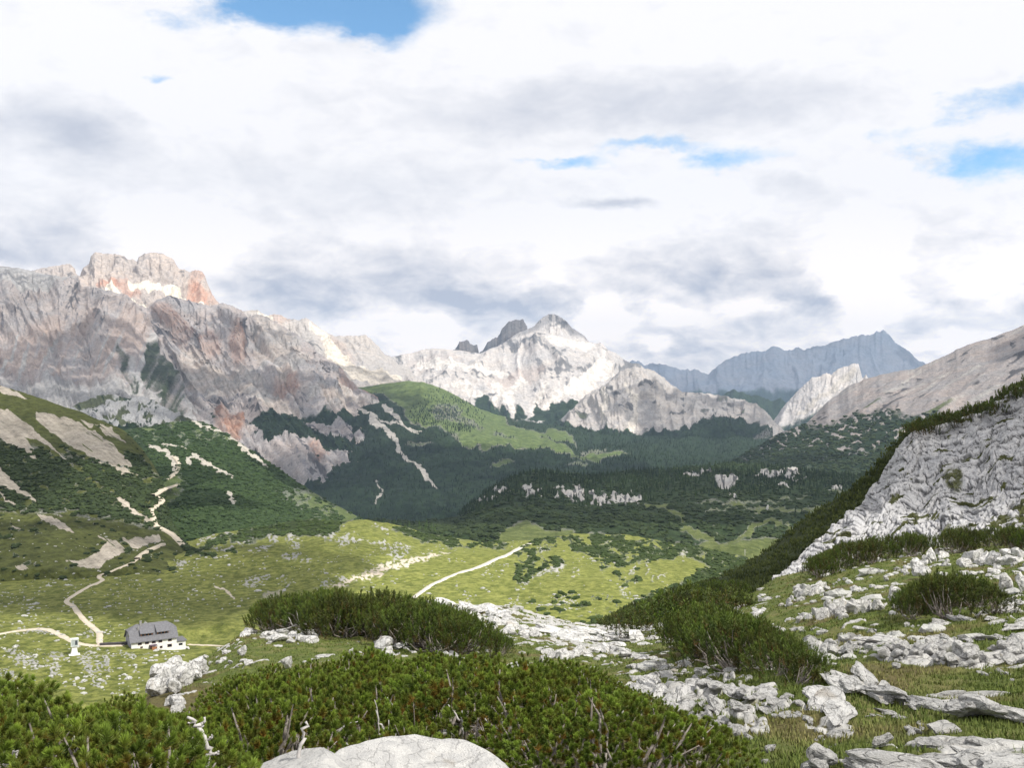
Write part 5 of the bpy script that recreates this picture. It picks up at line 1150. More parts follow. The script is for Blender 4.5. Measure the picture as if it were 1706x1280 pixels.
def pine_mats():
    m, t, b = new_mat('dwarf_pine_needles')
    a = t.n.new('ShaderNodeAttribute'); a.attribute_name = 'tone'; r, g, bl = t.sep(a.outputs['Color'])
    oi = t.n.new('ShaderNodeObjectInfo').outputs['Random']
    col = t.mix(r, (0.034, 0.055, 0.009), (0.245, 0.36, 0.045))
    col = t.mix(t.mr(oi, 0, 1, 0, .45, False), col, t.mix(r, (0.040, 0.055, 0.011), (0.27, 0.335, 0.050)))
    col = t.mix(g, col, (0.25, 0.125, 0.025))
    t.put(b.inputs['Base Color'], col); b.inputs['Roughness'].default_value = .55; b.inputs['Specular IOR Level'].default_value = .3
    tr = t.n.new('ShaderNodeBsdfTranslucent'); t.put(tr.inputs[0], col); mx = t.n.new('ShaderNodeMixShader'); mx.inputs[0].default_value = .30
    out = [n for n in t.n if n.type == 'OUTPUT_MATERIAL'][0]
    t.l.new(b.outputs[0], mx.inputs[1]); t.l.new(tr.outputs[0], mx.inputs[2]); t.l.new(mx.outputs[0], out.inputs[0])
    m2, t2, b2 = new_mat('dark_pine_needles')
    a = t2.n.new('ShaderNodeAttribute'); a.attribute_name = 'tone'; r, g, bl = t2.sep(a.outputs['Color'])
    oi = t2.n.new('ShaderNodeObjectInfo').outputs['Random']
    col = t2.mix(r, (0.024, 0.044, 0.009), (0.125, 0.190, 0.026))
    col = t2.mix(t2.mr(oi, 0, 1, 0, .6, False), col, t2.mix(r, (0.020, 0.022, 0.006), (0.075, 0.075, 0.016)))
    col = t2.mix(t2.m('MULTIPLY', g, .8), col, (0.12, 0.055, 0.018))
    t2.put(b2.inputs['Base Color'], col); b2.inputs['Roughness'].default_value = .6
    bark = plain_mat('grey_pine_bark', (0.26, 0.235, 0.215), (0.12, 0.10, 0.085), 30, .85, .004)
    return m, m2, bark

BUSH = {}
def bush_kinds():
    gm, dm, bark = pine_mats()
    BUSH['bark'] = bark
    for kind, mat, n, kw in (('near', gm, 6, dict(tufts=330, nn=135, w=.0044, nl=.036, cand=(.015, .055), gap=.056, brown=.02)), ('mid', dm, 4, dict(tufts=185, nn=46, w=.010, nl=.062, upright=1.6, cand=(.12, .24), brown=.06, twigs=1)),
                             ('far', dm, 3, dict(tufts=90, nn=26, w=.022, nl=.08, upright=1.7, cand=(.16, .30), brown=.08))):
        BUSH[kind] = []
        for i in range(n):
            if kind == 'near': kw = dict(kw, nl=(.028, .033, .037, .030, .038, .034)[i], tufts=(390, 340, 300, 360, 280, 320)[i], cand=(.015, (.045, .055, .065, .05, .07, .06)[i]), gap=(.050, .055, .060, .052, .062, .057)[i])
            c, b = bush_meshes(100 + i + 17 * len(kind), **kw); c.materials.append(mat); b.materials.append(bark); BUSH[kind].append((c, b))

def put_bush(P, s, kind, rs, label, group, hz=1.0, branches=True):
    c, b = BUSH[kind][rs.randint(len(BUSH[kind]))]
    root = empty('mountain_pine', P - np.array([0, 0, .03 * s])); tag(root, label, 'pine bush', group)
    root.rotation_euler = (rs.normal(0, .06), rs.normal(0, .06), rs.uniform(0, 6.28)); root.scale = (s * rs.uniform(.9, 1.15), s * rs.uniform(.9, 1.15), s * hz)
    o = bpy.data.objects.new('crown', c); COL.objects.link(o); o.parent = root
    if branches:
        o = bpy.data.objects.new('branches', b); COL.objects.link(o); o.parent = root
    return root

def thicket(base, sil, spacing, hr, kind, labels, group, seed, sheets=('near_hill',), limit=200, tries=4000, hmin=.32, width=1.0, reject=None):
    """bushes rooted inside the base outline, none standing above the silhouette line"""
    rs = np.random.RandomState(seed); b = np.array(base, float); sx, sy = np.array(sil, float).T
    done = []; n = 0; mine = []
    for _ in range(tries):
        px = rs.uniform(b[:, 0].min(), b[:, 0].max()); py = rs.uniform(b[:, 1].min(), b[:, 1].max())
        if poly(np.array([px]), np.array([py]), base, .5)[0] < .5: continue
        r = pick(px, py, sheets, 5)
        if r is None: continue
        P = r[0]; D = P[1]
        sp = spacing * rs.uniform(.85, 1.15)
        if any(math.hypot(P[0] - q[0], P[1] - q[1]) < sp for q in done): continue
        if reject and reject(px, py, D): continue
        half = spacing * .62 * F / D
        hmax = (CY - max(np.interp(px + k * half, sx, sy) - (abs(k) > .5) * half * .08 for k in (-.55, 0, .55))) / F * D - P[2]
        h = min(rs.uniform(*hr), hmax * rs.uniform(.92, 1.04))
        if h < hmin * (1 if h < hmax else 1): continue
        done.append(P)
        s = h / .72; sw = s * .55 + .45 * max(s, spacing * 1.0 / .95) if width else s
        lab = labels if isinstance(labels, str) else labels(px, py, D, h)
        root = put_bush(P, sw, kind, rs, lab, group, hz=s / sw, branches=(kind != 'far'))
        n += 1; mine.append((px, root))
        if n >= limit: break
    seen = {}
    for px, root in sorted(mine, key=lambda q: q[0]): seen.setdefault(root['label'], []).append(root)
    for l, rr in seen.items():
        if len(rr) > 1:
            for j, q in enumerate(rr): q['label'] = l + ', ' + ('leftmost' if j == 0 else ('rightmost' if j == len(rr) - 1 else ('second', 'third', 'fourth', 'fifth', 'sixth', 'seventh', 'eighth', 'ninth', 'tenth', 'eleventh', 'twelfth', 'thirteenth', 'fourteenth', 'fifteenth', 'sixteenth', 'seventeenth', 'eighteenth')[min(j - 1, 16)]))
    return done

def dead_wood(name, label, px, py, shape, rad, seed, mat, lean=(0, 0, 0)):
    """a forked bleached branch; shape: list of polylines of offsets in metres (x right, y away, z up) with the radius at their ends"""
    r = pick(px, py, ('near_hill',), 6)[0]
    parts = []
    for line, r0, r1 in shape:
        rs = np.random.RandomState(seed); p = np.array(line, float)
        t = np.linspace(0, len(p) - 1, len(p) * 3); q = np.stack([np.interp(t, np.arange(len(p)), p[:, k]) for k in range(3)], -1)
        q[1:-1] += rs.normal(0, .006, q[1:-1].shape)
        v, f = tube(q, np.linspace(r0, r1, len(q)) * rs.uniform(.9, 1.15, len(q)), 7); parts.append((v, f, (0.0,)))
    V, Fc, _ = merge(parts)
    o = link(name, make_mesh(name, V, Fc, True), mat); o.location = r; tag(o, label, 'branch'); return o

def conifer_tree():
    """one spruce: trunk and a crown of drooping ragged boughs, 10 m high"""
    out = []
    for seed in (1, 2, 3):
        rs = np.random.RandomState(seed)
        V, Fc, o, A = [], [], 0, []
        for i in range(150):
            z = rs.uniform(.06, 1) ** .9; r = (1 - z) ** .8 * 2.1 * rs.uniform(.7, 1.15) + .08; a = rs.uniform(0, 6.28)
            d = np.array([math.cos(a), math.sin(a), -.25]); p0 = np.array([0, 0, z * 10]); tip = p0 + d * r
            s = np.cross(d, [0, 0, 1]) * r * .28; m = p0 * .45 + tip * .55
            V.append(np.array([p0 + (0, 0, .25), m + s - (0, 0, .12), tip, m - s - (0, 0, .12)])); Fc.append(np.array([[0, 1, 2], [0, 2, 3]]) + o); o += 4
            t = rs.uniform(0, 1); A.append(np.tile([[t, 0, 0]], (4, 1)))
        crown = make_mesh('crown', np.concatenate(V), np.concatenate(Fc), False, {'tone': np.concatenate(A)})
        v, f = tube([(0, 0, -.5), (0.05, 0, 3), (0, .05, 6.5), (0, 0, 9.7)], [.22, .17, .10, .03], 6)
        out.append((crown, make_mesh('trunk', v, f, True)))
    return out

def single_conifers():
    rs = np.random.RandomState(3)
    cm = foliage_mat('spruce_foliage', (0.012, 0.024, 0.009), (0.040, 0.066, 0.020)); lm = foliage_mat('larch_foliage', (0.040, 0.075, 0.018), (0.080, 0.125, 0.030)); tm = plain_mat('spruce_bark', (.09, .07, .05), None, 8)
    kinds = conifer_tree(); light = []; rows = {}
    for c, t in kinds:
        c.materials.append(cm); t.materials.append(tm); c2 = c.copy(); c2.materials.clear(); c2.materials.append(lm); light.append((c2, t))
    def put(px, py, h, lab, grp, L=False, sh=('plateau',)):
        r = pick(px, py, sh, 5)
        if r is None: return
        c, t = (light if L else kinds)[rs.randint(3)]
        root = empty('conifer', r[0]); tag(root, lab, 'tree', grp); s = h / 10; root.scale = (s * rs.uniform(.85, 1.1),) * 2 + (s,); root.rotation_euler = (0, 0, rs.uniform(0, 6))
        for n, me in (('crown', c), ('trunk', t)):
            o = bpy.data.objects.new(n, me); COL.objects.link(o); o.parent = root
        if grp: rows.setdefault(grp, []).append((r[0][0] / r[0][1], root))
    for k in range(54):
        px = 985 + k * 4.8 + rs.normal(0, 2); py = np.interp(px, [980, 1040, 1080, 1130, 1180, 1220, 1260], [796, 790, 787, 786, 781, 776, 780]) + rs.uniform(0, 7)
        put(px, py, rs.uniform(7, 14), 'dark spruce in the row along the valley plateau edge', 'spruces along the plateau edge')
    for k in range(26):
        px = rs.uniform(575, 725); py = np.interp(px, [575, 640, 725], [866, 868, 880]) + rs.uniform(-2, 8)
        put(px, py, rs.uniform(7, 12), 'light green larch in the loose line behind the meadow rim', 'larches behind the meadow rim', True)
    for px, py, h, lab in ((1325, 858, 13, 'tall dark spruce standing alone on the green valley floor'), (1336, 853, 10, 'smaller spruce just behind the tall one on the valley floor'), (1262, 888, 10, 'spruce beside the pale trail junction in the valley'),
                           (1322, 893, 12, 'dark spruce at the foot of the pine slope, below the tall lone one'), (1210, 884, 8, 'small spruce on the brushy patch left of the trail junction')):
        put(px, py, h, lab, None)
    for rr in rows.values():
        for j, (_, q) in enumerate(sorted(rr, key=lambda e: e[0])):
            k = j + 1; q['label'] += ', leftmost' if k == 1 else ', %d%s from the left' % (k, 'th' if 10 < k % 100 < 14 else {1: 'st', 2: 'nd', 3: 'rd'}.get(k % 10, 'th'))
# ------------------------------------------------------------------ hut, ropeway pillar, tracks
def box(x0, x1, y0, y1, z0, z1):
    V = np.array([(x, y, z) for z in (z0, z1) for y in (y0, y1) for x in (x0, x1)], np.float32)
    Fc = np.array([(0, 2, 3), (0, 3, 1), (4, 5, 7), (4, 7, 6), (0, 1, 5), (0, 5, 4), (2, 6, 7), (2, 7, 3), (0, 4, 6), (0, 6, 2), (1, 3, 7), (1, 7, 5)])
    return V, Fc, (0.0,)
def prism(poly_xy, z0, z1):
    """extrude a polygon given as (a, b) pairs"""
    n = len(poly_xy); V = [(a, b, z0) for a, b in poly_xy] + [(a, b, z1) for a, b in poly_xy]
    Fc = [(0, i + 1, i) for i in range(1, n - 1)] + [(n, n + i, n + i + 1) for i in range(1, n - 1)]
    for i in range(n): j = (i + 1) % n; Fc += [(i, j, j + n), (i, j + n, i + n)]
    return np.array(V, np.float32), np.array(Fc), (0.0,)
def part(name, pieces, mat, parent, label=None):
    V, Fc, _ = merge(pieces); o = link(name, make_mesh(name, V, Fc, False), mat, parent)
    if label: o['label'] = label
    return o

def hut():
    th = math.radians(32); L, Wd = 15.3, 10.0
    base = pick(219, 1077, ('meadow',), 5)[0]
    # the wall's foot at the low end sits on the turf; the uphill end is partly bedded into it
    root = empty('mountain_hut', base); root.rotation_euler = (0, 0, th)
    tag(root, 'white walled mountain hut with a steep grey shingle roof and two dormers', 'hut')
    white = plain_mat('white_render', (.80, .79, .77), (.70, .69, .67), .8, .9); roofm = plain_mat('grey_shingles', (.17, .17, .185), (.12, .12, .13), 1.6, .85, .03)
    dark = plain_mat('dark_window_glass', (.025, .025, .035), None, 1, .2); wood = plain_mat('brown_timber', (.20, .10, .055), (.14, .07, .04), 3); grey = plain_mat('gable_shade_grey', (.30, .30, .34), (.22, .22, .25), 2); orange = plain_mat('orange_brown_panels', (.38, .17, .08), None, 3)
    stone = plain_mat('stone_plinth', (.30, .29, .28), (.2, .2, .2), 2)
    EV = 2.35; LOW = -2.6; RID = EV + 4.6; ov = .55
    # walls: long white fronts; the left gable's shade is put into its grey
    part('wall', [box(0, L, 0, .3, LOW, EV), box(0, L, Wd - .3, Wd, LOW, EV)], white, root)
    def gable(x0, x1):
        pts = [(.30, LOW), (Wd - .30, LOW), (Wd - .30, EV), (Wd * .72, EV + 2.35), (Wd * .28, EV + 2.35), (.30, EV)]
        v, f, a = prism(pts, 0, x1 - x0); v = np.stack([v[:, 2] + x0, v[:, 0], v[:, 1]], -1); return v, f[:, ::-1], a
    g = part('gable', [gable(0, .3)], grey, root, 'gable end with its shade coloured in grey, and dark openings'); part('gable_window', [box(-.05, .04, 4.1, 5.9, EV + .75, EV + 2.1)], dark, g); part('gable_door', [box(-.05, .04, 6.8, 8.2, -.2, 1.2)], dark, g)
    part('gable', [gable(L - .3, L)], white, root)
    # half-hipped roof: main slopes with thickness
    hip = 3.0; hz = EV + 2.5; t = .22
    sl = (RID - EV) / (Wd / 2)
    def roof_shell(dz):
        e0 = EV - sl * ov
        return [(-ov, -ov, e0 + dz), (L + ov, -ov, e0 + dz), (L + ov, Wd * .27, hz + .1 + dz), (L - hip + .6, Wd / 2, RID + dz), (hip - .6, Wd / 2, RID + dz), (-ov, Wd * .27, hz + .1 + dz),
                (-ov, Wd + ov, e0 + dz), (L + ov, Wd + ov, e0 + dz), (L + ov, Wd * .73, hz + .1 + dz), (-ov, Wd * .73, hz + .1 + dz)]
    V = np.array(roof_shell(t) + roof_shell(0), np.float32); T = []
    def fan(ids): return [(ids[0], ids[i], ids[i + 1]) for i in range(1, len(ids) - 1)]
    top = [(0, 1, 2, 3, 4, 5), (7, 6, 9, 4, 3, 8), (2, 8, 3), (9, 5, 4)]
    for fc in top: T += fan(list(fc)); T += fan([i + 10 for i in fc][::-1])
    rim = [0, 1, 2, 8, 7, 6, 9, 5]
    for i in range(len(rim)): a, b_ = rim[i], rim[(i + 1) % len(rim)]; T += [(a, a + 10, b_ + 10), (a, b_ + 10, b_)]
    rf = link('roof', make_mesh('roof', V, np.array(T), False), roofm, root)
    part('chimney', [box(3.6, 4.3, 4.2, 4.9, RID - 1.2, RID + 1.15), box(3.5, 4.4, 4.1, 5.0, RID + 1.15, RID + 1.3)], stone, rf)
    part('chimney', [box(2.6, 3.1, 2.9, 3.4, EV + 2.2, RID - .3)], stone, rf)
    # shed dormers
    for x0, x1 in ((3.4, 7.4), (8.9, 12.7)):
        d = empty('dormer', (0, 0, 0)); d.parent = root
        y0 = 1.15; zf = EV + sl * y0; zt = zf + 1.25; yb = 4.3; zb = EV + sl * yb + .15
        pts = [(y0, zf - .3), (yb, zf - .3), (yb, zb - .1), (y0, zt)]
        v, f, a = prism(pts, 0, x1 - x0); v = np.stack([v[:, 2] + x0, v[:, 0], v[:, 1]], -1)
        part('dormer_wall', [(v, f[:, ::-1], a)], orange, d)
        pr = [(y0 - .75, zt - .22), (y0 - .75, zt + .0), (yb, zb + .24), (yb, zb + .02)]
        v, f, a = prism(pr, 0, x1 - x0 + .7); v = np.stack([v[:, 2] + x0 - .35, v[:, 0], v[:, 1]], -1)
        part('dormer_roof', [(v, f, a)], roofm, d)
        part('dormer_window', [box(x0 + .35 + k * 1.15, x0 + 1.2 + k * 1.15, y0 - .04, y0 + .05, zf + .25, zt - .25) for k in range(3)], dark, d)
    # windows under the eaves and on the lower floor, each with shutters or frame
    def window(x, z0, z1, w, sh=True):
        o = part('window', [box(x, x + w, -.04, .06, z0, z1)], dark, root)
        part('frame', [box(x - .08, x, -.07, .05, z0 - .08, z1 + .08), box(x + w, x + w + .08, -.07, .05, z0 - .08, z1 + .08), box(x, x + w, -.07, .05, z1, z1 + .08), box(x, x + w, -.09, .05, z0 - .08, z0)], wood, o)
    for x in (2.2, 4.6, 6.9, 9.1, 12.4): window(x, 1.0, 2.0, 1.15)
    window(9.6, -1.05, -.45, .75); window(12.2, -1.0, -.15, 1.35); window(3.0, -.15, .25, .7)
    p = empty('porch', (0, 0, 0)); p.parent = root
    part('porch_roof', [box(5.9, 8.3, -1.7, -.02, .35, .55)], plain_mat('violet_brown_boards', (.12, .08, .11), None, 2), p)
    part('porch_panel', [box(6.5, 8.1, -1.5, -1.38, -1.6, .0)], orange, p)
    part('door', [box(6.0, 6.9, -.05, .08, -1.9, .25)], dark, p)
    part('post', [box(6.0, 6.14, -1.64, -1.5, -2.4, .35), box(8.1, 8.24, -1.64, -1.5, -2.4, .35)], wood, p)
    # annex
    an = empty('annex', (0, 0, 0)); an.parent = root
    part('annex_wall', [box(L + .02, L + 3.2, .3, 6.2, LOW - .7, .35)], white, an)
    part('annex_roof', [box(L + .02, L + 3.6, -.1, 6.6, .353, .6)], roofm, an)
    part('annex_window', [box(L + .8, L + 2.1, .24, .36, -1.1, -.35)], dark, an)
    # low dark boxes on the turf towards the track
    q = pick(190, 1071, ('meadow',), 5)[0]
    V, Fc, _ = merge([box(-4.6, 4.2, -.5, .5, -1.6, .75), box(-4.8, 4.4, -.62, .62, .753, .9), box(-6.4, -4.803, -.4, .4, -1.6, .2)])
    w = link('low_dark_block', make_mesh('low_dark_block', V, Fc, False), plain_mat('dark_block_surface', (.085, .075, .08), (.05, .045, .05), 1.5))
    w.location = q; w.rotation_euler = (0, 0, math.radians(12)); tag(w, 'low dark block between the hut and the track', 'wall')
    # stone heap at the hut's right end
    outcrop('rubble_heap', 'grey rubble heap against the right end of the hut', 'rocks', [(302, 1072), (312, 1078)], 12, (5, 9), 5, 4, (1.2, 1, .8), sheet='meadow', sink=.2)

def pillar():
    q = pick(124, 1087, ('meadow',), 5)[0]
    root = empty('ropeway_pillar', q); root.rotation_euler = (0, 0, math.radians(28)); tag(root, 'white flared pillar carrying a grey metal box beside the track', 'pillar')
    white = plain_mat('pillar_white', (.82, .81, .80), None, 2); grey = plain_mat('grey_sheet_metal', (.40, .44, .44), (.33, .37, .37), 3, .5); rim = plain_mat('pale_frame', (.66, .70, .68), None, 2)
    prof = [(-.6, 1.75), (.15, 1.72), (.16, 1.25), (.8, 1.02), (1.6, .86), (2.6, .76), (2.75, .9), (2.95, .9)]
    V, Fc = [], []
    for z, r in prof: V += [(-r, -r * .8, z), (r, -r * .8, z), (r, r * .8, z), (-r, r * .8, z)]
    for i in range(len(prof) - 1):
        for k in range(4): a, b_ = i * 4 + k, i * 4 + (k + 1) % 4; Fc += [(a, b_, b_ + 4), (a, b_ + 4, a + 4)]
    n = len(V) - 4; Fc += [(n, n + 1, n + 2), (n, n + 2, n + 3)]
    link('pedestal', make_mesh('pedestal', np.array(V), np.array(Fc), False), white, root)
    part('cabin', [box(-1.05, 1.05, -.9, .9, 2.95, 5.3)], grey, root)
    part('frame', [box(-1.2, 1.2, -1.0, -.902, 5.1, 5.4), box(-1.2, 1.2, -1.0, -.902, 2.96, 3.15), box(-1.2, -1.0, -1.0, -.902, 3.15, 5.1), box(1.0, 1.2, -1.0, -.902, 3.15, 5.1), box(-1.3, 1.3, -1.05, 1.05, 5.403, 5.55)], rim, root)
    part('opening', [box(.15, .85, -.95, -.89, 3.5, 4.95)], plain_mat('cabin_opening', (.06, .07, .08), None, 2), root)

def track(name, label, pts, w, names, lift=.12, mat=None, wend=None):
    """a gravel ribbon lying on the ground"""
    P, N = [], []
    p = np.array(pts, float); L = np.r_[0, np.cumsum(np.hypot(*np.diff(p, axis=0).T))]
    m = max(3, int(L[-1] / 2.5)); u = np.linspace(0, L[-1], m)
    for a, b_ in zip(np.interp(u, L, p[:, 0]), np.interp(u, L, p[:, 1])):
        r = pick(a, b_, names, 3.5)
        if r is None: continue
        P.append(r[0]); N.append(r[1])
    P = np.array(P); N = np.array(N)
    for _ in range(3):
        P[1:-1] = (P[:-2] + 2 * P[1:-1] + P[2:]) / 4
    d = np.gradient(P, axis=0); d /= np.linalg.norm(d, axis=1)[:, None] + 1e-9
    up = np.array([0, 0, 1.0]); side = np.cross(d, up); side /= np.linalg.norm(side, axis=1)[:, None] + 1e-9
    rs = np.random.RandomState(1); ww = (w if wend is None else np.linspace(w, wend, len(P))) * (1 + rs.normal(0, .08, len(P)))
    ww = np.asarray(ww)[:, None] if np.ndim(ww) else w
    rows = []
    for k in (-.5, -.42, .42, .5):
        q = P + side * ww * k; dz = lift if abs(k) < .45 else -.35
        rows.append(q + np.array([0, 0, dz]))
    V = np.stack(rows, 1).reshape(-1, 3); n = len(P); Fc = []
    for i in range(n - 1):
        for k in range(3): a = i * 4 + k; Fc.append((a, a + 4, a + 5, a + 1))
    o = link(name, make_mesh(name, V, np.array(Fc), True), mat); tag(o, label, None, None, 'structure'); return o

def tracks():
    m = plain_mat('gravel', (.58, .51, .41), (.48, .42, .33), .35, .95); m2 = plain_mat('white_gravel', (.66, .62, .55), (.55, .51, .45), .35, .95)
    sp = ('green_spur', 'left_slope', 'meadow')
    track('path', 'topmost bend of the zigzag track on the spur', [(290, 760), (298, 768), (299, 774), (296, 782), (288, 790), (276, 798)], 5.5, sp, 1.2, m)
    track('path', 'long middle leg of the zigzag track', [(296, 806), (284, 810), (268, 816), (253, 825)], 5.2, sp, 1.2, m)
    track('path', 'lower bends of the zigzag track down to the gully', [(258, 826), (268, 828), (271, 832), (266, 837), (256, 843), (250, 849), (252, 857), (257, 866), (257, 873), (263, 877), (274, 882), (286, 889), (295, 897), (301, 904), (305, 909)], 4.4, sp, .9, m)
    track('path', 'gravel track winding from the gully down to the hut', [(262, 909), (250, 914), (238, 922), (222, 934), (204, 942), (182, 950), (166, 955), (163, 958), (166, 961), (173, 963), (168, 967), (152, 973), (134, 983), (118, 993), (109, 999), (112, 1003), (122, 1006), (127, 1014), (134, 1024), (144, 1035), (156, 1044), (165, 1052), (167, 1059), (164, 1066), (168, 1072)], 2.0, ('meadow', 'left_slope'), .14, m, 2.6)
    track('path', 'short stretch of the track along the foot of the eroded bank', [(228, 929), (238, 921), (250, 914), (262, 909), (272, 905)], 3.0, ('left_slope', 'meadow'), .9, m)
    track('path', 'gravel road arriving past the white pillar to the hut', [(-60, 1064), (-30, 1059), (0, 1054), (22, 1050), (45, 1047), (66, 1045), (82, 1048), (98, 1055), (110, 1061), (122, 1068), (134, 1071), (150, 1073), (175, 1074), (206, 1073)], 2.7, ('meadow',), .14, m)
    track('path', 'pale track leaving the hut to the right', [(314, 1072), (340, 1073), (370, 1074), (400, 1074), (440, 1077)], 1.6, ('meadow',), .12, m)
    track('path', 'straight white track climbing across the sunlit meadow', [(684, 998), (690, 993), (702, 984), (716, 974), (732, 966), (748, 959), (768, 951), (790, 945), (808, 938), (822, 931), (834, 926), (846, 922), (858, 915), (868, 909), (882, 903)], 2.6, ('meadow',), .16, m2, 3.8)

# ------------------------------------------------------------------ grass of the foreground
def grass():
    rs = np.random.RandomState(21); s = SHEETS['near_hill']
    w = (1 - s.rock) * (s.D < 62) * (s.D > 2.2) * (s.t > 3)
    m = (s.spy.reshape(s.nv, s.nu) < 1330) & (s.px > -60) & (s.px < 1780)
    P, idx = sample_sheet(s, w * m * (1 - .8 * s.under), 36000, rs)
    n = len(P); k = 5
    P = np.repeat(P, k, 0) + np.c_[rs.normal(0, .035, (n * k, 2)), np.zeros(n * k)]
    D = P[:, 1]
    h = rs.uniform(.012, .04, n * k) * (1 + .3 * (D > 12)); a = rs.uniform(0, 6.28, n * k); wd = .004 + D * .00035; h = h * (1 + sstep(D, 20, 50) * 1.2)
    bend = rs.uniform(.1, .8, n * k)
    side = np.stack([np.cos(a), np.sin(a), a * 0], -1); fw = np.stack([-np.sin(a), np.cos(a), a * 0], -1)
    b0 = P - side * wd[:, None]; b1 = P + side * wd[:, None]; tip = P + fw * (bend * h)[:, None] + np.array([0, 0, 1]) * h[:, None]
    V = np.stack([b0 - [0, 0, .01], b1 - [0, 0, .01], tip], 1).reshape(-1, 3)
    t = np.repeat(rs.uniform(0, 1, n), k * 3); dry = np.repeat((sstep(fbm(P[::k, 0] / 1.7, P[::k, 1] / 1.7, 5.0, 4, seed=137), 0, .3) * .8 * rs.uniform(.3, 1, n)), k * 3)
    me = make_mesh('alpine_grass', V, np.arange(len(V)).reshape(-1, 3), False, {'tone': np.stack([t, dry, t * 0], -1)})
    o = link('alpine_grass', me, foliage_mat('grass_blades', (0.060, 0.090, 0.018), (0.150, 0.185, 0.045), brown=(.26, .22, .10))); tag(o, 'short alpine grass between the limestone blocks', None, None, 'stuff')
# ------------------------------------------------------------------ foreground limestone
def rocks():
    H = ('near_hill',)
    O = outcrop
    # around the front thicket
    for k, (lab, c, d, r) in enumerate((('broad smooth white limestone slab at the bottom edge, its lower left hump', (-1.0, 4.30, -1.93), (.44, .36, .36), .2),
            ('largest smooth white slab at the bottom edge, right of the grass tuft', (-.45, 4.50, -2.01), (.50, .42, .44), -.15))):
        me = slab_mesh(31 + k)
        o = bpy.data.objects.new('limestone_slab', me); COL.objects.link(o); o.location = c; o.scale = d; o.rotation_euler = (0, 0, r); tag(o, lab, 'rock')
    O('limestone_outcrop', 'tall cluster of rounded white blocks among the pines right of the meadow grass', 'rock outcrop', [(262, 1150), (290, 1140), (320, 1125), (345, 1105)], 26, (30, 50), 3, 12, (1.1, 1, 1.15), hi=True, fall=.4, sink=.15, maxD=26)
    O('limestone_outcrop', 'low end of the white block cluster that dips into the front pines', 'rock outcrop', [(285, 1165), (300, 1185)], 5, (26, 38), 4, 6, (1, 1, 1.2), maxD=24)
    O('limestone_outcrop', 'row of small pale blocks on the dry turf above the front pines', 'rock outcrop', [(340, 1092), (385, 1105), (420, 1100)], 8, (14, 30), 5, 6, (1.3, 1, .7))
    O('boulder', 'squarish pinkish boulder alone on dry turf right of the hut track', 'boulder', [(404, 1092)], 1, (23, 24), 6, 0, (1, .9, 1.0), hi=True, sink=.1)
    O('boulder', 'low flat boulder touching the squarish pinkish one', 'boulder', [(380, 1084)], 1, (24, 25), 7, 0, (1.2, .8, .5))
    O('limestone_outcrop', 'white blocks under the left end of the dark middle thicket', 'rock outcrop', [(425, 1062), (450, 1058), (490, 1062), (530, 1060)], 20, (14, 34), 8, 9, (1.2, 1, .75), hi=False)
    O('limestone_outcrop', 'single long pale block leaning on the blocks under the middle thicket', 'rock outcrop', [(400, 1062), (418, 1050)], 3, (16, 26), 9, 3, (1.5, 1, .7))
    O('boulder', 'the upright stones before the middle thicket', 'boulder', [(582, 1088), (592, 1086)], 3, (14, 22), 10, 3, (.9, .9, 1.2), sink=.1, loose=True)
    O('boulder', 'flat pale stone half hidden in dry grass before the middle thicket', 'boulder', [(540, 1092)], 1, (26, 28), 11, 0, (1.6, .9, .4))
    O('boulder', 'stone standing between the front pines and the dry turf', 'boulder', [(478, 1112)], 1, (26, 28), 12, 0, (1, .9, .9), sink=.1)
    O('limestone_outcrop', 'white outcrop at the middle of the dark thicket foot', 'rock outcrop', [(632, 1080), (660, 1075), (700, 1072)], 12, (16, 36), 13, 9, (1.2, 1, .8))
    O('limestone_outcrop', 'thin white ledge running down right through the grass before the middle thicket', 'rock outcrop', [(715, 1085), (760, 1095), (800, 1108), (845, 1118)], 12, (14, 26), 14, 4, (1.7, .9, .7))
    # ridge beyond the middle thicket
    O('limestone_outcrop', 'upper part of the pale rock ridge behind the middle thicket', 'rock outcrop', [(705, 1008), (750, 1008), (800, 1018), (845, 1030)], 36, (12, 28), 15, 9, (1.6, 1, .6))
    O('limestone_outcrop', 'steep white blocks where the rock ridge turns down beside the middle thicket', 'rock outcrop', [(780, 1035), (830, 1050), (870, 1055), (900, 1058)], 34, (13, 32), 16, 14, (1.2, 1, .8))
    O('limestone_outcrop', 'smooth pale rim of rock at the edge of the drop to the meadow', 'rock outcrop', [(880, 1045), (930, 1052), (985, 1060), (1050, 1064)], 24, (16, 36), 17, 5, (1.8, 1, .5))
    O('boulder', 'rounded boulder at the right end of the pale rim beside the brownish bush', 'boulder', [(1058, 1064)], 1, (34, 35), 18, 0, (1.2, 1, .75), hi=True)
    O('boulder', 'low boulder behind the rounded one at the end of the pale rim', 'boulder', [(1092, 1062)], 1, (26, 27), 19, 0, (1.6, 1, .6))
    O('limestone_outcrop', 'knobbly white outcrop behind the right part of the front pines', 'rock outcrop', [(905, 1094), (935, 1090), (970, 1090)], 12, (18, 36), 20, 6, (1.2, 1, .8), hi=False)
    O('limestone_outcrop', 'pale flat blocks in yellow grass below the rim', 'rock outcrop', [(970, 1090), (1020, 1082), (1075, 1095), (1095, 1100)], 16, (14, 34), 21, 8, (1.5, 1, .55))
    O('boulder', 'the small blocks left of the bright boulder', 'boulder', [(1040, 1105), (1080, 1115), (1120, 1112)], 12, (9, 20), 22, 8, (1.2, 1, .7), loose=True)
    O('boulder', 'bright white boulder on the turf below the brownish bush', 'boulder', [(1168, 1122)], 1, (34, 36), 23, 0, (1.2, .9, .62), hi=True)
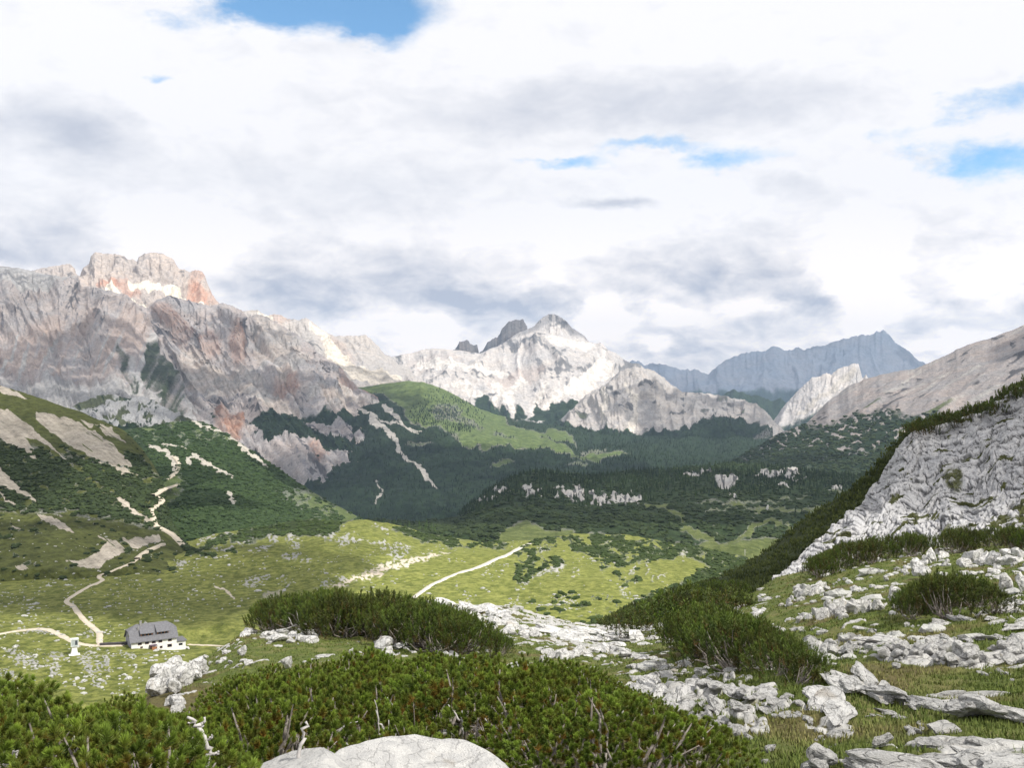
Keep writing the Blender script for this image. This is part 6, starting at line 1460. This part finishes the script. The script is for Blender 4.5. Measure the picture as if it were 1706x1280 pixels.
    O('limestone_outcrop', 'two linked blocks just left of the bright white boulder', 'rock outcrop', [(1135, 1112), (1150, 1108)], 4, (14, 24), 24, 4, (1.2, 1, .9))
    # long ledges across the middle
    O('limestone_outcrop', 'upper long white ledge sloping right behind the front pines', 'rock outcrop', [(1045, 1138), (1100, 1150), (1160, 1168), (1200, 1185)], 22, (20, 46), 25, 8, (1.9, 1, .55), hi=True, fall=.35)
    O('limestone_outcrop', 'lower end of the long white ledge, broken into upright blocks', 'rock outcrop', [(1120, 1182), (1170, 1198), (1215, 1212), (1255, 1220)], 20, (18, 40), 26, 8, (1.3, 1, .8), hi=True)
    O('limestone_outcrop', 'second ledge parallel above the long white ledge', 'rock outcrop', [(1150, 1135), (1200, 1140), (1250, 1150), (1290, 1160)], 24, (14, 34), 27, 8, (1.5, 1, .6))
    O('limestone_outcrop', 'thin broken ledge between the two long ledges and the big slanting slab', 'rock outcrop', [(1200, 1170), (1260, 1180), (1310, 1190), (1350, 1200)], 18, (14, 32), 28, 7, (1.6, 1, .55))
    O('boulder', 'the stones trailing below the brownish bush', 'boulder', [(1240, 1130), (1280, 1150), (1330, 1165)], 12, (10, 22), 29, 8, (1.2, 1, .7), loose=True)
    O('limestone_slab', 'big smooth white slab slanting down right below the brownish bush', 'rock', [(1365, 1168), (1395, 1185)], 3, (70, 84), 30, 3, (1.8, .8, .30), hi=True, sink=.2, tilt=.04, fall=0)
    O('limestone_slab', 'smooth white slab just above the big slanting slab', 'rock', [(1395, 1135), (1425, 1150)], 3, (60, 74), 31, 3, (1.7, .8, .32), hi=True, sink=.2, tilt=.04, fall=0)
    O('limestone_outcrop', 'pale ribbed ledge continuing right from the twin smooth slabs', 'rock outcrop', [(1430, 1140), (1480, 1155), (1530, 1172), (1570, 1180)], 20, (20, 46), 32, 9, (1.8, .9, .5), hi=True)
    O('limestone_slab', 'long thin white ledge pointing right across the turf', 'rock', [(1560, 1160), (1610, 1160), (1650, 1158)], 5, (36, 50), 33, 2, (2.0, .7, .32), fall=.2)
    O('boulder', 'large overhanging grey white block with a dark shadow under it', 'boulder', [(1605, 1192), (1630, 1194)], 2, (66, 72), 34, 1, (1.3, 1, .62), hi=True, sink=.05, fall=0)
    O('limestone_outcrop', 'row of ribbed blocks right of the overhanging block', 'rock outcrop', [(1665, 1185), (1690, 1192), (1740, 1200)], 6, (30, 46), 35, 5, (1.4, 1, .6), hi=True)
    O('limestone_outcrop', 'broken slab with small stones and one leaning plate, above the right bottom rocks', 'rock outcrop', [(1510, 1210), (1535, 1215)], 9, (14, 30), 36, 8, (1.2, 1, .7))
    O('limestone_slab', 'leaning white plate at the right end of the broken slab', 'rock', [(1570, 1218)], 1, (54, 56), 37, 0, (1.3, .8, .55), hi=True, tilt=.2)
    O('limestone_outcrop', 'thin ledge in the grass left of the broken slab', 'rock outcrop', [(1440, 1190), (1480, 1188), (1505, 1196)], 7, (16, 26), 38, 3, (1.8, .8, .45))
    O('boulder', 'the twin boulders left of the broken slab', 'boulder', [(1385, 1225), (1405, 1232)], 2, (26, 34), 39, 2, (1.2, .9, .6), sink=.1, loose=True)
    O('boulder', 'the stones in lower right tall grass', 'boulder', [(1350, 1212), (1380, 1240), (1395, 1240)], 8, (8, 18), 40, 8, (1.1, 1, .8), loose=True)
    O('boulder', 'isolated grey white stone beside the lower right grass hollow', 'boulder', [(1282, 1250)], 1, (24, 25), 41, 0, (1.1, .9, .7), hi=True, sink=.1)
    O('boulder', 'smaller stone below the isolated grey white one', 'boulder', [(1276, 1270)], 1, (18, 19), 42, 0, (1.1, .9, .6), sink=.1)
    O('boulder', 'pointed grey boulder at the bottom edge right of the pines', 'boulder', [(1350, 1288), (1372, 1285)], 3, (56, 74), 43, 5, (1.1, .9, .8), hi=True, sink=.15, tilt=.3)
    O('limestone_outcrop', 'wide white bedrock at the bottom right, its left half', 'rock outcrop', [(1440, 1282), (1480, 1285), (1520, 1285)], 8, (70, 110), 44, 10, (1.3, 1, .5), hi=True, fall=.3)
    O('limestone_outcrop', 'wide white bedrock at the bottom right, its right half beyond the dark joint', 'rock outcrop', [(1570, 1278), (1620, 1272), (1670, 1280), (1720, 1290)], 9, (80, 120), 45, 10, (1.3, 1, .5), hi=True, fall=.3)
    O('boulder', 'rounded block resting above the dark joint of the bottom right bedrock', 'boulder', [(1470, 1246)], 1, (34, 36), 46, 0, (1.1, .9, .7), hi=True, sink=.1)
    O('limestone_outcrop', 'pale crumbly ledge along the top of the bottom right bedrock', 'rock outcrop', [(1545, 1240), (1590, 1236), (1640, 1240)], 9, (20, 36), 47, 4, (1.6, 1, .45))
    # right side terraces
    O('limestone_outcrop', 'left end of the long block wall across the right turf', 'rock outcrop', [(1358, 1078), (1400, 1085), (1455, 1082)], 24, (13, 26), 48, 9, (1.1, 1, .9))
    O('limestone_outcrop', 'middle of the long block wall across the right turf', 'rock outcrop', [(1470, 1088), (1520, 1085), (1570, 1088)], 26, (18, 36), 49, 10, (1.1, 1, .9), hi=False)
    O('limestone_outcrop', 'right end of the long block wall, with the largest squarish blocks', 'rock outcrop', [(1570, 1095), (1620, 1100), (1670, 1092), (1715, 1090)], 22, (20, 44), 50, 11, (1.1, 1, .8), hi=True)
    O('limestone_slab', 'pale slab lying on top of the block wall at its middle', 'rock', [(1445, 1066), (1480, 1062)], 4, (26, 38), 51, 2, (1.9, .9, .4))
    O('limestone_outcrop', 'thin upper ledge above the right end of the block wall', 'rock outcrop', [(1555, 1064), (1620, 1064), (1700, 1062)], 22, (13, 26), 52, 4, (1.6, 1, .6))
    O('boulder', 'single round white stone on turf below the block wall', 'boulder', [(1492, 1112)], 1, (18, 19), 53, 0, (1.1, 1, .7), sink=.1)
    O('boulder', 'the shaded stones below the block wall', 'boulder', [(1630, 1120), (1665, 1118), (1690, 1128)], 7, (9, 18), 54, 5, (1.2, 1, .8), loose=True)
    O('limestone_slab', 'low ledge like a fallen bough above the block wall', 'rock', [(1570, 1036), (1600, 1030), (1620, 1036)], 4, (30, 42), 55, 2, (2.0, .8, .4))
    O('boulder', 'flat oval stone alone on the right turf', 'boulder', [(1441, 1046)], 1, (30, 31), 56, 0, (1.2, .9, .35))
    O('boulder', 'the small stones left of the fallen-bough ledge', 'boulder', [(1510, 1042), (1548, 1042)], 4, (9, 16), 57, 2, (1.1, 1, .8), loose=True)
    O('limestone_outcrop', 'pale ledges at the right margin above the thin upper ledge', 'rock outcrop', [(1650, 1040), (1700, 1036), (1730, 1030)], 9, (20, 36), 58, 6, (1.7, 1, .5))
    O('limestone_outcrop', 'narrow ledge slanting at the right margin', 'rock outcrop', [(1655, 1022), (1690, 1015)], 5, (18, 26), 59, 2, (1.7, 1, .5))
    # higher terraces
    O('limestone_outcrop', 'row of upright white blocks left of the round dark bush', 'rock outcrop', [(1360, 1025), (1400, 1018), (1430, 1015), (1450, 1012)], 26, (13, 32), 60, 9, (.9, .9, 1.2), hi=False)
    O('boulder', 'tallest upright block of the row beside the round dark bush', 'boulder', [(1461, 1014)], 1, (27, 28), 61, 0, (.9, .9, 1.35), hi=True, sink=.15)
    O('boulder', 'rounded block touching the left side of the round dark bush', 'boulder', [(1488, 1000)], 1, (30, 31), 62, 0, (1, .9, 1.0), hi=True, sink=.15)
    O('boulder', 'the narrow upright stones by the round dark bush', 'boulder', [(1486, 1012), (1502, 1014)], 3, (10, 16), 63, 2, (.9, .9, 1.8), loose=True)
    O('limestone_outcrop', 'grey outcrop at the foot of the rock face tip', 'rock outcrop', [(1322, 992), (1345, 990), (1368, 980)], 18, (12, 30), 64, 9, (1, .9, 1.2), hi=False)
    O('boulder', 'the stones between grey outcrop and pine strip', 'boulder', [(1375, 980), (1400, 966)], 6, (7, 14), 65, 4, (1, .9, 1.1), loose=True)
    O('limestone_outcrop', 'small block pile on the shaded turf left of the grey outcrop', 'rock outcrop', [(1310, 1010), (1320, 1000)], 5, (10, 18), 66, 4, (1, .9, 1.2))
    O('limestone_outcrop', 'white stones beside the dark slope pines, far left of the turf terraces', 'rock outcrop', [(1222, 1030), (1240, 1035), (1262, 1022), (1270, 1012)], 14, (10, 22), 67, 6, (1.2, 1, .8))
    O('boulder', 'the terrace stones above the brownish bush', 'boulder', [(1252, 1052), (1280, 1050), (1310, 1048), (1340, 1046)], 10, (10, 20), 68, 3, (1.2, 1, .8), loose=True)
    O('boulder', 'the grey stones in the middle of the shaded terrace', 'boulder', [(1330, 1028), (1350, 1024)], 4, (12, 20), 69, 3, (1.1, 1, .8), loose=True)
    O('limestone_outcrop', 'white outcrop under the strip of pines at the right', 'rock outcrop', [(1506, 950), (1530, 945), (1550, 930), (1575, 924)], 20, (14, 32), 70, 9, (1, .9, 1.0), hi=False)
    O('boulder', 'sharp edged white block in front of the outcrop under the pine strip', 'boulder', [(1540, 962)], 1, (24, 25), 71, 0, (1.1, .9, 1.0), hi=True, sink=.1)
    O('boulder', 'small stone standing alone left of the sharp edged block', 'boulder', [(1476, 966)], 1, (13, 14), 72, 0, (1, .9, 1.0), sink=.1)
    O('limestone_outcrop', 'massive cracked outcrop under the pine strip at the right margin', 'rock outcrop', [(1595, 938), (1630, 932), (1670, 934), (1715, 930)], 26, (20, 44), 73, 10, (1.1, 1, .9), hi=True)
    O('boulder', 'the stones below the massive cracked outcrop', 'boulder', [(1600, 952), (1640, 956), (1665, 948)], 9, (10, 20), 74, 4, (1.3, 1, .7), loose=True)
    O('boulder', 'the flat stones below the massive outcrop', 'boulder', [(1690, 950), (1720, 948)], 3, (18, 26), 75, 2, (1.6, 1, .5), loose=True)
    O('boulder', 'tall white boulder right of the round dark bush', 'boulder', [(1672, 990)], 1, (30, 32), 76, 0, (.95, .9, 1.2), hi=True, sink=.1)
    O('boulder', 'rounded white boulder at the right margin beside the tall one', 'boulder', [(1704, 986)], 1, (34, 36), 77, 0, (1, .9, 1.0), hi=True, sink=.1)
    O('limestone_outcrop', 'sloping ledge below the two white boulders at the right margin', 'rock outcrop', [(1685, 1004), (1715, 998)], 3, (24, 34), 78, 2, (1.7, 1, .5))

def plants():
    bush_kinds()
    # front thicket
    sil = [(-300, 1095), (-60, 1108), (0, 1114), (50, 1128), (105, 1160), (150, 1176), (195, 1140), (222, 1130), (240, 1172), (300, 1188), (335, 1170), (352, 1124), (440, 1108), (480, 1092), (560, 1086), (620, 1068), (700, 1082), (780, 1078), (860, 1092), (900, 1087), (960, 1098), (1010, 1112), (1040, 1134), (1100, 1152), (1150, 1172), (1190, 1192), (1230, 1206), (1250, 1246), (1262, 1290), (1300, 1400)]
    def where(px, D, D1, D2, zones, h, hm):
        row = 'front row' if D < D1 else ('middle row' if D < D2 else 'rear row')
        z = next(w for e, w in zones if px < e)
        return '%s, %s, %s' % ('tall green pine' if h > hm else 'low green pine', row, z)
    FZ = [(60, 'at the far left margin'), (190, 'below the hut meadow'), (330, 'below the tall white block cluster'), (470, 'around the forked bleached branch'), (600, 'below the squarish pinkish boulder'), (740, 'behind the largest smooth slab'), (880, 'before the foot of the middle thicket'),
          (1020, 'below the knobbly white outcrop'), (1140, 'below the start of the long white ledge'), (9999, 'at the right end beside the long ledge')]
    def lab(px, py, D, h): return 'front thicket: ' + where(px, D, 7, 9.5, FZ, h, .68)
    thicket([(-260, 1190), (-260, 1560), (1250, 1560), (1245, 1290), (1225, 1240), (1130, 1200), (1000, 1170), (700, 1150), (400, 1165), (330, 1185), (260, 1215), (120, 1230), (0, 1215)], sil, .70, (.46, 1.0), 'near', lab,
            'dwarf pines of the front thicket', 11, limit=125, tries=9000, hmin=.3,
            reject=lambda px, py, D: D < 3.9 or (px > 880 and D < 5.4) or (290 < px < 960 and D < 5.5) or (400 < px < 900 and D < 5.9) or (785 < px < 850 and 6.2 < D < 7.8) or (500 < px < 560 and 6.0 < D < 7.0) or (1030 < px < 1090 and 6.8 < D < 8.4))
    # dark middle thicket
    sil = [(430, 1012), (440, 1000), (460, 990), (520, 986), (640, 989), (700, 1000), (740, 1010), (800, 1034), (840, 1054), (852, 1074), (870, 1090)]
    thicket([(436, 1050), (438, 1032), (520, 1028), (700, 1036), (800, 1062), (852, 1082), (845, 1094), (760, 1082), (660, 1070), (560, 1058), (520, 1046)], sil, .80, (.8, 1.35), 'mid',
            lambda px, py, D, h: 'dark middle thicket: ' + where(px, D, 26.5, 30, [(500, 'at its steep left end'), (580, 'above the tangle of grey twigs'), (660, 'above the white outcrop at its foot'), (740, 'left of the rock ridge'), (9999, 'where it tapers along the rock ridge')], h, 1.2),
            'dwarf pines of the middle thicket', 12, limit=62, tries=9000)
    # brownish bush in the middle right
    sil = [(1090, 1060), (1115, 1034), (1145, 1016), (1200, 1014), (1250, 1028), (1290, 1048), (1330, 1068), (1360, 1088), (1378, 1110), (1385, 1130)]
    thicket([(1145, 1085), (1150, 1070), (1230, 1070), (1310, 1088), (1368, 1108), (1372, 1138), (1330, 1138), (1260, 1124), (1190, 1098)], sil, .55, (.5, .98), 'mid', lambda px, py, D, h: 'brownish long bush: ' + where(px, D, 13, 17.5, [(1180, 'at its tall left end'), (1250, 'left of its middle'), (1310, 'right of its middle'), (9999, 'at its low right end')], h, .9), 'pines of the long brownish bush', 13, limit=34, tries=5000)
    thicket([(1508, 1028), (1510, 1005), (1600, 1000), (1655, 1004), (1652, 1020), (1600, 1030), (1540, 1036)], [(1500, 992), (1515, 978), (1545, 966), (1600, 956), (1640, 962), (1665, 985)], .55, (.6, 1.25), 'mid', lambda px, py, D, h: 'round dark bush: ' + where(px, D, 18, 20, [(1545, 'its left edge'), (1605, 'its centre'), (9999, 'its right edge')], h, .9), 'pines of the round dark bush', 14, limit=16, tries=3000)
    # strip under the rock face
    thicket([(1352, 958), (1360, 940), (1450, 922), (1560, 906), (1706, 900), (1740, 898), (1740, 915), (1600, 918), (1500, 928), (1430, 942), (1380, 960)], [(1345, 940), (1360, 922), (1400, 905), (1500, 890), (1600, 883), (1740, 878)], 1.25, (.9, 1.5), 'mid',
            lambda px, py, D, h: 'strip below rock face: ' + where(px, D, 45, 55, [(1430, 'at its left end'), (1510, 'left of the cracked outcrops'), (1600, 'above the sharp edged block'), (9999, 'above the massive cracked outcrop')], h, 1.2), 'pines of the strip below the rock face', 15, sheets=('near_hill', 'rock_face'), limit=30, tries=5000)
    # dark slope pines down to the meadow
    sil = [(970, 1060), (980, 1046), (1040, 1018), (1100, 992), (1140, 978), (1200, 968), (1238, 962), (1244, 985), (1250, 1000)]
    thicket([(975, 1062), (1040, 1032), (1120, 1000), (1236, 978), (1240, 1012), (1180, 1030), (1100, 1052), (1040, 1064)], sil, 2.3, (1.1, 1.9), 'far', lambda px, py, D, h: 'dark slope: ' + where(px, D, 72, 90, [(1060, 'lowest by the rocky rim'), (1120, 'left of the long brownish bush'), (1180, 'behind the long brownish bush'), (9999, 'next to the yellowish shrubs')], h, 1.5), 'pines on the slope above the meadow', 16, sheets=('pine_slope', 'near_hill'), limit=42, tries=3000, hmin=.6)
    thicket([(1510, 718), (1560, 706), (1640, 690), (1700, 655), (1740, 640), (1740, 660), (1640, 700), (1520, 730)], [(1500, 712), (1520, 698), (1560, 690), (1640, 668), (1650, 652), (1706, 626), (1740, 610)], 1.9, (1.1, 2.2), 'far', lambda px, py, D, h: 'crest of the rock face: ' + where(px, D, 105, 112, [(1560, 'at the left end'), (1640, 'at the middle'), (9999, 'at the right margin')], h, 1.6), 'pines on the crest of the rock face', 17, sheets=('rock_face', 'pine_slope'), limit=16, tries=2000, hmin=.6)
    # the rest of the slope reads as one dark mass
    rs = np.random.RandomState(4); s = SHEETS['pine_slope']
    m = (s.spx.reshape(s.nv, s.nu) > 960) & (s.spx.reshape(s.nv, s.nu) < 1760) & (s.D < 200)
    P, _ = sample_sheet(s, m * 1.0, 9500, rs, tmin=-1)
    slope_pines('dwarf_pine_scrub', 'dark dwarf pines covering the steep slope behind the rock face', P, .55, rs, foliage_mat('slope_pine_foliage', (0.022, 0.032, 0.008), (0.060, 0.075, 0.018)))
    P, _ = sample_sheet(SHEETS['pine_slope'], ell(s.px, s.py, 1285, 978, 46, 14), 260, rs, tmin=-1)
    # one tuft of grass growing between the two humps of the slab
    r_ = np.random.RandomState(8); V = []
    for k in range(150):
        a = r_.uniform(0, 6.28); q = np.array([r_.normal(0, .03), r_.normal(0, .02), -.03]); ln = r_.uniform(.05, .13); w_ = .0016
        d_ = np.array([math.cos(a) * .5, math.sin(a) * .3, 1.0]); sd = np.array([math.sin(a), -math.cos(a), 0]) * w_
        V += [q - sd, q + sd, q + d_ * ln * .6 + sd * .6, q + d_ * ln + np.array([math.cos(a) * .03, 0, -.01])]
    Fc = (np.array([[0, 1, 2], [0, 2, 3]])[None] + (np.arange(150) * 4)[:, None, None]).reshape(-1, 3)
    t_ = np.repeat(r_.uniform(0, 1, 150), 4)
    gt = link('grass_tuft', make_mesh('grass_tuft', np.array(V), Fc, False, {'tone': np.stack([t_, t_ * .8, t_ * 0], -1)}), foliage_mat('dry_tuft_blades', (.06, .07, .02), (.18, .19, .06), brown=(.30, .24, .12)))
    gt.location = (-.72, 4.22, -1.72); tag(gt, 'dry grass tuft growing on the white slab at the bottom edge', 'grass tuft')
    # a pale pole and a lone white rock out in the valley
    r = pick(1241, 922, ('plateau', 'meadow'), 6)
    if r:
        v, f = tube([(0, 0, -1), (0, 0, 2), (0.05, 0, 4.6)], [.22, .2, .16], 6); o = link('pole', make_mesh('pole', v, f, True), plain_mat('pale_pole_wood', (.62, .60, .56), None, 1)); o.location = r[0]; tag(o, 'thin pale pole beside the trail junction in the valley', 'pole')
    outcrop('boulder', 'small white rock alone on the green valley floor left of the tall spruce', 'boulder', [(1278, 848)], 1, (7, 8), 91, 0, (.8, .8, 1.5), sheet='plateau', sink=.1)
    # bleached wood
    pale = plain_mat('bleached_wood', (.52, .50, .49), (.36, .34, .33), 22, .8, .004)
    dead_wood('dead_branch', 'forked bleached dead branch rising from the front pines', 345, 1420, [([(0, 0, -.1), (-.03, 0, .2), (-.014, 0, .385), (.02, 0, .435), (-.005, .0, .495), (-.02, 0, .536), (-.04, 0, .56), (-.085, 0, .59)], .016, .006), ([(-.033, 0, .545), (-.018, 0, .56), (-.011, 0, .59)], .007, .005), ([(.015, 0, .43), (.04, 0, .432), (.048, 0, .445)], .007, .004), ([(.0, 0, .49), (.015, 0, .5), (.02, .0, .515)], .005, .003), ([(-.06, 0, .57), (-.08, 0, .562)], .004, .003)], 1, 3, pale)
    dead_wood('dead_branch', 'thin pale stick standing left of the smooth white slab', 498, 1410, [([(0, 0, -.05), (-.01, 0, .3), (.0, 0, .45), (.025, 0, .50), (.03, 0, .56)], .010, .006)], 1, 4, pale)
    dead_wood('dead_branch', 'short bleached stub at the lower left corner', 22, 1400, [([(0, 0, -.05), (.0, 0, .22), (.01, 0, .40)], .02, .012), ([(.0, 0, .3), (-.05, 0, .36)], .01, .006)], 1, 5, pale)
    dead_wood('dead_branch', 'tangle of grey twigs on the blocks under the left end of the middle thicket', 520, 1052, [([(-.9, 0, .1), (-.4, -.1, .3), (0, 0, .28), (.4, 0, .55)], .02, .01), ([(-.6, 0, .2), (-.75, 0, .5)], .015, .006), ([(-.2, 0, .3), (.1, 0, .5), (.3, -.1, .8)], .015, .006), ([(.1, 0, .3), (.5, 0, .15), (.8, 0, .0)], .02, .008), ([(-.4, 0, .3), (-.5, 0, .7)], .012, .005)], 1, 6, pale)
    for k, (px, py, sc) in enumerate(((640, 1225, 1.0), (560, 1235, .8), (835, 1240, 1.0), (770, 1215, .8), (660, 1190, .7), (200, 1262, .9), (120, 1275, .8), (470, 1240, .7), (1020, 1240, .6))):
        r_ = np.random.RandomState(60 + k); ln = [([(0, 0, -.1), (r_.normal(0, .04), -.02, .12), (r_.normal(0, .08), -.02, .3 * sc)], .012, .005)]
        for j in range(5):
            a = r_.uniform(-1.2, 1.2); ln.append(([(0, 0, .08 * j), (math.sin(a) * .12 * sc, -.02, .08 * j + .10), (math.sin(a) * .24 * sc, -.03, .08 * j + math.cos(a) * .26 * sc)], .009, .003))
        dead_wood('dead_branch', ('bare grey twig spray showing between the pines behind the white slab', 'bare twig spray just left of the white slab top', 'bare forked twigs in the pines right of the white slab', 'small bare twigs between the pines above the slab right end', 'faint bare twigs high in the front thicket', 'bare twigs in the lower left pines', 'bare twigs near the stub at the lower left corner', 'bare twigs beside the forked bleached branch', 'fan of grey twigs in the right part of the front thicket')[k], px, py + 60, ln, 1, 70 + k, pale)

def slope_pines(name, label, P, h, rs, mat):
    """each shrub a tuft of upright candles, merged"""
    n = len(P); c = 8; rep = np.repeat(P, c, 0) + rs.normal(0, 1, (n * c, 3)) * np.array([h * .7, h * .7, h * .06]); m = n * c
    hh = h * rs.uniform(.35, .95, m); r = hh * rs.uniform(.16, .28, m); a = rs.uniform(0, 6.28, m)
    ring = [rep + np.stack([np.cos(a + k * 2.094) * r, np.sin(a + k * 2.094) * r, -.15 * hh + rs.uniform(-.1, .1, m) * hh], -1) for k in range(3)]
    mid = [rep + np.stack([np.cos(a + 1 + k * 2.094) * r * 1.15, np.sin(a + 1 + k * 2.094) * r * 1.15, hh * .45], -1) for k in range(3)]
    tip = rep + np.stack([rs.normal(0, .06, m) * h, rs.normal(0, .06, m) * h, hh], -1)
    V = np.stack(ring + mid + [tip], 1).reshape(-1, 3)
    f = np.array([(0, 1, 3), (1, 4, 3), (1, 2, 4), (2, 5, 4), (2, 0, 5), (0, 3, 5), (3, 4, 6), (4, 5, 6), (5, 3, 6)])
    Fc = (f[None] + (np.arange(m) * 7)[:, None, None]).reshape(-1, 3)
    t = np.clip(np.repeat(np.repeat(rs.uniform(0, .8, n), c), 7) + np.tile([-.2, -.2, -.2, .1, .1, .1, .3], m), 0, 1)
    o = link(name, make_mesh(name, V, Fc, False, {'tone': np.stack([t, t * 0, t * 0], -1)}), mat); tag(o, label, None, None, 'stuff')

# ------------------------------------------------------------------ unseen clouds, placed above the view for their shade, and the air
def clouds():
    m, t, b = new_mat('cloud_vapour')
    b.inputs['Base Color'].default_value = (.9, .9, .92, 1); b.inputs['Roughness'].default_value = 1
    tr = t.n.new('ShaderNodeBsdfTransparent'); mx = t.n.new('ShaderNodeMixShader')        # thin vapour lets part of the sun through
    t.put(mx.inputs[0], t.mr(t.noise(t.n.new('ShaderNodeTexCoord').outputs['Object'], .006, 4, .6), .4, .65, .22, .55))
    t.l.new(tr.outputs[0], mx.inputs[1]); t.l.new(b.outputs[0], mx.inputs[2]); t.l.new(mx.outputs[0], [n for n in t.n if n.type == 'OUTPUT_MATERIAL'][0].inputs[0])
    m_thin = m.copy(); m_thin.name = 'thin_cloud_vapour'
    for nd in m_thin.node_tree.nodes:
        if nd.type == 'MAP_RANGE': nd.inputs[3].default_value = .12; nd.inputs[4].default_value = .40
    def cloud(cx, cy, h, rx, ry, seed, rot=0.0, label='', z=0.0, thin=False):
        """over the ground point (cx, cy): the shade falls there"""
        rs = np.random.RandomState(seed); v, f = ICO4; v = v.copy()
        n = fbm(v[:, 0] * 1.5 + seed, v[:, 1] * 1.5, v[:, 2] * 1.5, 5, .6); r = 1 + n * 1.1
        v = v * r[:, None]; v[:, 2] = np.where(v[:, 2] < 0, v[:, 2] * .35, v[:, 2])
        a = math.radians(rot); x = v[:, 0] * rx; y = v[:, 1] * ry
        X = x * math.cos(a) - y * math.sin(a); Y = x * math.sin(a) + y * math.cos(a)
        V = np.stack([X, Y, v[:, 2] * min(rx, ry) * .28], -1)
        o = link('cloud', make_mesh('cloud', V, f, True), m_thin if thin else m); k = (h - z) / SUN[2]
        o.location = (cx + SUN[0] * k, cy + SUN[1] * k, h); tag(o, label, None, None, 'structure')
    cloud(-1900, 4300, 2400, 1700, 950, 3, 20, 'cloud shading the left massif and the red spur', 100, True)
    cloud(-1050, 3700, 2400, 900, 700, 12, -20, 'cloud shading the upper red spur', 100, True)
    cloud(-50, 2700, 2100, 900, 620, 5, 10, 'cloud shading the valley wood')
    cloud(420, 1430, 1500, 620, 330, 7, 0, 'cloud shading the valley plateau', -150)
    cloud(-540, 900, 1400, 290, 230, 9, 30, 'cloud shading the near left slope', -60)
    cloud(2100, 2500, 2200, 700, 700, 15, 10, 'cloud shading the far right of the smooth grey slope')
    cloud(3900, 16300, 9800, 3600, 2200, 19, 0, 'cloud shading the hazy blue massif', 0, True)
    cloud(900, 9300, 3600, 1500, 900, 23, 0, 'cloud shading the summit of the central massif', 400)
    cloud(1100, 5000, 2600, 420, 520, 25, 0, 'small cloud shading the craggy front ridge')
    cloud(-215, 510, 900, 150, 100, 11, -14, 'small cloud shading the left of the basin', -95)
    cloud(78, 105, 500, 42, 46, 14, 40, 'small cloud shading the rock face', 5, True)

def haze():
    m = bpy.data.materials.new('air'); m.use_nodes = True; t = NT(m.node_tree)
    out = t.n.new('ShaderNodeOutputMaterial'); v = t.n.new('ShaderNodeVolumePrincipled')
    v.inputs['Color'].default_value = (.54, .73, 1.0, 1); v.inputs['Density'].default_value = HAZE
    v.inputs['Anisotropy'].default_value = 0.0
    t.l.new(v.outputs[0], out.inputs['Volume'])
    V, Fc, _ = box(-14000, 14000, -600, 19500, -520, 1180)
    o = link('haze', make_mesh('haze', V, Fc, False), m); tag(o, 'pale blue air over the valley', None, None, 'stuff')
HAZE = 3.5e-5

far_land(); mid_land(); near_land(); near_hill()
STONE_NEAR = stone_mat('limestone', sc=1.0, bmp=.05)
STONE_SLAB = stone_mat('smooth_limestone', mid=(.58, .575, .57), dark=(.22, .215, .21), sc=3.2, bmp=.03, crack=.22)
STONE_FAR = stone_mat('meadow_limestone', light=(.50, .50, .48), mid=(.40, .40, .38), sc=.6, bmp=.1)
make_lumps()
woods(); single_conifers()
hut(); pillar(); tracks()
rocks(); plants(); grass()
_rs = np.random.RandomState(31); _s = SHEETS['near_hill']
_P, _ = sample_sheet(_s, (1.0 - _s.rock * .5) * (_s.D > 9) * (_s.D < 62) * (_s.px > 860) * (_s.px < 1760) * (sstep(fbm(_s.V[..., 0] / 3, _s.V[..., 1] / 3, 0, 3, seed=55), -.05, .15) > .3), 480, _rs)
stone_scatter('scattered_stones', 'small limestone fragments scattered over the right turf terraces', _P, .17, _rs)
clouds(); haze()
